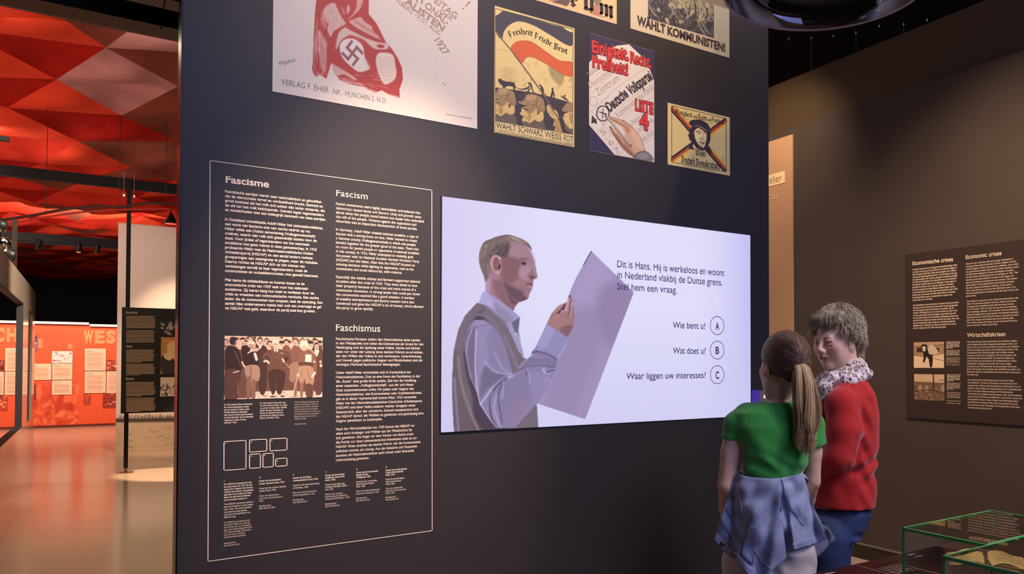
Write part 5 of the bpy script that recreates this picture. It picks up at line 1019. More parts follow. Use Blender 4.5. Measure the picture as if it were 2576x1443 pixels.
# 2 landscape sheet, lower edge in view
p2 = poster('poster', 'yellow poster cut by the upper edge with black lettering ending in rum', (1420, 5))
a_, b_ = WALL.uv(1225, -33), WALL.uv(1551, 61.5); vq = b_[1]; W2 = b_[0] - a_[0]
q = [vpix(a_[0], vq + W2 * .68), vpix(b_[0], vq + W2 * .68), (1551, 61.5), vpix(a_[0], vq)]
backing(p2, q)
cv = Canvas(1215, -80, 1560, 70, 2, (226, 186, 122)); cv.frame(1330, 0, 10.733)
cv.poly([(-900, -400), (2500, -400), (2340, 600), (2300, 520), (1700, 400), (1050, 230), (180, -60)], (232, 192, 126), 0, 1, False); cv.line([(100, -20), (2360, 640)], 46, (226, 190, 156), 4, 1, False)
cv.poly([(660, 60), (760, -60), (1110, -60), (1040, 160), (850, 110)], (108, 82, 72), 4); cv.poly([(540, 10), (600, -80), (900, -80), (760, 20)], (180, 130, 96), 4); cv.poly([(1640, 330), (1740, 160), (1900, 140), (1900, 400), (2040, 440), (2040, 470), (1760, 400)], (196, 130, 98), 4); cv.poly([(1740, 0), (1960, 0), (1900, 100), (1830, 150)], (140, 120, 90), 5); cv.line([(540, 20), (1030, 160)], 8, (190, 100, 70)); cv.line([(1640, 335), (2050, 465)], 8, (190, 110, 80)); cv.grain(3, 1)
cv.sheet('print', WALL, [vpix(a_[0], vq + .14), vpix(b_[0], vq + .14), (1551, 61.5), vpix(a_[0], vq)], M_sheet, p2, 1.0, .0014, INV)
I_black = ink('black_poster_ink', (52, 40, 42))
pr = Print(WALL, .002); O_ = lambda x, y: (1330 + x / 10.733, y / 10.733)
V_ = lambda x, y0, y1, w=100: [(x, y0), (x + w, y0), (x + w, y1), (x, y1)]
D_ = lambda x, y, w=80, h=62: [(x - w, y), (x, y - h), (x + w, y), (x, y + h)]
for pts in (V_(1130, -300, 90, 95), D_(1200, 140), [(1250, -60), (1330, -60), (1330, 0), (1260, 62)], V_(1490, -300, 220), D_(1550, 235), V_(1648, -300, 270, 97), D_(1690, 275, 66, 62), [(1590, 250), (1650, 215), (1665, 260), (1610, 300)],
            V_(1915, 110, 370, 95), D_(1945, 115, 60, 50), D_(1950, 365, 62, 52), V_(2050, 150, 420, 95), D_(2075, 150, 65, 52), D_(2098, 420, 55, 50), V_(2170, 190, 460, 92), D_(2210, 195, 68, 55), D_(2225, 465, 58, 50)):
    pr.poly([O_(*p) for p in pts])
pr.build('printed_lettering', I_black, p2)
# 3 landscape sheet of the crowd picture
p3 = poster('poster', 'pale poster with a dark crowd picture and a bold line ending in an exclamation mark', (1710, 60))
a_, b_ = WALL.uv(1585.5, 72), WALL.uv(1834.5, 145.5)
W3 = b_[0] - a_[0]; q = [vpix(a_[0], b_[1] + W3 * .68), vpix(b_[0], b_[1] + W3 * .68), (1834.5, 145.5), (1585.5, 72)]
backing(p3, q)
cv = Canvas(1575, -60, 1845, 155, 3, (220, 196, 152)); cv.frame(1580, 0, 9.54)
cv.poly([(2060, -600), (2600, -600), (2600, 1500), (2060, 1300)], (182, 170, 132), 60, .8, False)
dm = cv.poly([(478, -600), (2060, -600), (2062, 920), (480, 440)], (52, 46, 50), smooth=False); rs = np.random.RandomState(5)
cv.poly([(1040, -100), (2060, -100), (2050, 260), (1850, 560), (1680, 640), (1640, 300), (1300, 200), (1100, 180)], (176, 160, 108), 20, .85, clip=dm); cv.poly([(480, -100), (700, -100), (640, 300), (480, 120)], (70, 60, 56), 20, .6, clip=dm)
for i in range(1500):
    x, y = rs.uniform(480, 2060), rs.uniform(-60, 900); bright = (y < 500 and x > 1000)
    cv.line([(x, y), (x + rs.uniform(-20, 40), y + rs.uniform(10, 50)), (x + rs.uniform(-30, 60), y + rs.uniform(20, 110))], [3, rs.uniform(8, 30), 3], [(196, 180, 130), (44, 40, 40), (108, 98, 78), (220, 200, 150)][rs.randint(4)] if bright else [(40, 36, 48), (86, 80, 76), (60, 54, 62), (150, 136, 110)][rs.randint(4)], 1, .6, clip=dm)
for (x, y) in ((735, 235), (1240, 160), (1010, 110), (1880, 120), (1360, 380), (800, 190), (940, 480), (1260, 520), (1560, 280)): cv.ell(x, y, 40, 55, (200, 168, 124) if (x + y) % 3 else (44, 38, 40), .2, 5, .85, clip=dm)
for pts in ([(1040, 60), (1070, 300), (1000, 400)], [(1380, 130), (1400, 280), (1460, 420)], [(1590, 0), (1620, 260), (1600, 460)], [(1870, 180), (1900, 340), (1840, 520)], [(500, 80), (580, 280), (680, 400)], [(1680, 580), (1800, 760), (1850, 860)], [(1780, 560), (1880, 720), (1960, 820)]): cv.line(pts, [14, 40, 16], (36, 32, 40) if pts[0][0] % 20 else (160, 150, 130), 4, .85, clip=dm)
cv.poly([(700, 520), (900, 560), (1100, 640), (1700, 800), (1800, 880), (1000, 640), (480, 460)], (36, 32, 44), 10, .9, clip=dm); cv.poly([(880, 430), (960, 460), (990, 560), (940, 560)], (196, 166, 128), 6, .9, clip=dm)
cv.line([(2090, 740), (2280, 800)], 5, (150, 140, 110)); cv.ell(2205, 890, 40, 52, (160, 148, 116)); cv.ell(2205, 890, 33, 45, (188, 174, 138)); cv.line([(1960, 1190), (2200, 1270)], 8, (150, 130, 96), 1, .7); cv.grain(3, 1)
cv.sheet('print', WALL, [vpix(a_[0], b_[1] + .24), vpix(b_[0], b_[1] + .24), (1834.5, 145.5), (1585.5, 72)], M_sheet, p3, .7, .0014, INV)
pr = Print(WALL, .002); T3 = lambda x, y: (1580 + x / 9.54, y / 9.54)
pr.line('WÄHLT', T3(205, 588), 22, T3(890, 812), bold=.045, res=3); pr.line('KOMMUNISTEN!', T3(940, 828), 20, T3(2330, 1245), bold=.045, res=3)
pr.build('printed_lettering', ink('dark_brown_poster_ink', (62, 44, 44)), p3)
# 4 flag poster with three soldiers
p4 = poster('poster', 'tall yellow poster with a waving flag over three soldiers in profile', (1343, 190))
Q4 = [(1243.5, 15), (1444.5, 71), (1444.5, 371), (1243.5, 333)]; backing(p4, Q4)
cv = Canvas(1236, 8, 1452, 380, 3, (238, 206, 128)); cv.frame(1220, 0, 3.436)
BK = (72, 66, 68); YL = (238, 206, 128)
cv.poly([(88, 70), (762, 248), (762, 1262), (88, 1144)], (58, 48, 48), 0, 1, False); inn = cv.poly([(91, 76), (758, 254), (758, 1256), (91, 1138)], YL, 0, 1, False)
rs = np.random.RandomState(12)
for i in range(90): x, y = rs.uniform(330, 755), rs.uniform(530, 760); cv.line([(x, y), (x + rs.uniform(-20, 25), y + rs.uniform(5, 40))], rs.uniform(2, 9), [(150, 124, 80), (110, 90, 64), (250, 222, 150)][rs.randint(3)], 3, .4, clip=inn)
cv.poly([(560, 560), (640, 600), (680, 660), (660, 740), (600, 700), (560, 640)], (120, 98, 66), 14, .5, clip=inn); 
cv.poly([(91, 100), (130, 90), (300, 130), (560, 205), (758, 268), (758, 385), (700, 385), (560, 300), (420, 220), (300, 185), (220, 210), (165, 270), (145, 340), (91, 265)], BK, 1, clip=inn); cv.poly([(91, 76), (150, 92), (91, 135)], YL, 1, clip=inn); cv.poly([(680, 235), (758, 254), (758, 280), (710, 262)], YL, 1, clip=inn)
cv.poly([(225, 430), (250, 375), (300, 352), (400, 360), (520, 440), (640, 520), (758, 542), (758, 655), (680, 645), (560, 570), (430, 500), (360, 495), (310, 548)], (222, 100, 48), 1, clip=inn)
cv.line([(300, 355), (400, 362), (520, 442), (640, 522), (758, 544)], 3, (120, 60, 36), 1, .8, clip=inn); cv.line([(310, 548), (360, 497), (430, 502), (560, 572), (680, 647), (758, 657)], 3, (120, 60, 36), 1, .8, clip=inn)
rs = np.random.RandomState(12)
for i in range(18): y = 590 + i * 9; x = rs.uniform(95, 130); cv.line([(x, y), (x + 90, y - 8 + i * .6), (x + 170, y + 12)], [1, 5, 1], (176, 146, 92), 1, .6, clip=inn)
cv.line([(105, 425), (150, 432), (195, 445)], 3, (150, 124, 84), 0, .8, clip=inn)
cv.poly([(91, 755), (180, 765), (420, 800), (600, 845), (758, 890), (758, 1160), (91, 1045)], (66, 56, 56), 0, 1, False, clip=inn)
cv.poly([(112, 690), (130, 680), (150, 692), (175, 702), (230, 708), (258, 722), (262, 770), (245, 770), (238, 748), (190, 745), (160, 770), (150, 740), (128, 722)], (60, 52, 50), clip=inn)
for pts in ([(375, 715), (395, 730), (415, 790), (430, 795)], [(385, 740), (360, 765), (300, 770), (255, 745)], [(470, 735), (495, 760), (510, 810), (530, 820)], [(485, 760), (500, 800), (490, 815)], [(580, 765), (590, 800), (600, 845)], [(585, 775), (575, 830), (580, 845)], [(390, 760), (372, 790)], [(660, 830), (690, 850), (720, 870)]): cv.line(pts, [8, 16, 7, 5][:len(pts)], (58, 48, 48), 0, 1, clip=inn)
for c_ in ((380, 722), (480, 742), (584, 765), (690, 828)): cv.ell(c_[0], c_[1], 8, 9, (58, 48, 48), clip=inn)
# soldiers (frame of the closer crop)
cv.frame(1240, 180, 7.4)
CAP = (168, 132, 88); SKN = (228, 190, 112); SD_ = (150, 116, 70)
def soldier(o, cut=1.0):
    X_ = lambda pts: [(o[0] + x * cut, o[1] + y * cut) for x, y in pts]
    cv.poly(X_([(60, 290), (300, 300), (420, 330), (490, 560), (480, 720), (100, 560), (60, 480)]), (112, 96, 74), 1, 1, clip=inn); cv.line(X_([(140, 330), (250, 350), (330, 340)]), 9, (40, 34, 32), clip=inn); cv.line(X_([(150, 380), (260, 400), (340, 380)]), 7, (60, 52, 44), clip=inn)
    cv.poly(X_([(300, 170), (420, 150), (440, 330), (330, 370), (280, 300)]), SKN, 1, 1, clip=inn)
    cv.poly(X_([(40, 120), (150, 80), (330, 90), (420, 150), (430, 230), (360, 300), (260, 350), (180, 400), (110, 360), (60, 370), (45, 310), (75, 280), (30, 250), (0, 220), (30, 180)]), SKN, 1, 1, clip=inn)
    cv.poly(X_([(80, 110), (260, 90), (280, 160), (200, 220), (120, 190)]), SD_, 14, .8, clip=inn); cv.poly(X_([(150, 220), (220, 250), (200, 340), (130, 330)]), (186, 148, 86), 12, .7, clip=inn); cv.line(X_([(60, 130), (110, 135), (150, 160)]), 14, (70, 50, 40), 3, .9, clip=inn); cv.line(X_([(80, 285), (120, 290)]), 8, (90, 60, 44), 2, .9, clip=inn); cv.line(X_([(170, 200), (190, 330), (150, 380)]), 10, (140, 104, 62), 5, .7, clip=inn)
    cv.ell(o[0] + 345 * cut, o[1] + 190 * cut, 38 * cut, 66 * cut, (206, 164, 96), .15, clip=inn); cv.ell(o[0] + 350 * cut, o[1] + 190 * cut, 20 * cut, 42 * cut, (110, 74, 46), .15, 2, clip=inn)
    cv.poly(X_([(80, -40), (130, -130), (260, -140), (400, -80), (450, 0), (470, 150), (430, 200), (300, 130), (200, 80), (120, 60), (0, 30), (-25, 0), (40, -10)]), CAP, 1, 1, clip=inn); cv.poly(X_([(150, -110), (300, -110), (260, -20), (140, -20)]), (206, 166, 110), 12, .7, clip=inn)
    cv.line(X_([(-20, 5), (60, 45), (150, 60), (250, 30)]), 10, (232, 196, 120), 2, .9, clip=inn); cv.line(X_([(120, 50), (260, 60), (430, 190)]), 7, (70, 54, 42), 1, .9, clip=inn); cv.line(X_([(310, 40), (345, -20)]), 11, (56, 44, 40), clip=inn); cv.line(X_([(330, 45), (362, -15)]), 7, (240, 214, 150), clip=inn)
    for k in range(7): cv.line(X_([(150 + k * 36, -100 + k * 12), (170 + k * 36, 30 + k * 20)]), 5, (126, 94, 64), 2, .5, clip=inn)
hat = rs.uniform(0, 1, (900, 4))
soldier((-25, 440), .97); soldier((500, 560), 1.0); soldier((1300, 700), .72)
cv.poly([(1360, 780), (1500, 760), (1490, 1040), (1420, 1050), (1350, 960), (1300, 860), (1330, 820)], SKN, 2, 1, clip=inn); cv.poly([(1420, 800), (1500, 780), (1490, 960), (1440, 940)], SD_, 12, .6, clip=inn)
cv.poly([(1290, 735), (1340, 620), (1400, 580), (1500, 600), (1500, 740), (1430, 745)], CAP, 1, 1, clip=inn)
cv.poly([(1000, 650), (1050, 615), (1110, 690), (1190, 740), (1230, 880), (1180, 900), (1130, 880), (1060, 820), (1010, 730)], SKN, 1, 1, clip=inn); cv.poly([(1150, 900), (1230, 890), (1260, 1010), (1290, 1140), (1150, 1110), (1160, 1020), (1120, 1010)], (190, 150, 90), 1, 1, clip=inn)
for k in range(4): cv.line([(1010 + k * 18, 680 + k * 40), (1070 + k * 14, 660 + k * 44), (1110 + k * 10, 700 + k * 40)], 7, (84, 62, 44), 1, .9, clip=inn)
for a_1, b_1, c_1, d_1 in hat:
    x, y = 20 + 1480 * a_1, 330 + 760 * b_1 + 60 * a_1; d1 = (c_1 - .5) * 1.2 + (.9 if (int(x / 90) + int(y / 70)) % 2 else -.7); l_ = 14 + 34 * d_1
    cv.line([(x, y), (x + l_ * math.cos(d1), y + l_ * math.sin(d1))], 3.2, [(60, 48, 42), (96, 76, 54), (236, 204, 134)][int(c_1 * 2.99)], 0, .42, False, clip=inn)
cv.frame(1220, 0, 3.436); cv.line([(90, 268), (240, 450), (380, 640), (480, 780), (560, 905), (640, 1030), (716, 1155)], [9, 11, 11, 11, 9, 9, 7], (70, 56, 46), 0, 1, False, clip=inn); cv.line([(92, 266), (242, 446), (382, 636), (482, 776), (562, 901), (642, 1026)], 4, (180, 146, 96), 0, 1, False, clip=inn)
cv.poly([(91, 1045), (758, 1165), (758, 1256), (91, 1138)], (240, 212, 140), 0, 1, False); cv.line([(91, 1045), (758, 1165)], 3, (58, 46, 44), 0, 1, False); cv.grain(3, 1)
cv.sheet('print', WALL, Q4, M_sheet, p4, .75, .0014, INV)
pr = Print(WALL, .002); U4 = lambda x, y: (1220 + x / 3.436, y / 3.436)
pr.line('WÄHLT', U4(97, 1108), 15, U4(268, 1136), bold=-.006, res=3); pr.line('SCHWARZ', U4(286, 1140), 15.5, U4(500, 1180), bold=-.006, res=3); pr.line('WEISS', U4(516, 1184), 15.5, U4(660, 1212), bold=-.006, res=3); pr.line('ROT', U4(680, 1216), 15.5, U4(756, 1232), bold=-.006, res=3)
pr.line('VATERLÄNDISCHER WAHLDIENST DER VEREINIGTEN VATERLÄNDISCHEN VERBÄNDE', U4(98, 1132), 4, U4(754, 1252), bold=-.01)
blackletter(pr, 'Freiheit', [U4(215, 330), U4(262, 308), U4(330, 296), U4(412, 312)], 15); blackletter(pr, 'Friede', [U4(424, 330), U4(470, 346), U4(520, 376), U4(574, 402)], 15); blackletter(pr, 'Brot', [U4(588, 418), U4(640, 440), U4(712, 468)], 15)
pr.build('printed_lettering', I_black, p4)
# 5 ballot paper poster
p5 = poster('poster', 'dark blue poster with a hand marking a ballot paper under red lettering', (1564, 230))
Q5 = [(1481.5, 84), (1646, 129), (1646, 406.5), (1481.5, 379)]; backing(p5, Q5)
cv = Canvas(1474, 76, 1654, 414, 3, (54, 46, 72)); cv.frame(1475, 80, 4.372)
pp = cv.poly([(28, 340), (110, 258), (300, 170), (340, 150), (470, 138), (600, 260), (690, 390), (746, 540), (748, 1430), (310, 1350), (28, 1020)], (232, 214, 190), smooth=False)
gr = (186, 164, 136)
for pts in ([(28, 480), (120, 420), (300, 330)], [(28, 560), (110, 470), (200, 420)], [(30, 690), (250, 500), (460, 350)], [(40, 890), (260, 680), (440, 540), (660, 400)], [(110, 840), (260, 700)], [(180, 1020), (420, 790), (560, 680), (745, 560)], [(255, 1090), (420, 930), (745, 700)], [(120, 1100), (250, 970)], [(215, 1190), (300, 1100)], [(280, 1290), (370, 1200)], [(560, 1030), (745, 860)], [(600, 1150), (745, 1030)], [(640, 1240), (745, 1150)], [(370, 1340), (420, 1290)]): cv.line(pts, 5, gr, .5, .85, clip=pp)
cv.line([(28, 840), (240, 1080), (420, 1290), (480, 1370)], 5, gr, .5, .85, clip=pp)
t = np.linspace(0, 2 * math.pi, 22); cv.line([(78 + 42 * math.cos(a), 762 + 52 * math.sin(a)) for a in t], 6, (176, 152, 122), clip=pp)
cv.line([(182 + 68 * math.cos(a), 898 + 82 * math.sin(a)) for a in t], 13, (54, 40, 46), clip=pp)
hnd = cv.poly([(215, 925), (300, 940), (420, 975), (500, 1030), (570, 1110), (620, 1200), (640, 1290), (660, 1320), (520, 1385), (440, 1330), (380, 1270), (310, 1150), (260, 1090), (245, 1040), (270, 1030), (300, 1060), (350, 1060), (420, 1120), (400, 1060), (330, 1010), (260, 980)], (216, 166, 126), smooth=False)
Hh = lambda pts, w, c, b=4, a=.8: cv.line(pts, w, c, b, a, clip=hnd)
cv.poly([(300, 1110), (400, 1160), (480, 1260), (540, 1370), (440, 1320), (350, 1220)], (170, 116, 88), 18, .8, clip=hnd); cv.poly([(480, 1060), (600, 1180), (640, 1300), (560, 1260)], (232, 190, 150), 16, .8, clip=hnd)
Hh([(230, 945), (330, 985), (420, 1040), (460, 1100)], 12, (130, 86, 66)); Hh([(400, 980), (450, 1040), (480, 1100)], 8, (150, 104, 78)); Hh([(450, 1000), (500, 1060)], 7, (150, 104, 78)); Hh([(260, 1040), (320, 1150), (400, 1250), (520, 1370)], 14, (96, 64, 54)); Hh([(620, 1210), (645, 1300)], 14, (140, 94, 70)); Hh([(250, 935), (380, 965), (480, 1010), (560, 1090), (615, 1190)], 8, (110, 76, 60), 2, .7); Hh([(290, 1080), (360, 1130), (420, 1230)], 12, (236, 196, 156), 6, .6)
cv.poly([(360, 1080), (420, 1100), (420, 1140), (380, 1120)], (232, 214, 190), 4, .9)
cv.line([(212, 925), (300, 1020), (400, 1145), (492, 1250)], 26, (168, 160, 140), 1, 1, False); cv.line([(222, 925), (310, 1022), (410, 1145), (498, 1245)], 6, (214, 206, 186), 1, 1, False); cv.line([(205, 930), (292, 1026), (392, 1150), (484, 1255)], 4, (90, 78, 64), 0, 1, False); cv.line([(198, 905), (222, 940)], [4, 18], (96, 84, 74)); cv.ell(488, 1250, 12, 13, (110, 98, 80))
cv.poly([(520, 1385), (560, 1330), (640, 1310), (700, 1340), (740, 1410), (640, 1420)], (128, 120, 112), 1, 1, clip=pp); cv.poly([(560, 1350), (640, 1330), (690, 1370), (600, 1400)], (156, 148, 138), 10, .7, clip=pp); cv.line([(520, 1385), (565, 1330), (650, 1310)], 6, (50, 42, 46), clip=pp); cv.grain(3, 1)
cv.sheet('print', WALL, Q5, M_sheet, p5, .75, .0014, INV)
V5 = lambda x, y: (1475 + x / 4.372, 80 + y / 4.372)
pr = Print(WALL, .0017)
for t_, a, b, cap in (('Zentrum', (130, 712), (372, 530), 18), ('Deutschnat', (44, 625), (290, 455), 15), ('Sozialdem', (30, 500), (150, 400), 13), ('Kommunistische Partei', (350, 950), (745, 630), 15), ('Deutsch Dem. Wohl', (500, 1030), (748, 880), 13), ('ische Volk', (580, 1110), (746, 985), 13), ('linke Kom', (620, 1225), (746, 1120), 13)): pr.line(t_, V5(*a), cap, V5(*b), bold=-.004)
for t_, a, b in (('5', (180, 1150), (225, 1110)), ('6', (262, 1262), (305, 1225)), ('7', (335, 1350), (375, 1320))): pr.line(t_, V5(*a), 15, V5(*b))
pr.build('faint_lettering', ink('faint_poster_ink', (176, 158, 134)), p5)
pr = Print(WALL, .002); pr.line('Deutsche', V5(262, 884), 24, V5(466, 706), bold=.03, res=3); pr.line('Volkspartei', V5(486, 702), 24, V5(732, 518), bold=.03, res=3); pr.line('4', V5(72, 1030), 18, V5(122, 992), bold=.05, res=3); pr.stroke([V5(140, 880), V5(222, 908)], 2.2); pr.stroke([V5(182, 848), V5(176, 948)], 2.2)
pr.build('printed_lettering', I_black, p5)
for lf, bd_, m_ in ((.0017, .075, ink('deep_red_outline_ink', (112, 26, 30))), (.0021, .03, ink('bright_red_poster_ink', (218, 58, 50)))):
    pr = Print(WALL, lf)
    for t_, a, b, cap in (('Einigkeit.', (60, 222), (470, 320), 29), ('Recht.', (478, 334), (712, 396), 26), ('Freiheit!', (60, 382), (462, 482), 28), ('LISTE', (530, 858), (738, 908), 27), ('4', (580, 1062), (690, 1080), 40)): pr.line(t_, V5(*a), cap, V5(*b), bold=bd_, res=3)
    pr.build('red_lettering', m_, p5)
# 6 small cross-banded poster
p6 = poster('poster', 'smallest yellow landscape poster with a man in a cap on crossed bands', (1757, 350))
Q6 = [(1678.5, 258.5), (1835, 295), (1836, 441), (1679.5, 414)]; backing(p6, Q6)
cv = Canvas(1670, 250, 1845, 448, 4, (234, 202, 124)); cv.frame(1670, 250, 7.4)
cv.poly([(1150, 200), (1300, 200), (1300, 1450), (1150, 1450)], (206, 188, 124), 60, .6, False)
bk_, rd, yl = (52, 40, 44), (186, 70, 44), (238, 178, 50)
def band(a, b, w, offs, c_):
    a, b = np.array(a, float), np.array(b, float); d = (b - a) / np.linalg.norm(b - a); n = np.array([-d[1], d[0]])
    cv.line([tuple(a + n * offs), tuple(b + n * offs)], w, c_, 1, 1, False)
im = cv.mask([(150, 118), (1158, 355), (1162, 1345), (150, 1165)], False)
for o_, c_ in ((36, bk_), (-34, yl), (0, rd)): band((150, 150), (1160, 1310), 44, o_, c_)
for o_, c_ in ((-36, bk_), (36, yl), (0, rd)): band((150, 1130), (1158, 400), 44, o_, c_)
cv.poly([(-60, 0), (135, 0), (135, 1300), (-60, 1300)], (234, 202, 124), 0, 1, False); cv.poly([(1172, 0), (1400, 0), (1400, 1500), (1172, 1500)], (214, 192, 126), 0, 1, False)
cv.poly([(100, -100), (1300, -100), (1300, 375), (1158, 345), (150, 108), (100, 96)], (232, 202, 126), 0, 1, False); cv.poly([(100, 1165), (150, 1172), (1162, 1352), (1300, 1380), (1300, 1500), (100, 1500)], (230, 198, 122), 0, 1, False)
cv.line([(150, 118), (400, 172), (700, 245), (1158, 355), (1160, 800), (1162, 1345), (700, 1262), (150, 1165), (146, 700), (150, 118)], 11, (58, 42, 40), 0, 1, False)
cv.poly([(470, 640), (465, 700), (490, 770), (520, 790), (480, 850), (445, 900), (560, 935), (600, 905), (680, 950), (780, 940), (830, 985), (900, 995), (860, 900), (825, 850), (858, 780), (866, 700), (850, 640), (700, 560)], bk_, 1)
cv.poly([(560, 600), (600, 545), (740, 560), (790, 600), (800, 680), (790, 760), (770, 850), (735, 905), (670, 870), (610, 800), (575, 720)], (238, 210, 138), 1)
cv.poly([(470, 430), (500, 390), (590, 372), (700, 385), (800, 440), (850, 510), (872, 580), (862, 660), (835, 650), (790, 620), (720, 575), (640, 530), (590, 560), (560, 620), (550, 700), (500, 720), (470, 660), (488, 560), (520, 500), (480, 470)], bk_, 1)
cv.line([(560, 500), (640, 490), (740, 540), (800, 590)], 7, (200, 172, 118)); cv.line([(650, 520), (700, 525), (760, 565)], 5, (220, 190, 130))
cv.poly([(790, 600), (850, 640), (860, 740), (830, 840), (790, 830), (800, 720)], bk_, 2); cv.line([(600, 612), (640, 588), (690, 610)], 15, bk_, 1); cv.ell(655, 636, 18, 12, bk_); cv.line([(745, 600), (780, 612)], 12, bk_, 1); cv.ell(756, 632, 10, 9, bk_)
cv.line([(718, 600), (728, 660), (735, 700)], 6, bk_, 1); cv.line([(690, 720), (705, 735), (745, 732)], 11, bk_, 1); cv.line([(672, 770), (668, 800), (700, 792), (762, 798)], 10, bk_, 1); cv.line([(700, 822), (748, 822)], 14, bk_, 2); cv.line([(690, 700), (680, 740)], 8, (70, 54, 46), 3, .7)
cv.line([(560, 640), (580, 740), (640, 850), (730, 915)], 20, (60, 46, 44), 4, .9); cv.poly([(550, 830), (600, 900), (575, 925), (540, 880)], (236, 206, 130), 1); cv.line([(470, 860), (440, 900), (430, 920)], 5, (210, 180, 130)); cv.line([(590, 925), (640, 905), (690, 945)], 6, (236, 206, 130))
cv.line([(1105 + 26 * math.cos(a), 1098 + 44 * math.sin(a)) for a in t], 5, (110, 92, 60)); cv.grain(3, 1)
cv.sheet('print', WALL, Q6, M_sheet, p6, .6, .0014, INV)
W6 = lambda x, y: (1670 + x / 7.4, 250 + y / 7.4); pr = Print(WALL, .002)
blackletter(pr, 'Einigkeit', [W6(222, 262), W6(524, 336)], 12.5); blackletter(pr, 'und', [W6(542, 338), W6(622, 358)], 8); blackletter(pr, 'Recht', [W6(632, 362), W6(796, 398)], 12.5); blackletter(pr, 'und', [W6(806, 398), W6(878, 414)], 8); blackletter(pr, 'Freiheit', [W6(884, 416), W6(1112, 468)], 12.5)
blackletter(pr, 'Wählt', [W6(588, 1034), W6(778, 1066)], 14); blackletter(pr, 'Deutsch', [W6(318, 1166), W6(576, 1216)], 17); blackletter(pr, 'Demokratisch', [W6(590, 1222), W6(1044, 1300)], 17)
pr.line('Sperrstempel 1924', W6(356, 356), 2.4, W6(480, 380), bold=-.01); pr.line('am Tage der Wahl', W6(790, 450), 2.4, W6(915, 472), bold=-.01); pr.line('Druck und Verlag von A. Otto', W6(780, 1306), 2.4, W6(990, 1345), bold=-.01)
pr.build('printed_lettering', I_black, p6)

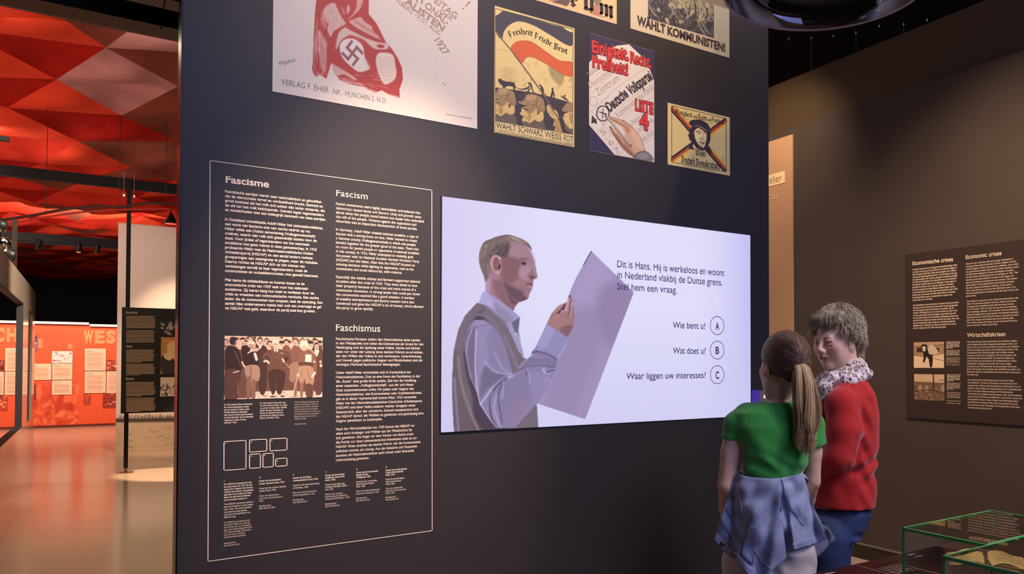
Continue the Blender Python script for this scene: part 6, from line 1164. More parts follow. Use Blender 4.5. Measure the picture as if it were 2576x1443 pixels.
# ================================================================== implicit surfaces for bodies and clothes
class Vox:
    """signed distance grid in a person's own frame: x = right, y = up, z = away from the viewer (metres)"""
    def __init__(s, lo, hi, h):
        s.lo = np.array(lo, float); s.h = h; s.n = np.ceil((np.array(hi) - s.lo) / h).astype(int) + 1
        s.F = np.full(tuple(s.n), 1.0, np.float32); s.ax = [s.lo[i] + h * np.arange(s.n[i]) for i in range(3)]
    def _sub(s, lo, hi):
        a = np.clip(np.floor((np.array(lo) - s.lo) / s.h).astype(int), 0, s.n); b = np.clip(np.ceil((np.array(hi) - s.lo) / s.h).astype(int) + 1, 0, s.n)
        if (b <= a).any(): return None
        sl = tuple(slice(a[i], b[i]) for i in range(3))
        return sl, s.ax[0][sl[0]][:, None, None], s.ax[1][sl[1]][None, :, None], s.ax[2][sl[2]][None, None, :]
    def _op(s, sl, D, k, op):
        A = s.F[sl]
        if op == 'sub': D = -D; A_ = -A
        if op == 'add':
            if k > 0: hh = np.clip(.5 + .5 * (A - D) / k, 0, 1); s.F[sl] = A + (D - A) * hh - k * hh * (1 - hh)
            else: s.F[sl] = np.minimum(A, D)
        else:
            if k > 0: hh = np.clip(.5 - .5 * (A - D) / k, 0, 1); s.F[sl] = A + (D - A) * hh + k * hh * (1 - hh)
            else: s.F[sl] = np.maximum(A, D)
    def cone(s, a, b, ra, rb=None, k=.02, op='add'):
        rb = ra if rb is None else rb; a = np.array(a, float); b = np.array(b, float); m = max(ra, rb) + k + 2 * s.h
        r = s._sub(np.minimum(a, b) - m, np.maximum(a, b) + m)
        if r is None: return s
        sl, X, Y, Z = r; d = b - a; L = d @ d + 1e-12
        t = np.clip(((X - a[0]) * d[0] + (Y - a[1]) * d[1] + (Z - a[2]) * d[2]) / L, 0, 1)
        D = np.sqrt((X - a[0] - t * d[0]) ** 2 + (Y - a[1] - t * d[1]) ** 2 + (Z - a[2] - t * d[2]) ** 2) - (ra + (rb - ra) * t)
        s._op(sl, D, k, op); return s
    def chain(s, pts, rs, k=.02):
        for i in range(len(pts) - 1): s.cone(pts[i], pts[i + 1], rs[i], rs[i + 1], k)
        return s
    def ell(s, c, r, R=None, k=.02, op='add'):
        c = np.array(c, float); r = np.array(r, float); m = r.max() + k + 2 * s.h; q = s._sub(c - m, c + m)
        if q is None: return s
        sl, X, Y, Z = q; X, Y, Z = X - c[0], Y - c[1], Z - c[2]
        if R is not None: X, Y, Z = [R[0][i] * X + R[1][i] * Y + R[2][i] * Z for i in range(3)]
        k0 = np.sqrt((X / r[0]) ** 2 + (Y / r[1]) ** 2 + (Z / r[2]) ** 2); k1 = np.sqrt((X / r[0] ** 2) ** 2 + (Y / r[1] ** 2) ** 2 + (Z / r[2] ** 2) ** 2) + 1e-9
        s._op(sl, k0 * (k0 - 1) / k1, k, op); return s
    def loft(s, sec, k=.02, yaw=0.0, p=2.2, off=0.0, op='add', disp=None):
        """sec rows: (y, cx, cz, rx, rz); rx across the body, rz front to back, both turned by yaw"""
        S = np.array(sorted(sec), float); y0, y1 = S[0, 0], S[-1, 0]; m = S[:, 3:].max() + k + .03
        r = s._sub((S[:, 1].min() - m, y0 - k - .02, S[:, 2].min() - m), (S[:, 1].max() + m, y1 + k + .02, S[:, 2].max() + m))
        sl, X, Y, Z = r
        yy = np.clip(Y, y0, y1); I = lambda j: np.interp(yy.ravel(), S[:, 0], S[:, j]).reshape(yy.shape)
        cx, cz, rx, rz = I(1), I(2), I(3) + off, I(4) + off; c, q = math.cos(yaw), math.sin(yaw)
        U = (X - cx) * c + (Z - cz) * q; V = -(X - cx) * q + (Z - cz) * c
        g = (np.abs(U / rx) ** p + np.abs(V / rz) ** p) ** (1 / p); D = (g - 1) * np.minimum(rx, rz) * .9
        D = np.where(g > .3, D, D)
        cap = np.maximum(Y - y1, y0 - Y); D = np.where(cap > 0, np.sqrt(np.maximum(D, 0) ** 2 + cap ** 2) + np.minimum(D, 0) * 0, np.maximum(D, cap * 1.0 if k == 0 else D))
        if disp is not None: D = D + disp(X, Y, Z)
        s._op(sl, D, k, op); return s
    def cut(s, fn):
        X, Y, Z = s.ax[0][:, None, None], s.ax[1][None, :, None], s.ax[2][None, None, :]
        s.F = np.maximum(s.F, fn(X, Y, Z).astype(np.float32)); return s
    def warp(s, fn):
        X, Y, Z = s.ax[0][:, None, None], s.ax[1][None, :, None], s.ax[2][None, None, :]
        s.F = s.F + fn(X, Y, Z).astype(np.float32); return s
    def mesh(s):
        F = s.F; F[0] = F[-1] = 1; F[:, 0] = F[:, -1] = 1; F[:, :, 0] = F[:, :, -1] = 1
        n = s.n; ins = F < 0; acc = np.zeros(tuple(n - 1) + (3,)); cnt = np.zeros(tuple(n - 1))
        for ax in range(3):
            o = [slice(None)] * 3; o2 = [slice(None)] * 3; o[ax] = slice(0, -1); o2[ax] = slice(1, None)
            A, B = F[tuple(o)], F[tuple(o2)]; cr = ins[tuple(o)] != ins[tuple(o2)]
            I = np.argwhere(cr); t = A[cr] / (A[cr] - B[cr]); P = I.astype(float); P[:, ax] += t
            b, c = [i for i in range(3) if i != ax]
            for db in (0, 1):
                for dc in (0, 1):
                    J = I.copy(); J[:, b] -= db; J[:, c] -= dc; ok = (J >= 0).all(1) & (J < n - 1).all(1); J = J[ok]
                    np.add.at(acc, tuple(J.T), P[ok]); np.add.at(cnt, tuple(J.T), 1)
        act = cnt > 0; idx = -np.ones(tuple(n - 1), np.int64); idx[act] = np.arange(act.sum())
        V = acc[act] / cnt[act][:, None] * s.h + s.lo; Q = []
        for ax in range(3):
            o = [slice(None)] * 3; o2 = [slice(None)] * 3; o[ax] = slice(0, -1); o2[ax] = slice(1, None)
            cr = ins[tuple(o)] != ins[tuple(o2)]; I = np.argwhere(cr); b, c = (ax + 1) % 3, (ax + 2) % 3
            I = I[(I[:, b] > 0) & (I[:, c] > 0)]
            def g(db, dc): J = I.copy(); J[:, b] -= db; J[:, c] -= dc; return idx[tuple(np.minimum(J, n - 2).T)]
            q = np.stack([g(1, 1), g(0, 1), g(0, 0), g(1, 0)], 1); fl = ins[tuple(I.T)]; q[~fl] = q[~fl][:, ::-1]; Q.append(q)
        Q = np.concatenate(Q); Q = Q[(Q >= 0).all(1)]
        return V, Q
def smooth_mesh(V, Q, it=2, lam=.5):
    e = np.concatenate([Q[:, [0, 1]], Q[:, [1, 2]], Q[:, [2, 3]], Q[:, [3, 0]]]); e = np.concatenate([e, e[:, ::-1]])
    cn = np.bincount(e[:, 0], minlength=len(V)).astype(float); cn[cn == 0] = 1
    for _ in range(it):
        S = np.stack([np.bincount(e[:, 0], weights=V[e[:, 1], i], minlength=len(V)) for i in range(3)], 1) / cn[:, None]; V = V + (S - V) * lam
    return V
class Person:
    def __init__(s, label, px, z):
        P = atz(px, 900, z); s.bx = P @ RT; s.bz = P @ FW0; s.base = RT * s.bx + FW0 * s.bz
        s.t = thing('person', label, 'person', tuple(s.base))
    def L(s, px, py, z=None, dz=0.0):
        P = atz(px, py, (z if z else s.bz) + dz); return np.array([P @ RT - s.bx, P[2], P @ FW0 - s.bz])
    def W(s, V): V = np.asarray(V, float); return np.outer(V[:, 0], RT) + np.outer(V[:, 1], UP0) + np.outer(V[:, 2], FW0)
    def add(s, name, vox, m, col=None, sm=2, parent=None):
        V, Q = vox if isinstance(vox, tuple) else vox.mesh()
        if sm: V = smooth_mesh(V, Q, sm)
        c = col(V) if col is not None else None
        return mesh_obj(name, s.W(V), Q[:, ::-1], m, parent or s.t, True, c)
    def tubes(s, name, curves, m, cols=None, n=4):
        """many thin tapered strands in one mesh; curves: list of (points, radii)"""
        Vs, Fs, Cs, b = [], [], [], 0
        for ci, (P, R) in enumerate(curves):
            P = np.asarray(P, float); k = len(P); T = np.gradient(P, axis=0); T /= np.linalg.norm(T, axis=1)[:, None] + 1e-9
            ref = np.array([.3, .2, .93]); U = np.cross(T, ref); U /= np.linalg.norm(U, axis=1)[:, None] + 1e-9; Wv = np.cross(T, U)
            a = np.arange(n) * 2 * math.pi / n; R = np.asarray(R, float)
            V = P[:, None, :] + (U[:, None, :] * np.cos(a)[None, :, None] + Wv[:, None, :] * np.sin(a)[None, :, None]) * R[:, None, None]
            Vs.append(V.reshape(-1, 3)); i, j = np.meshgrid(np.arange(k - 1), np.arange(n), indexing='ij'); j2 = (j + 1) % n
            Fs.append(np.stack([i * n + j, i * n + j2, (i + 1) * n + j2, (i + 1) * n + j], -1).reshape(-1, 4) + b); b += k * n
            if cols is not None: Cs.append(np.repeat(np.asarray(cols[ci])[None], k * n, 0))
        return mesh_obj(name, s.W(np.concatenate(Vs)), np.concatenate(Fs), m, s.t, True, np.concatenate(Cs) if cols is not None else None)
def rotY(a): c, q = math.cos(a), math.sin(a); return np.array([[c, 0, q], [0, 1, 0], [-q, 0, c]])
def rotX(a): c, q = math.cos(a), math.sin(a); return np.array([[1, 0, 0], [0, c, -q], [0, q, c]])
def rotZ(a): c, q = math.cos(a), math.sin(a); return np.array([[c, -q, 0], [q, c, 0], [0, 0, 1]])
def head(v, c, R, s_=1.0):
    """head in vox v: centre c, rotation R (columns: face's side, up, face forward), scale"""
    f = lambda x, y, z: c + R @ (np.array([x, y, z]) * s_)
    E = lambda p, r, k, op='add': v.ell(f(*p), np.array(r) * s_, R.T.tolist() and [list(R[i]) for i in range(3)], k * s_, op)
    Cn = lambda a, b, ra, rb, k, op='add': v.cone(f(*a), f(*b), ra * s_, rb * s_, k * s_, op)
    E((0, .035, -.014), (.074, .084, .093), .0); E((0, -.03, .028), (.057, .078, .062), .03); E((0, -.098, .062), (.022, .018, .02), .03)
    for q in (-1, 1):
        E((q * .038, -.024, .058), (.026, .026, .024), .03); E((q * .042, -.066, .018), (.018, .028, .034), .03)
    Cn((-.032, .022, .08), (.032, .022, .08), .011, .011, .02)
    for q in (-1, 1): E((q * .031, .003, .101), (.018, .013, .017), .012, 'sub')
    Cn((0, .014, .088), (0, -.026, .109), .008, .0105, .012); E((0, -.03, .106), (.011, .0095, .011), .008)
    for q in (-1, 1): E((q * .012, -.034, .097), (.008, .0075, .011), .006); E((q * .007, -.041, .103), (.0035, .003, .005), .002, 'sub')
    for q in (-1, 1):
        Cn((q * .046, .0075, .078), (q * .031, .0105, .0885), .0046, .006, .004); Cn((q * .031, .0105, .0885), (q * .017, .007, .085), .006, .0045, .004)
        Cn((q * .045, -.002, .078), (q * .031, -.0068, .086), .004, .0044, .004); Cn((q * .031, -.0068, .086), (q * .018, -.001, .083), .0044, .0038, .004)
    Cn((0, -.041, .092), (0, -.055, .092), .012, .013, .016)
    for q in (-1, 1):
        Cn((0, -.0575, .1005), (q * .025, -.061, .0865), .004, .0025, .004); Cn((0, -.0665, .099), (q * .023, -.0635, .087), .005, .0025, .004)
    Cn((-.027, -.062, .093), (.027, -.062, .093), .0018, .0018, .002, 'sub')
    for q in (-1, 1): Cn((q * .02, -.034, .098), (q * .036, -.062, .08), .0022, .0015, .006, 'sub'); Cn((q * .036, -.064, .081), (q * .034, -.085, .072), .0018, .001, .006, 'sub'); Cn((q * .022, -.014, .094), (q * .042, -.017, .083), .0016, .001, .005, 'sub')
    for q in (-1, 1):
        E((q * .077, -.002, -.008), (.008, .031, .019), .006); E((q * .082, .004, -.004), (.005, .018, .011), .003, 'sub'); E((q * .077, -.027, .0), (.007, .01, .009), .006)
    return f
def face_col(V, c, R, s_, base, lip=(150, 70, 72), brow=(120, 92, 74)):
    q = (V - c) @ R / s_; C = np.repeat(lin(base)[None], len(V), 0)
    def blend(m, colr, a=1.0): nonlocal C; C = C + (lin(colr)[None] - C) * (np.clip(m, 0, 1) * a)[:, None]
    g = lambda p, r: np.exp(-(((q - np.array(p)) / np.array(r)) ** 2).sum(1))
    ff = q[:, 2] > .05
    for sx in (-1, 1):
        blend(g((sx * .042, -.026, .07), (.02, .02, .03)), (216, 140, 124), .4); blend(g((sx * .031, .033, .085), (.014, .004, .03)) * ff, brow, .8); blend(g((sx * .031, .012, .09), (.014, .004, .02)) * ff, (120, 76, 66), .35); blend(g((sx * .031, -.011, .09), (.014, .006, .02)) * ff, (176, 116, 104), .2)
    blend(g((0, -.03, .11), (.013, .012, .02)), (216, 140, 122), .35)
    m = (np.abs(q[:, 0]) < .024) & (np.abs(q[:, 1] + .0625) < .0095 * (1 - (np.abs(q[:, 0]) / .026) ** 2) + .001) & (q[:, 2] > .08); blend(m.astype(float), lip, .9)
    blend(g((0, -.0615, .095), (.02, .0018, .02)), (96, 36, 40), .8)
    return C
def eyes(p, f, R, s_, look=(0, 0, 1)):
    Me = mat('eye_white', (226, 220, 216), .2); Mi = mat('blue_grey_iris', (58, 60, 62), .15)
    for q in (-1, 1):
        c = f(q * .031, .0025, .0752); c2 = c + R @ (np.array([look[0], look[1], 1.0]) / math.hypot(look[0], look[1], 1) * .0052 * s_)
        for nm, cc, r, mm in (('eye', c, .0122 * s_, Me), ('iris', c2, .0085 * s_, Mi)):
            b = MB().lathe((0, 0, 0), [(r * math.sin(a), -r * math.cos(a)) for a in np.linspace(.05, math.pi - .05, 10)], 16)
            V = np.array(b.V) + cc; mesh_obj(nm, p.W(V), [x[::-1] for x in b.F], mm, p.t, True)
def hand(v, wrist, d, side, n, s_=1.0, curl=.5):
    """hand: wrist point, pointing direction d, side = towards the thumb, n = palm normal"""
    d, side, n = [np.array(x, float) / np.linalg.norm(x) for x in (d, side, n)]; w = np.array(wrist, float)
    for k in (-1, 0, 1): v.cone(w, w + d * .075 * s_ + side * k * .024 * s_, .022 * s_, .014 * s_, .012)
    for i, (o, L) in enumerate(((.03, .068), (.01, .076), (-.01, .07), (-.029, .054))):
        a = w + d * .08 * s_ + side * o * s_; dd = d; P = [a]
        for j, fr_ in enumerate((.45, .3, .25)):
            dd = dd * math.cos(curl * .6) + n * math.sin(curl * .6); dd /= np.linalg.norm(dd); P.append(P[-1] + dd * L * fr_ * s_)
        v.chain(P, [.0095 * s_, .0085 * s_, .0078 * s_, .0068 * s_], .003)
    a = w + d * .02 * s_ + side * .02 * s_; v.chain([a, a + (side * .8 + d * .7) * .03 * s_, a + (side * .75 + d * 1.3) * .045 * s_ + n * .01, a + (side * .6 + d * 1.7) * .052 * s_ + n * .02], [.014 * s_, .012 * s_, .0098 * s_, .008 * s_], .006)
def shoe(v, ankle, d, L=.25):
    d = np.array([d[0], 0, d[1]]) / math.hypot(*d); a = np.array([ankle[0], 0, ankle[2]])
    v.cone(a + [0, .04, 0] - d * .04, a + [0, .032, 0] + d * (L - .09), .036, .03, .02); v.cone(a + [0, .05, 0], a + [0, .1, 0], .04, .045, .03)
    return v
# ------------------------------------------------------------------ girl in green
M_skin = mat('skin', vcol=True, rough=.5, subs=.05, spec=.35)
g = Person('person in a green t-shirt with a long ponytail and denim jacket tied round the waist', 1945, 2.60)
L = g.L
SKC = (222, 178, 152)
hc = L(1973, 921); Rh = rotY(math.radians(180 + 38)) @ rotX(math.radians(4))
# rotY maps +z forward; girl looks away and to the left
Rh = np.stack([np.array([-math.cos(math.radians(20)), 0, -math.sin(math.radians(20))]), np.array([0, 1.0, 0]), np.array([-math.sin(math.radians(20)), 0, math.cos(math.radians(20))])], 1)
v = Vox(hc - [.13, .2, .14], hc + [.14, .14, .14], .004)
f = head(v, hc, Rh, .93)
nb_, nt_ = L(1957, 1062, dz=.01), L(1964, 950, dz=.0)
v.cone(nt_, nb_, .042, .048, .03)
def gcol(V): return face_col(V, hc, Rh, .93, SKC, (186, 100, 96), (96, 70, 56))
g.add('head', v, M_skin, gcol, 1)
body = Vox([-.30, .0, -.25], [.26, 1.36, .32], .007)
body.chain([L(1960, 1000), L(1958, 1030)], [.04, .05], .02)
yaw = math.radians(10)
tors = [(L(0, 1010)[1], L(1955, 0)[0], .0, .05, .05), (L(0, 1035)[1], L(1948, 0)[0], .0, .125, .065), (L(0, 1070)[1], L(1948, 0)[0], .0, .135, .08), (L(0, 1120)[1], L(1948, 0)[0], .005, .122, .088), (L(0, 1195)[1], L(1938, 0)[0], .01, .1, .082), (L(0, 1290)[1], L(1940, 0)[0], .015, .13, .098), (L(0, 1350)[1], L(1940, 0)[0], .015, .142, .1)]
body.loft([(a, b - 0, c, d * .93, e * .93) for a, b, c, d, e in tors], .0, yaw)
sl_, el_, wl_ = L(1853, 1062), L(1826, 1222, dz=-.02), L(1829, 1330, dz=.12); sr_, er_, wr_ = L(2046, 1068, dz=.03), L(2046, 1210, dz=.03), L(2026, 1300, dz=.15)
body.chain([sl_, (sl_ + el_) / 2 + [-.004, 0, 0], el_, (el_ + wl_) / 2, wl_], [.036, .032, .027, .025, .019], .01); body.chain([sr_, (sr_ + er_) / 2, er_, (er_ + wr_) / 2, wr_], [.034, .029, .024, .021, .018], .01)
hand(body, wl_, (.2, -.6, .75), (1, .3, 0), (.4, .3, -.3), .9, .6); hand(body, wr_, (-.3, -.5, .8), (-1, .3, 0), (-.4, .3, -.3), .9, .6)
legL, legR = L(1885, 1400), L(1985, 1400); aL, aR = np.array([-.085, .09, .0]), np.array([.085, .09, .06])
for a, b in ((legL, aL), (legR, aR)): body.chain([a, (a + b) / 2 + [0, .02, -.0], b], [.085, .055, .036], .02)
g.add('body', body, M_skin, lambda V: np.repeat(lin(SKC)[None], len(V), 0), 3)
# t-shirt
sh = Vox([-.26, .95, -.2], [.24, 1.37, .25], .005)
def wr(X, Y, Z): return .0035 * np.sin((Y * 1.0 + X * .25) * 120 + 3 * np.sin(X * 22)) * np.exp(-((Y - L(0, 1158)[1]) / .032) ** 2) + .002 * np.sin(X * 60 + Y * 45) * np.exp(-((Y - 1.14) / .09) ** 2)
sh.loft([(a, b, c, d, e) for a, b, c, d, e in tors[:5]] + [(L(0, 1206)[1], L(1938, 0)[0], .01, .107, .088)], .0, yaw, off=.006)
for a, b, c, r1, r2 in ((L(1880, 1048), sl_ + [-.004, -.005, 0], L(1845, 1114, dz=-.005), .038, .0425), (L(2020, 1052, dz=.02), sr_ + [.0, 0, 0], L(2052, 1128, dz=.03), .037, .0405)): sh.chain([a, b, c], [.045, r1, r2], .014)
sh.cone(L(1930, 1029), L(1882, 1046), .025, .04, .02); sh.cone(L(1990, 1018, dz=.01), L(2020, 1046, dz=.02), .03, .045, .03)
hem = lambda X, Y: L(0, 1190)[1] - .013 * np.cos((X - L(1938, 0)[0]) / .1 * 1.4) - Y
sh.cut(lambda X, Y, Z: hem(X, Y) + 0 * Z)
# sleeve ends and neck opening
def plane_cut(vx, p, n, box=None):
    n = np.array(n, float) / np.linalg.norm(n)
    def fn(X, Y, Z):
        d = (X - p[0]) * n[0] + (Y - p[1]) * n[1] + (Z - p[2]) * n[2]
        return d if box is None else np.where(box(X, Y, Z), d, -1.0)
    vx.cut(fn)
cL = L(1843, 1106); cR = L(2054, 1122, dz=.03)
plane_cut(sh, cL, (-.22, -1, 0), lambda X, Y, Z: (X < L(1866, 0)[0] + 0 * Y + 0 * Z)); plane_cut(sh, cR, (.35, -1, 0), lambda X, Y, Z: X > L(2043, 0)[0] + 0 * Y + 0 * Z)
sh.ell(L(1960, 975), (.06, .034, .062), None, .004, 'sub')
sh.warp(wr)
M_green = mat('green_jersey', (58, 158, 62), .8, sheen=.3, bump=.12, bscale=900, vary=.05, vscale=30)
g.add('t_shirt', sh, M_green, None, 4)
seam = [L(x, y, dz=z_) for x, y, z_ in ((1876, 1019, -.046), (1872, 1045, -.058), (1870, 1075, -.055), (1869, 1105, -.045))]
# trousers
pt = Vox([-.26, .08, -.22], [.26, 1.03, .26], .007)
pt.loft([(L(0, 1185)[1], L(1938, 0)[0], .01, .104, .088), (L(0, 1240)[1], L(1938, 0)[0], .012, .122, .1), (L(0, 1310)[1], L(1938, 0)[0], .015, .142, .112), (L(0, 1380)[1], L(1935, 0)[0], .015, .148, .108)], 0, yaw)
for a, b, r in ((legL, aL, .092), (legR, aR, .092)): pt.chain([a + [0, .03, 0], a + [0, -.09, 0], (a + b) / 2, b + [0, .01, 0]], [.088, r, .072, .06], .012)
pt.warp(lambda X, Y, Z: .004 * np.sin(Y * 70 + X * 60 + 2 * np.sin(X * 40)) * np.exp(-((Y - .82) / .12) ** 2))
g.add('trousers', pt, mat('off_white_cotton', (214, 202, 192), .85, bump=.2, bscale=300), None, 2)
so = Vox([-.2, -.01, -.16], [.2, .2, .34], .006); shoe(so, aL, (-.3, 1), .24); so.cut(lambda X, Y, Z: .004 - Y + 0 * X + 0 * Z); g.add('shoe', so, mat('white_sneaker', (220, 216, 210), .6), None, 2)
so = Vox([-.2, -.01, -.16], [.3, .2, .38], .006); shoe(so, aR, (.1, 1), .24); so.cut(lambda X, Y, Z: .004 - Y + 0 * X + 0 * Z); g.add('shoe', so, mat('white_sneaker'), None, 2)
# hair: close cap and strands pulled to the tie
tie = L(2006, 908, dz=-.075)
def onskull(a, b, up=.012, s_=.93):
    """a = azimuth from the back of the head (0) , b = elevation, on the girl's skull"""
    d = np.array([math.sin(a) * math.cos(b), math.sin(b), -math.cos(a) * math.cos(b)]); return hc + Rh @ ((np.array([0, .035, -.014]) + d * np.array([.074 + up, .084 + up, .093 + up])) * s_)
hv = Vox(hc - [.14, .15, .15], hc + [.15, .15, .14], .005)
hv.ell(hc + Rh @ (np.array([0, .036, -.018]) * .93), np.array([.0795, .0885, .096]) * .93, [list(Rh[i]) for i in range(3)], 0)
hv.ell(hc + Rh @ (np.array([0, -.04, -.055]) * .93), np.array([.05, .06, .036]) * .93, [list(Rh[i]) for i in range(3)], .03)
def facecut(X, Y, Z):
    P = np.stack(np.broadcast_arrays(X - hc[0], Y - hc[1], Z - hc[2]), -1) @ Rh / .93
    # remove what lies in front of the hair line (face) and below the nape
    front = P[..., 2] - (.028 + .55 * (P[..., 1] - .0) * (P[..., 1] > 0)) ; ear = P[..., 2] + .012 - .9 * (P[..., 1] - .02)
    side = np.where(P[..., 1] < .03, np.maximum(front, ear), front); return np.minimum(np.maximum(side, -1), 1) * .9
hv.cut(facecut)
plane_cut(hv, L(1985, 973), (.25, -1, 0))
M_hair = mat('hair_strands', vcol=True, rough=.42, spec=.4)
def hcol(V): return np.repeat(lin((76, 56, 50))[None], len(V), 0)
g.add('hair', hv, M_hair, hcol, 2)
rs = np.random.RandomState(4); cur, cc = [], []
for i in range(3600):
    a = rs.uniform(-2.7, 2.7); b = rs.uniform(-.75, 1.5)
    p0 = onskull(a, b, rs.uniform(.006, .0085)); rel = (p0 - hc) @ Rh / .93
    if rel[2] > .03 + .55 * max(rel[1], 0): continue
    if p0[1] < L(1985, 974)[1]: continue
    P = [p0]; 
    d0 = (p0 - hc); tt = tie - hc
    for t in np.linspace(.15, 1, 7):
        q = d0 * (1 - t) + tt * t; rr_ = np.linalg.norm((q @ Rh - np.array([0, .035, -.014]) * .93) / (np.array([.082, .092, .101]) * .93))
        ql = (q @ Rh) - np.array([0, .035, -.014]) * .93; ql = ql / max(rr_, 1e-3) * (1 + .25 * max(0, t - .6)) if rr_ < 1.0 + .3 * max(0, t - .7) else ql
        P.append(hc + Rh @ (ql + np.array([0, .035, -.014]) * .93))
    P[-1] = tie + rs.randn(3) * .006
    P = spline(P, 2, False); k = len(P); r = rs.uniform(.0009, .0017); cur.append((P, r * np.sin(np.linspace(.25, math.pi - .4, k)) + .0003))
    top = (p0[1] - hc[1]) / .1; w_ = rs.rand()
    cc.append(lin((84 + 50 * w_, 62 + 42 * w_, 52 + 32 * w_)) if w_ < .85 else lin((172, 138, 104)))
for i in range(36):
    a = rs.uniform(-1.6, 1.6); b = rs.uniform(-.6, 1.5); p0 = onskull(a, b, .01); n_ = (p0 - hc) / np.linalg.norm(p0 - hc)
    if (p0 - hc) @ Rh[:, 2] > .03: continue
    P = [p0, p0 + n_ * .005 + rs.randn(3) * .005, p0 + n_ * .008 + rs.randn(3) * .01]; cur.append((spline(P, 3, False), np.linspace(.0003, .0001, 7))); cc.append(lin((120, 96, 84)))
g.tubes('hair_strands', cur, M_hair, cc, 4)['kind'] = 'stuff'
MBt = MB(); ring = [tie + np.array([.0, 0, 0]) + rotY(a) @ np.array([.016, 0, 0]) * 1.0 + np.array([0, math.sin(a) * .004, 0]) for a in np.linspace(0, 2 * math.pi, 17)]
g.tubes('hair_tie', [(ring, [.006] * 17)], mat('dark_hair_tie', (46, 34, 36), .7))
cur, cc = [], []
mid = [tie + [0, .004, -.01], L(2016, 925, dz=-.10), L(2022, 965, dz=-.105), L(2026, 1020, dz=-.105), L(2027, 1070, dz=-.11), L(2027, 1110, dz=-.11), L(2034, 1150, dz=-.105)]
wid = [.008, .028, .038, .045, .043, .038, .016]; mid = np.array(mid)
clump = [(math.sqrt(rs.rand()), rs.uniform(0, 6.28), rs.uniform(.6, 1.02), rs.uniform(0, 6.28), rs.uniform(.004, .011), rs.rand()) for _ in range(34)]
for i in range(2400):
    c1 = clump[rs.randint(34)]
    rr_ = math.sqrt(rs.rand()); an = rs.uniform(0, 2 * math.pi); ox, oz = rr_ * math.cos(an), rr_ * math.sin(an) * .55; ln = min(c1[2] * rs.uniform(.85, 1.03), 1.0)
    ph, am = rs.uniform(0, 6.28), rs.uniform(.002, .009); ts = np.linspace(0, ln, 12); P = []
    for t in ts:
        q = t * 6; c_ = np.array([np.interp(q, range(7), mid[:, j]) for j in range(3)]); w_ = np.interp(q, range(7), wid)
        P.append(c_ + np.array([(ox * .3 + c1[0] * math.cos(c1[1]) * .85) * w_ + am * .35 * math.sin(ph + t * 11) * t + c1[4] * math.sin(c1[3] + t * 9) * t, 0, (oz * .35 + c1[0] * math.sin(c1[1]) * .5) * w_ + c1[4] * .8 * math.cos(c1[3] + t * 8) * t]))
    P[0] = tie + rs.randn(3) * .005; r = rs.uniform(.001, .0022); cur.append((P, r * np.concatenate([np.linspace(.6, 1, 4), np.linspace(1, .15, 8)])))
    w_ = np.clip(.15 + .7 * c1[5] * rs.uniform(.75, 1.2) + .12 * rs.rand(), 0, 1)
    cc.append(lin(np.array([120, 90, 60]) * (1 - w_) + np.array([248, 212, 156]) * w_))
g.tubes('ponytail', cur, M_hair, cc, 4)['kind'] = 'stuff'
ep = L(1922.5, 951.5, dz=-.0); b = MB().lathe((0, 0, 0), [(.0035 * math.sin(a), -.0035 * math.cos(a)) for a in np.linspace(.05, 3.09, 7)], 10)
mesh_obj('earring', g.W(np.array(b.V) + f(-.081, -.035, -.002)), b.F, mat('gold_stud', (220, 190, 120), .2, metal=1), g.t, True)
# denim jacket tied at the waist
M_denim = mat('washed_denim', (158, 164, 192), .85, bump=.15, bscale=900, vary=.22, vscale=22)
def sheet(cols, zmid, rx, nu=48, nv=40, fold=.010, seed=0, flare=.03, dzs=None):
    """cols: list of (top px, mid px, bottom px); returns surface function and mesh arrays"""
    K = len(cols); r = np.random.RandomState(seed); ph = r.uniform(0, 6, 4)
    T = np.array([[c[0], c[1], c[2]] for c in cols], float)
    def S(u, v_):
        q = np.clip(u, 0, 1) * (K - 1); i = min(int(q), K - 2); t = q - i; C = T[i] * (1 - t) + T[i + 1] * t
        px = C[0] * (1 - v_) ** 2 + 2 * v_ * (1 - v_) * C[1] + C[2] * v_ ** 2
        x = L(px[0], px[1])[0]; xc = L(1939, 0)[0]; rr_ = (rx + flare * v_); s_ = np.clip((x - xc) / rr_, -.999, .999)
        z = zmid - (.098 + .04 * math.sin(min(v_ * 2.2, math.pi / 2))) * math.sqrt(1 - s_ * s_ * .92) - .012
        z += fold * (math.sin(u * 17 + ph[0] + 3 * v_) * v_ ** .7 + .6 * math.sin(u * 9 - v_ * 11 + ph[1]) + .35 * math.sin(u * 31 + v_ * 7 + ph[2]) * v_ + .5 * math.sin(v_ * 26 + u * 6 + ph[3]) * (1 - v_))
        if dzs: z += dzs(u, v_)
        return L(px[0], px[1], dz=z)
    return S
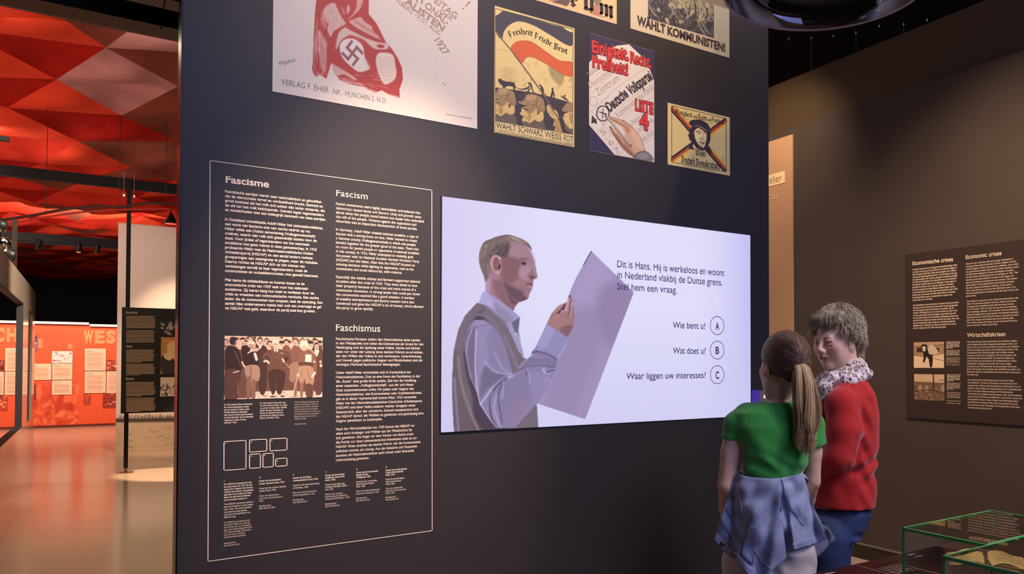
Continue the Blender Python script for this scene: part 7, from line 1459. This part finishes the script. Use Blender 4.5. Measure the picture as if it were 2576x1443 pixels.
def cloth(name, S, m, nu=44, nv=38, parent=None, u0=0, u1=1, v0=0, v1=1, th=.0025, lift=0.0):
    P = np.array([S(u0 + (u1 - u0) * i / nu, v0 + (v1 - v0) * j / nv) for j in range(nv + 1) for i in range(nu + 1)]); P[:, 2] -= lift
    Fr = [[j * (nu + 1) + i, j * (nu + 1) + i + 1, (j + 1) * (nu + 1) + i + 1, (j + 1) * (nu + 1) + i] for j in range(nv) for i in range(nu)]
    n = len(P); B = P + [0, 0, th * 2]; Fb = [[a + n for a in f_[::-1]] for f_ in Fr]
    ring_ = [i for i in range(nu + 1)] + [(j) * (nu + 1) + nu for j in range(1, nv + 1)] + [nv * (nu + 1) + i for i in range(nu - 1, -1, -1)] + [j * (nu + 1) for j in range(nv - 1, 0, -1)]
    Fe = [[ring_[(k + 1) % len(ring_)], ring_[k], ring_[k] + n, ring_[(k + 1) % len(ring_)] + n] for k in range(len(ring_))]
    o = mesh_obj(name, g.W(np.concatenate([P, B])), Fr + Fb + Fe, m, parent or g.t, True); return o
def mk(tx, ty, bx, by, bow=0): return ((tx, ty), ((tx + bx) / 2 + bow, (ty + by) / 2), (bx, by))
left = [mk(1853, 1190, 1797, 1360, -4), mk(1868, 1196, 1812, 1378), mk(1884, 1199, 1834, 1398), mk(1900, 1201, 1858, 1424), mk(1915, 1202, 1884, 1452), mk(1930, 1203, 1912, 1462), mk(1944, 1203, 1942, 1434), mk(1956, 1202, 1979, 1403, 0), mk(1960, 1201, 1970, 1386, 2)]
right = [mk(1940, 1203, 1966, 1380, -8), mk(1958, 1203, 1984, 1387, 2), mk(1974, 1200, 2008, 1380, 4), mk(1990, 1197, 2034, 1372, 2), mk(2006, 1193, 2058, 1364, -2), mk(2021, 1187, 2079, 1356, -8)]
SR = sheet(right, .01, .118, seed=3, dzs=lambda u, v_: .02 * v_ * (1 - u) * (u < .3)); SLf = sheet(left, .01, .112, seed=5, dzs=lambda u, v_: -.012 - .02 * v_ * u)
jr = cloth('denim_jacket', SR, M_denim); jl = cloth('denim_jacket_flap', SLf, M_denim)
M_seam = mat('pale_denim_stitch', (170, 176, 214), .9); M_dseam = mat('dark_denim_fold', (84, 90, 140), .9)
def seamline(name, S, uv_, m, r=.0011, lift=.003, curved=True):
    q = spline(uv_, 8, False) if curved else np.concatenate([np.linspace(uv_[i], uv_[i + 1], 8) for i in range(len(uv_) - 1)]); P = [S(a, b_) - np.array([0, 0, lift]) for a, b_ in q]; return g.tubes(name, [(P, [r] * len(P))], m)
cloth('hem_band', SR, M_denim, 30, 3, v0=.9, v1=1.0, lift=.003); seamline('stitch_line', SR, [(.12, .9), (.5, .9), (1, .9)], M_seam); seamline('stitch_line', SR, [(.12, .985), (.5, .985), (1, .985)], M_seam)
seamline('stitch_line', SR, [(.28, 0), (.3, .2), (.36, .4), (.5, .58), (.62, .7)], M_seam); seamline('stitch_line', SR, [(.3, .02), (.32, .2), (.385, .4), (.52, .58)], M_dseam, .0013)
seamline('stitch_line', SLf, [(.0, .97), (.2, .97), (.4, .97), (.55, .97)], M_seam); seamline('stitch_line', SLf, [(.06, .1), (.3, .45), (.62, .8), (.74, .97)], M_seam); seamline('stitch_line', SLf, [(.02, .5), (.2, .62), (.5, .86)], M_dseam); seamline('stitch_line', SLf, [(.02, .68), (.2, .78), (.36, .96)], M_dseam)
cloth('pocket_flap', SLf, M_denim, 8, 14, u0=.38, u1=.52, v0=.5, v1=.86, lift=.004); seamline('stitch_line', SLf, [(.38, .5), (.38, .86), (.52, .86), (.52, .5), (.38, .5)], M_dseam, .0009, .006, False)
cloth('placket', SLf, M_denim, 30, 4, u0=.0, u1=.56, v0=.89, v1=.985, lift=.004)
for u in (.13, .3): 
    P0 = SLf(u, .93) - np.array([0, 0, .008]); b = MB().lathe((0, 0, 0), [(.001, -.003), (.008, -.002), (.009, 0), (.009, .003)], 16); V_ = np.array(b.V)[:, [0, 2, 1]] * [1, 1, 1]
    V_ = np.stack([np.array(b.V)[:, 0], np.array(b.V)[:, 1], np.array(b.V)[:, 2]], 1); mesh_obj('button', g.W(V_ + P0), b.F, mat('brass_button', (140, 110, 84), .35, metal=.9), g.t, True)
tail = [mk(2028, 1250, 2046, 1410, 4), mk(2044, 1272, 2060, 1398, 10), mk(2056, 1292, 2082, 1376, 10), mk(2064, 1304, 2102, 1354, 4)]
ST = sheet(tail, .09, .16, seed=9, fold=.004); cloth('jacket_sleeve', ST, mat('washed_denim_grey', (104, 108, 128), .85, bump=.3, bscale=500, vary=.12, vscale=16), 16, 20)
# knot band round the front of the waist
kb = [L(1938, 1205, dz=0) + np.array([.112 * math.cos(a), .006 * math.sin(3 * a), .01 + .098 * math.sin(a)]) for a in np.linspace(-.25, math.pi + .25, 24)]
g.tubes('jacket_knot', [(kb, [.014] * 24)], M_denim, None, 8)
# ------------------------------------------------------------------ woman in red
w_ = Person('person in a red sweater and patterned scarf with short grey blond hair', 2120, 2.95)
L = w_.L; SKW = (228, 184, 162)
hc2 = L(2102, 858); fa = math.radians(52)
fwd = np.array([-math.sin(fa), -.10, -math.cos(fa)]); fwd /= np.linalg.norm(fwd); up_ = np.array([0, 1.0, 0]); side = np.cross(up_, fwd); side /= np.linalg.norm(side); up_ = np.cross(fwd, side)
R2 = np.stack([side, up_, fwd], 1)
v = Vox(hc2 - [.15, .2, .15], hc2 + [.15, .15, .15], .0026)
f2 = head(v, hc2, R2, .88)
v.cone(hc2 + [.025, -.05, .0], L(2120, 965, dz=.02), .052, .06, .03)
def wcol(V): return face_col(V, hc2, R2, .88, SKW, (170, 98, 92), (150, 122, 104))
w_.add('head', v, M_skin, wcol, 1); eyes(w_, f2, R2, .88, (0.15, -.5, 1))
ty = math.radians(-62)      # torso turned: its width runs away from the viewer
y_ = lambda py: L(0, py)[1]
ts_ = [(y_(1290), L(2103, 0)[0], .02, .158, .110), (y_(1262), L(2105, 0)[0], .02, .154, .110), (y_(1230), L(2111, 0)[0], .02, .148, .108), (y_(1180), L(2115, 0)[0], .02, .138, .098), (y_(1110), L(2118, 0)[0], .02, .15, .105), (y_(1040), L(2117, 0)[0], .02, .158, .102), (y_(990), L(2114, 0)[0], .02, .152, .09), (y_(962), L(2116, 0)[0], .02, .115, .076), (y_(938), L(2122, 0)[0], .02, .065, .06)]
shl, ell_, wrl = L(2114, 1018, dz=-.125), L(2108, 1150, dz=-.165), L(2000, 1190, dz=-.06); shr, elr, wrr = L(2120, 1008, dz=.2), L(2110, 1150, dz=.22), L(2010, 1180, dz=.16)
bd2 = Vox([-.3, 0, -.3], [.24, 1.42, .36], .008)
bd2.loft([(a, b, c, d * .92, e * .92) for a, b, c, d, e in ts_], 0, ty); bd2.cone(L(2120, 965, dz=.02), L(2116, 925, dz=.01), .058, .05, .03)
for a, b, c, n_ in ((shl, ell_, wrl, 1), (shr, elr, wrr, -1)):
    bd2.chain([a, b, c], [.045, .036, .024], .02); hand(bd2, c, (c - b), (0, 1, 0), (0, 0, n_), .95, .5)
hipL, hipR = L(2084, 1330, dz=-.07), L(2090, 1330, dz=.09); anL, anR = np.array([.0, .09, -.06]), np.array([-.02, .09, .12])
for a, b in ((hipL, anL), (hipR, anR)): bd2.chain([a, (a + b) / 2 + [-.015, .02, 0], b], [.055, .042, .034], .01)
w_.add('body', bd2, M_skin, lambda V: np.repeat(lin(SKW)[None], len(V), 0), 3)
sw = Vox([-.2, y_(1292), -.3], [.22, 1.42, .36], .0055)
sw.loft(ts_, 0, ty, off=.006)
sw.chain([L(2126, 985, dz=-.06), shl + [.004, 0, 0], (shl + ell_) / 2 + [.016, 0, -.004], ell_ + [.008, 0, 0]], [.045, .058, .06, .054], .02); sw.chain([ell_ + [.004, 0, 0], (ell_ + wrl) / 2, wrl + [.02, 0, 0]], [.054, .046, .038], .012)
sw.chain([L(2122, 975, dz=.12), shr, elr], [.06, .058, .052], .03); sw.chain([elr, wrr + [.02, 0, 0]], [.05, .036], .02)
def wrs(X, Y, Z):
    a = .0055 * np.sin((Y - .5 * (X)) * 95 + 2 * np.sin(Z * 20)) * np.exp(-((Y - y_(1165)) / .05) ** 2) * (X > .0)
    b_ = .004 * np.sin(X * 70 + Y * 30) * np.exp(-((Y - y_(1215)) / .05) ** 2); c_ = .003 * np.sin(Y * 60 + X * 90) * np.exp(-((X - (L(2150, 0)[0])) / .03) ** 2); return a + b_ * .5 + c_
sw.warp(wrs)
# groove where the sleeve meets the back
gr_ = [L(x, y, dz=z_) for x, y, z_ in ((2146, 955, -.10), (2146, 992, -.15), (2156, 1040, -.175), (2151, 1080, -.185), (2143, 1125, -.19), (2138, 1158, -.19), (2118, 1186, -.19))]
for a, b in zip(gr_[:-1], gr_[1:]): sw.warp(lambda X, Y, Z, a=a, b=b: .0045 * np.exp(-(((X - (a[0] + b[0]) / 2) ** 2 + ((Y - (a[1] + b[1]) / 2) / 1.8) ** 2) / .011 ** 2)) * (Z < -.02))
sw.cut(lambda X, Y, Z: y_(1264) - .004 - Y + 0 * X + 0 * Z); sw.ell(L(2120, 932, dz=.02), (.058, .03, .058), None, .01, 'sub')
w_.add('sweater', sw, mat('red_knit', (182, 24, 24), .85, sheen=.25, bump=.15, bscale=900, vary=.05, vscale=20), None, 2)
w_.tubes('sleeve_seam', [([L(x, y, dz=z_) for x, y, z_ in ((2145, 950, -.058), (2144, 970, -.105), (2143, 990, -.128))], [.002] * 3)], mat('dark_red_seam', (130, 16, 18), .9))
jn = Vox([-.28, .08, -.26], [.22, y_(1236), .32], .007)
jn.loft([(y_(1244), L(2106, 0)[0], .02, .136, .094), (y_(1264), L(2105, 0)[0], .02, .144, .1), (y_(1288), L(2103, 0)[0], .02, .15, .104), (y_(1312), L(2093, 0)[0], .02, .152, .1), (y_(1345), L(2078, 0)[0], .02, .155, .083)], 0, ty)
for a, b in ((hipL, anL), (hipR, anR)): jn.chain([a + [0, -.03, 0], a + [-.006, -.07, 0], (a + b) / 2 + [-.015, .04, 0], b + [0, .02, 0]], [.09, .084, .07, .06], .012)
jn.warp(lambda X, Y, Z: .0035 * np.sin(Y * 150 + X * 30) * np.exp(-((Y - y_(1345)) / .04) ** 2) * (X > .0))
w_.add('jeans', jn, mat('dark_blue_denim', (44, 58, 96), .8, bump=.25, bscale=400, vary=.2, vscale=12), None, 2)
w_.tubes('pocket_seam', [([L(x, y, dz=z_) for x, y, z_ in ((2128, 1290, -.098), (2150, 1300, -.082), (2168, 1296, -.06))], [.0015] * 3)], mat('pale_blue_stitch', (90, 110, 160), .9))
for a, dd in ((anL, (-1, .3)), (anR, (-1, .3))):
    so = Vox(np.array([a[0] - .3, -.01, a[2] - .15]), np.array([a[0] + .12, .2, a[2] + .2]), .006); shoe(so, a, dd, .25); so.cut(lambda X, Y, Z: .004 - Y + 0 * X + 0 * Z); w_.add('shoe', so, mat('dark_shoe', (40, 36, 38), .5), None, 2)
# scarf: two wraps of soft patterned cloth
sc = Vox(L(2030, 1080) - [.03, .0, .25], L(2200, 880) + [0, 0.02, .25], .0045)
def wrap(pts, rs_): sc.chain(pts, rs_, .008)
c0 = L(2118, 940, dz=.015)
for dy, rx_, rz_, tilt, r in ((.0, .074, .078, .028, .022), (-.022, .084, .088, .022, .024), (.018, .062, .066, .030, .018)):
    wrap([c0 + [rx_ * math.cos(a) , dy + tilt * math.cos(a), rz_ * math.sin(a)] for a in np.linspace(0, 2 * math.pi, 22)], [r + .003 * math.sin(5 * a + dy * 90) for a in np.linspace(0, 2 * math.pi, 22)])
wrap([L(2078, 962, dz=-.075), L(2066, 990, dz=-.07), L(2056, 1020, dz=-.05), L(2052, 1050, dz=-.03)], [.026, .027, .026, .022]); wrap([L(2092, 950, dz=-.09), L(2076, 975, dz=-.09), L(2064, 1005, dz=-.08)], [.022, .024, .02])
sc.warp(lambda X, Y, Z: .0028 * np.sin(60 * (Y + .6 * X) + 25 * Z) + .002 * np.sin(130 * Y - 60 * X))
m_sc = mat('patterned_scarf', (226, 212, 212), .8)
nt = m_sc.node_tree; N = nt.nodes; Lk = nt.links; bsd = N['Principled BSDF']; tcn = N.new('ShaderNodeTexCoord')
nz = N.new('ShaderNodeTexNoise'); nz.inputs['Scale'].default_value = 22; mxv = N.new('ShaderNodeVectorMath'); mxv.operation = 'MULTIPLY_ADD'; Lk.new(tcn.outputs['Object'], nz.inputs['Vector']); mxv.inputs[1].default_value = (.035, .035, .035); Lk.new(nz.outputs['Color'], mxv.inputs[0]); Lk.new(tcn.outputs['Object'], mxv.inputs[2])
vo = N.new('ShaderNodeTexVoronoi'); vo.feature = 'F1'; vo.inputs['Scale'].default_value = 58; vo.inputs['Randomness'].default_value = .75; Lk.new(mxv.outputs[0], vo.inputs['Vector'])
rp = N.new('ShaderNodeValToRGB'); el = rp.color_ramp.elements; el[0].position = 0; el[0].color = (*lin((196, 170, 158)), 1); el[1].position = .30; el[1].color = (*lin((190, 160, 150)), 1)
for pos, c_ in ((.33, (40, 30, 38)), (.43, (40, 32, 40)), (.47, (228, 214, 216)), (1.0, (232, 220, 222))): e = el.new(pos); e.color = (*lin(c_), 1)
Lk.new(vo.outputs['Distance'], rp.inputs[0]); Lk.new(rp.outputs[0], bsd.inputs['Base Color'])
w_.add('scarf', sc, m_sc, None, 1)
# short fluffy hair
hv = Vox(hc2 - [.16, .16, .16], hc2 + [.17, .17, .17], .0045); T_ = lambda x, y, z: hc2 + R2 @ (np.array([x, y, z]) * .98); Rr = [list(R2[i]) for i in range(3)]
hv.ell(T_(0, .05, -.022), (.088, .09, .1), Rr, 0); hv.ell(T_(0, .0, -.062), (.076, .08, .06), Rr, .04); hv.ell(T_(0, .084, .028), (.056, .032, .044), Rr, .03); hv.ell(T_(0, -.055, -.07), (.052, .045, .035), Rr, .03)
for q in (-1, 1): hv.ell(T_(q * .07, .02, .0), (.022, .05, .045), Rr, .02)
def fc2(X, Y, Z):
    P = np.stack(np.broadcast_arrays(X - hc2[0], Y - hc2[1], Z - hc2[2]), -1) @ R2 / .98; x, y, z = P[..., 0], P[..., 1], P[..., 2]
    line = .036 - 2.2 * np.clip(.052 - y, 0, .05) * .9 + .0 * x; line = np.where(y > .068, .2, line); line = line + .25 * np.clip(np.abs(x) - .05, 0, 1) * 0
    ear = np.where((y < .012) & (np.abs(x) > .05), z + .022, -1.0); return np.maximum(z - line, ear) * .8
hv.cut(fc2); hv.warp(lambda X, Y, Z: .0035 * np.sin(X * 130 + 2 * np.sin(Y * 60)) * np.sin(Y * 90 + 2 * np.sin(Z * 70)) + .003 * np.sin(Z * 110 + Y * 70))
w_.add('hair', hv, M_hair, lambda V: lin((156, 142, 120))[None] * (1 + .2 * np.sin(V[:, :1] * 120 + V[:, 1:2] * 60)), 2)
cur, cc = [], []; rs = np.random.RandomState(6); crown = np.array([.01, .135, -.05])
for i in range(7000):
    a = rs.uniform(-math.pi, math.pi); b = math.asin(rs.uniform(-.85, 1)); d = np.array([math.sin(a) * math.cos(b), math.sin(b), -math.cos(a) * math.cos(b)])
    e_ = ((0, .047, -.024, .09, .092, .102), (0, .0, -.062, .078, .082, .062), (0, .084, .028, .058, .034, .046), (0, -.055, -.07, .054, .047, .037), (.07, .02, 0, .024, .052, .047), (-.07, .02, 0, .024, .052, .047))[rs.choice(6, p=(.44, .2, .12, .12, .06, .06))]; p = np.array(e_[:3]) + d * np.array(e_[3:]) * rs.uniform(.98, 1.04)
    if p[2] > .036 - 2.0 * np.clip(.05 - p[1], 0, .05) and p[1] < .06: continue
    if p[1] < .01 and abs(p[0]) > .05 and p[2] > -.03: continue
    if p[1] < -.1 or (((p - np.array([0, .045, -.023])) / np.array([.082, .084, .094])) ** 2).sum() < 1: continue
    dirv = p - crown; dirv -= d * (dirv @ d); dirv /= np.linalg.norm(dirv) + 1e-6
    if p[2] > .05: dirv = dirv * .6 + np.array([.7, -.5, .1])
    dirv = dirv + np.cross(d, dirv) * rs.normal(0, .3); dirv /= np.linalg.norm(dirv); ln = rs.uniform(.025, .06) * (.35 if p[2] > .035 else 1)
    cu = rs.normal(0, .5); P = []
    for t in np.linspace(0, 1, 7): P.append(p + dirv * ln * t + d * (.006 * math.sin(t * 3.1) + .004 * rs.rand() * t) + np.cross(d, dirv) * cu * ln * t * t * .6 - d * ln * t * t * .22)
    q = [T_(*x) for x in P]; r = rs.uniform(.0006, .0012); cur.append((q, r * np.array([.5, 1, 1, 1, .9, .6, .2]))); k_ = rs.rand() * .6 + .4 * (.5 + .5 * math.sin(a * 5 + b * 3)); cc.append(lin(np.array([134, 120, 102]) * (1 - k_) + np.array([222, 208, 180]) * k_))
for i in range(300):
    a = rs.uniform(-math.pi, math.pi); b = rs.uniform(-.2, 1.5); d = np.array([math.sin(a) * math.cos(b), math.sin(b), -math.cos(a) * math.cos(b)]); p = np.array([0, .045, -.025]) + d * np.array([.088, .09, .1])
    if p[2] > .03 and p[1] < .07: continue
    j = rs.normal(0, .6, 3); P = [T_(*(p + d * t * .01 + j * t * .014)) for t in np.linspace(0, 1, 5)]; cur.append((P, np.linspace(.0006, .0002, 5))); cc.append(lin((170, 154, 130)))
for i in range(620):   # fringe
    x = rs.uniform(-.062, .062); p = np.array([x, .1 + rs.uniform(-.008, .012), .05 + .02 * (1 - (x / .06) ** 2)]); ln = rs.uniform(.018, .04); sgn = rs.normal(.5, .3)
    P = [T_(*(p + np.array([sgn * ln * t, -ln * t * .95, .026 * math.sin(t * 1.7) * (1 - (x / .075) ** 2)]))) for t in np.linspace(0, 1, 7)]; cur.append((P, rs.uniform(.0006, .0011) * np.array([.6, 1, 1, 1, .8, .5, .2]))); k_ = rs.rand(); cc.append(lin(np.array([120, 104, 88]) * (1 - k_) + np.array([210, 192, 166]) * k_))
w_.tubes('hair_strands', cur, M_hair, cc, 4)['kind'] = 'stuff'

# ================================================================== vitrine table, sound dome, cables
def thin_glass(name, tint=(248, 251, 249), ior=1.7, rough=0.0):
    m = bpy.data.materials.new(name); m.use_nodes = True; nt = m.node_tree; N = nt.nodes; N.remove(N['Principled BSDF']); o = N['Material Output']
    t = N.new('ShaderNodeBsdfTransparent'); t.inputs[0].default_value = (*lin(tint), 1); g_ = N.new('ShaderNodeBsdfGlossy'); g_.inputs['Roughness'].default_value = rough
    fr_ = N.new('ShaderNodeFresnel'); fr_.inputs[0].default_value = ior; mx = N.new('ShaderNodeMixShader'); nt.links.new(fr_.outputs[0], mx.inputs[0]); nt.links.new(t.outputs[0], mx.inputs[1]); nt.links.new(g_.outputs[0], mx.inputs[2]); nt.links.new(mx.outputs[0], o.inputs[0]); return m
TZ = .83; GZ = .955
M_table = mat('dark_brown_table_top', (58, 36, 30), .32, vary=.08, spec=.4)
tb = thing('display_table', 'dark brown display table with white printed text under the glass cases', 'table', (2.4, 1.0, 0))
MB().box((-.85, -.55, TZ - .03), (1.1, .55, TZ), .004).build('table_top', M_table, tb)
MB().box((-.78, -.5, 0), (1.03, .49, TZ - .03)).build('base_cabinet', M_brown, tb)
TP = Plane('Z', TZ)
def tprint(name, fn, m=M_white, top=True):
    pr = Print(TP, .0008); fn(pr); o = pr.build(name, m, tb); return o
def tline(pr, text, x, y, h, bold=0.0):
    V, Fc, wd = glyphs(text, bold); pr._add(np.stack([x + V[:, 0] * h * .86, y + V[:, 1] * h], 1), Fc)
rows = ['Op 9 november 1923 kostte een brood in Berlijn', 'meer dan tweehonderd miljard mark. De waarde', 'van het geld daalde ieder uur. Arbeiders kregen', 'hun loon twee keer per dag uitbetaald en', 'gaven het meteen weer uit aan eten.', 'Wie spaargeld had, verloor alles.', 'Het vertrouwen in de republiek verdween.']
tprint('paragraph', lambda pr: [tline(pr, t_, 1.865, 1.470 - i * .0115, .0052, .01) for i, t_ in enumerate(rows)])
tprint('paragraph', lambda pr: [tline(pr, t_, 1.865, 1.375 - i * .0115, .0052) for i, t_ in enumerate(rows)], M_thin)
tprint('heading', lambda pr: tline(pr, 'Inflatie', 1.70, 1.517, .011, .02)); tprint('heading', lambda pr: tline(pr, 'Inflation', 1.70, 1.49, .010))
tprint('border_line', lambda pr: pr._add(np.array([(1.846, 1.2), (1.848, 1.2), (1.848, 1.535), (1.846, 1.535)]), [[0, 1, 2, 3]]), M_thin)
M_glass = thin_glass('clear_glass'); M_gedge = mat('green_glass_edge', (96, 200, 120), .12, trans=.2, spec=.8, emit=0)
def vitrine(label, x0, x1, y0, y1):
    t = thing('glass_case', label, 'display case', ((x0 + x1) / 2, (y0 + y1) / 2, TZ + .0006), 'glass cases on the display table'); a, b, H, k = (x1 - x0) / 2, (y1 - y0) / 2, GZ - TZ, .008
    def pane(lo, hi, faces_axis):
        lo, hi = np.array(lo), np.array(hi); c = (lo + hi) / 2; ax = faces_axis
        q = []; i, j = [n for n in range(3) if n != ax]
        for s1_, s2_ in ((0, 0), (1, 0), (1, 1), (0, 1)): p = c.copy(); p[ax] = hi[ax] if ax == 2 else (lo if c[ax] < 0 else hi)[ax]; p[i] = (lo, hi)[s1_][i]; p[j] = (lo, hi)[s2_][j]; q.append(tuple(p))
        o = mesh_obj('pane', q, [[0, 1, 2, 3]], M_glass, t)
    pane((-a, -b, H - k), (a, b, H), 2); pane((-a, -b, 0), (-a + k, b, H), 0); pane((a - k, -b, 0), (a, b, H), 0); pane((-a, b - k, 0), (a, b, H), 1); pane((-a, -b, 0), (a, -b + k, H), 1)
    e = .0028
    for lo, hi in [((sx * a - e, sy * b - e, 0), (sx * a + e, sy * b + e, H)) for sx in (-1, 1) for sy in (-1, 1)] + [((-a, sy * b - e, H - k), (a, sy * b + e, H + .0005)) for sy in (-1, 1)] + [((sx * a - e, -b, H - k), (sx * a + e, b, H + .0005)) for sx in (-1, 1)]:
        MB().box(lo, hi).build('glass_edge', M_gedge, t)
    return t
vitrine('green-edged glass case farther from the viewer with the open book', 1.904, 2.352, 1.158, 1.412)
vitrine('green-edged glass case nearest the right lower corner', 1.707, 2.75, .62, 1.150)
# open book
bk = thing('open_book', 'thick open book with cream pages inside the glass case', 'book', (2.105, 1.278, TZ)); bk.rotation_euler = (0, 0, math.radians(-52))
def page_block(sx):
    n = 16; V = []
    for i in range(n + 1):
        u = i / n; x = sx * (.004 + .102 * u); z = .034 + .010 * math.sin(min(u * 2.2, 1.57) * 2) - .006 * u ** 2
        V += [(x, -.078, z), (x, .078, z), (x + sx * .004 * (1 - u), -.078, .005), (x + sx * .004 * (1 - u), .078, .005)]
    Fc = []
    for i in range(n): a = 4 * i; b = a + 4; Fc += [[a, b, b + 1, a + 1], [a + 2, a + 3, b + 3, b + 2], [a, a + 2, b + 2, b], [a + 1, b + 1, b + 3, a + 3]]
    Fc += [[0, 1, 3, 2], [4 * n, 4 * n + 2, 4 * n + 3, 4 * n + 1]]; return V, Fc
M_page = mat('cream_paper', (238, 206, 150), .7, bump=.5, bscale=900, stretch=(.02, .02, 8))
for sx in (-1, 1):
    V, Fc = page_block(sx); mesh_obj('page_block', V, Fc if sx > 0 else [f_[::-1] for f_ in Fc], M_page, bk)
    MB().box((min(0, sx * .112), -.083, 0), (max(0, sx * .112), .083, .004)).build('cover', mat('dark_book_cover', (40, 30, 28), .6), bk)
V, Fc = [], []
for k in range(9):
    for i in range(12):
        u0, u1 = .15 + .062 * i, .15 + .062 * (i + 1); z = lambda u: .0345 + .010 * math.sin(min(u * 2.2, 1.57) * 2) - .006 * u ** 2; y = .06 - k * .0135
        b = len(V); V += [(.004 + .102 * u0, y, z(u0)), (.004 + .102 * u1, y, z(u1)), (.004 + .102 * u1, y + .003, z(u1)), (.004 + .102 * u0, y + .003, z(u0))]; Fc.append([b, b + 1, b + 2, b + 3])
mesh_obj('text_lines', V, Fc, mat('brown_type', (120, 96, 70), .8), bk)
tag(MB().lathe((1.862, 1.32, TZ), [(.0001, 0), (.004, .0), (.004, .002), (.0001, .002)], 10).build('pearl_pin', mat('pearl', (240, 230, 210), .3)), 'tiny pale pin head on the dark table beside the glass case', 'pin')
# clear sound dome
far = atz(2078, 72, 3.5); cz_ = float(far[2]); ctr = np.array(atz(2078, 300, 3.1)); ctr[2] = cz_; RD = .405
dm = thing('sound_dome', 'clear hanging plastic dome with a bright rim above the visitors', 'dome', tuple(ctr))
prof = [(RD * math.cos(a), RD * .78 * math.sin(a)) for a in np.linspace(0, 1.45, 22)]
b = MB(); n = 72
V = [(r * math.cos(2 * math.pi * j / n), r * math.sin(2 * math.pi * j / n), h) for r, h in prof for j in range(n)]
Fc = [[i * n + j, i * n + (j + 1) % n, (i + 1) * n + (j + 1) % n, (i + 1) * n + j] for i in range(len(prof) - 1) for j in range(n)]
mesh_obj('dome_shell', V, Fc, thin_glass('clear_acrylic', (214, 212, 240), 1.9, .01), dm, True)
n = 96; V = []; Fc = []
for j in range(n):
    for k in range(10):
        a = 2 * math.pi * k / 10; rr_ = RD + .007 * math.cos(a); t_ = 2 * math.pi * j / n; V.append((rr_ * math.cos(t_), rr_ * math.sin(t_), .005 * math.sin(a)))
        Fc.append([j * 10 + k, ((j + 1) % n) * 10 + k, ((j + 1) % n) * 10 + (k + 1) % 10, j * 10 + (k + 1) % 10])
mesh_obj('rim', V, Fc, mat('frosted_rim', (200, 180, 200), .15, spec=1, trans=.2), dm, True)
top = RD * .78
MB().lathe((0, 0, top - .06), [(.05, 0), (.07, .01), (.07, .09), (.03, .12)], 28).build('speaker', M_black, dm, True)
MB().tube([(0, 0, top + .05), (0, 0, 5.6 - cz_)], .008, 10).build('rod', M_blackmetal, dm)
# thin cables behind the bulkhead
M_cab = mat('grey_cable', (120, 112, 120), .4, metal=.5); M_hook = mat('white_hook', (230, 225, 230), .4)
BT = float(onX(1933, 221, RX + .1)[2])
for i, (x, y, lo) in enumerate(((1984, 98, 0), (2041, 95, 1), (2096, 90, 0), (2153, 82, 1), (2212, 66, 0), (2273, 61, 1), (2332, 51, 0))):
    P = onX(x, y, RX + .2); t = thing('suspension_cable', ('thin cable with a pale clamp, %s from the display wall above the bulkhead' % ('first', 'second', 'third', 'fourth', 'fifth', 'sixth', 'seventh')[i]), 'cable', tuple(P), 'cables above the right wall'); z1 = 5.6 - P[2]
    MB().tube([(0, 0, 0), (0, 0, z1)], .0015, 5).build('upper_wire', M_black, t); MB().lathe((0, 0, 0), [(.001, -.010), (.0045, -.007), (.0045, .006), (.001, .01)], 8).build('clamp', M_hook, t)
    if lo: MB().tube([(0, 0, BT - P[2]), (0, 0, 0)], .0022, 5).build('lower_wire', M_cab, t)
    else: MB().tube([(0, 0, BT - P[2]), (0, 0, 0)], .0015, 5).build('lower_wire', M_black, t)

bpy.context.view_layer.update()
print('objects', len(bpy.data.objects), 'tris', sum(len(o.data.polygons) for o in bpy.data.objects if o.type == 'MESH'))
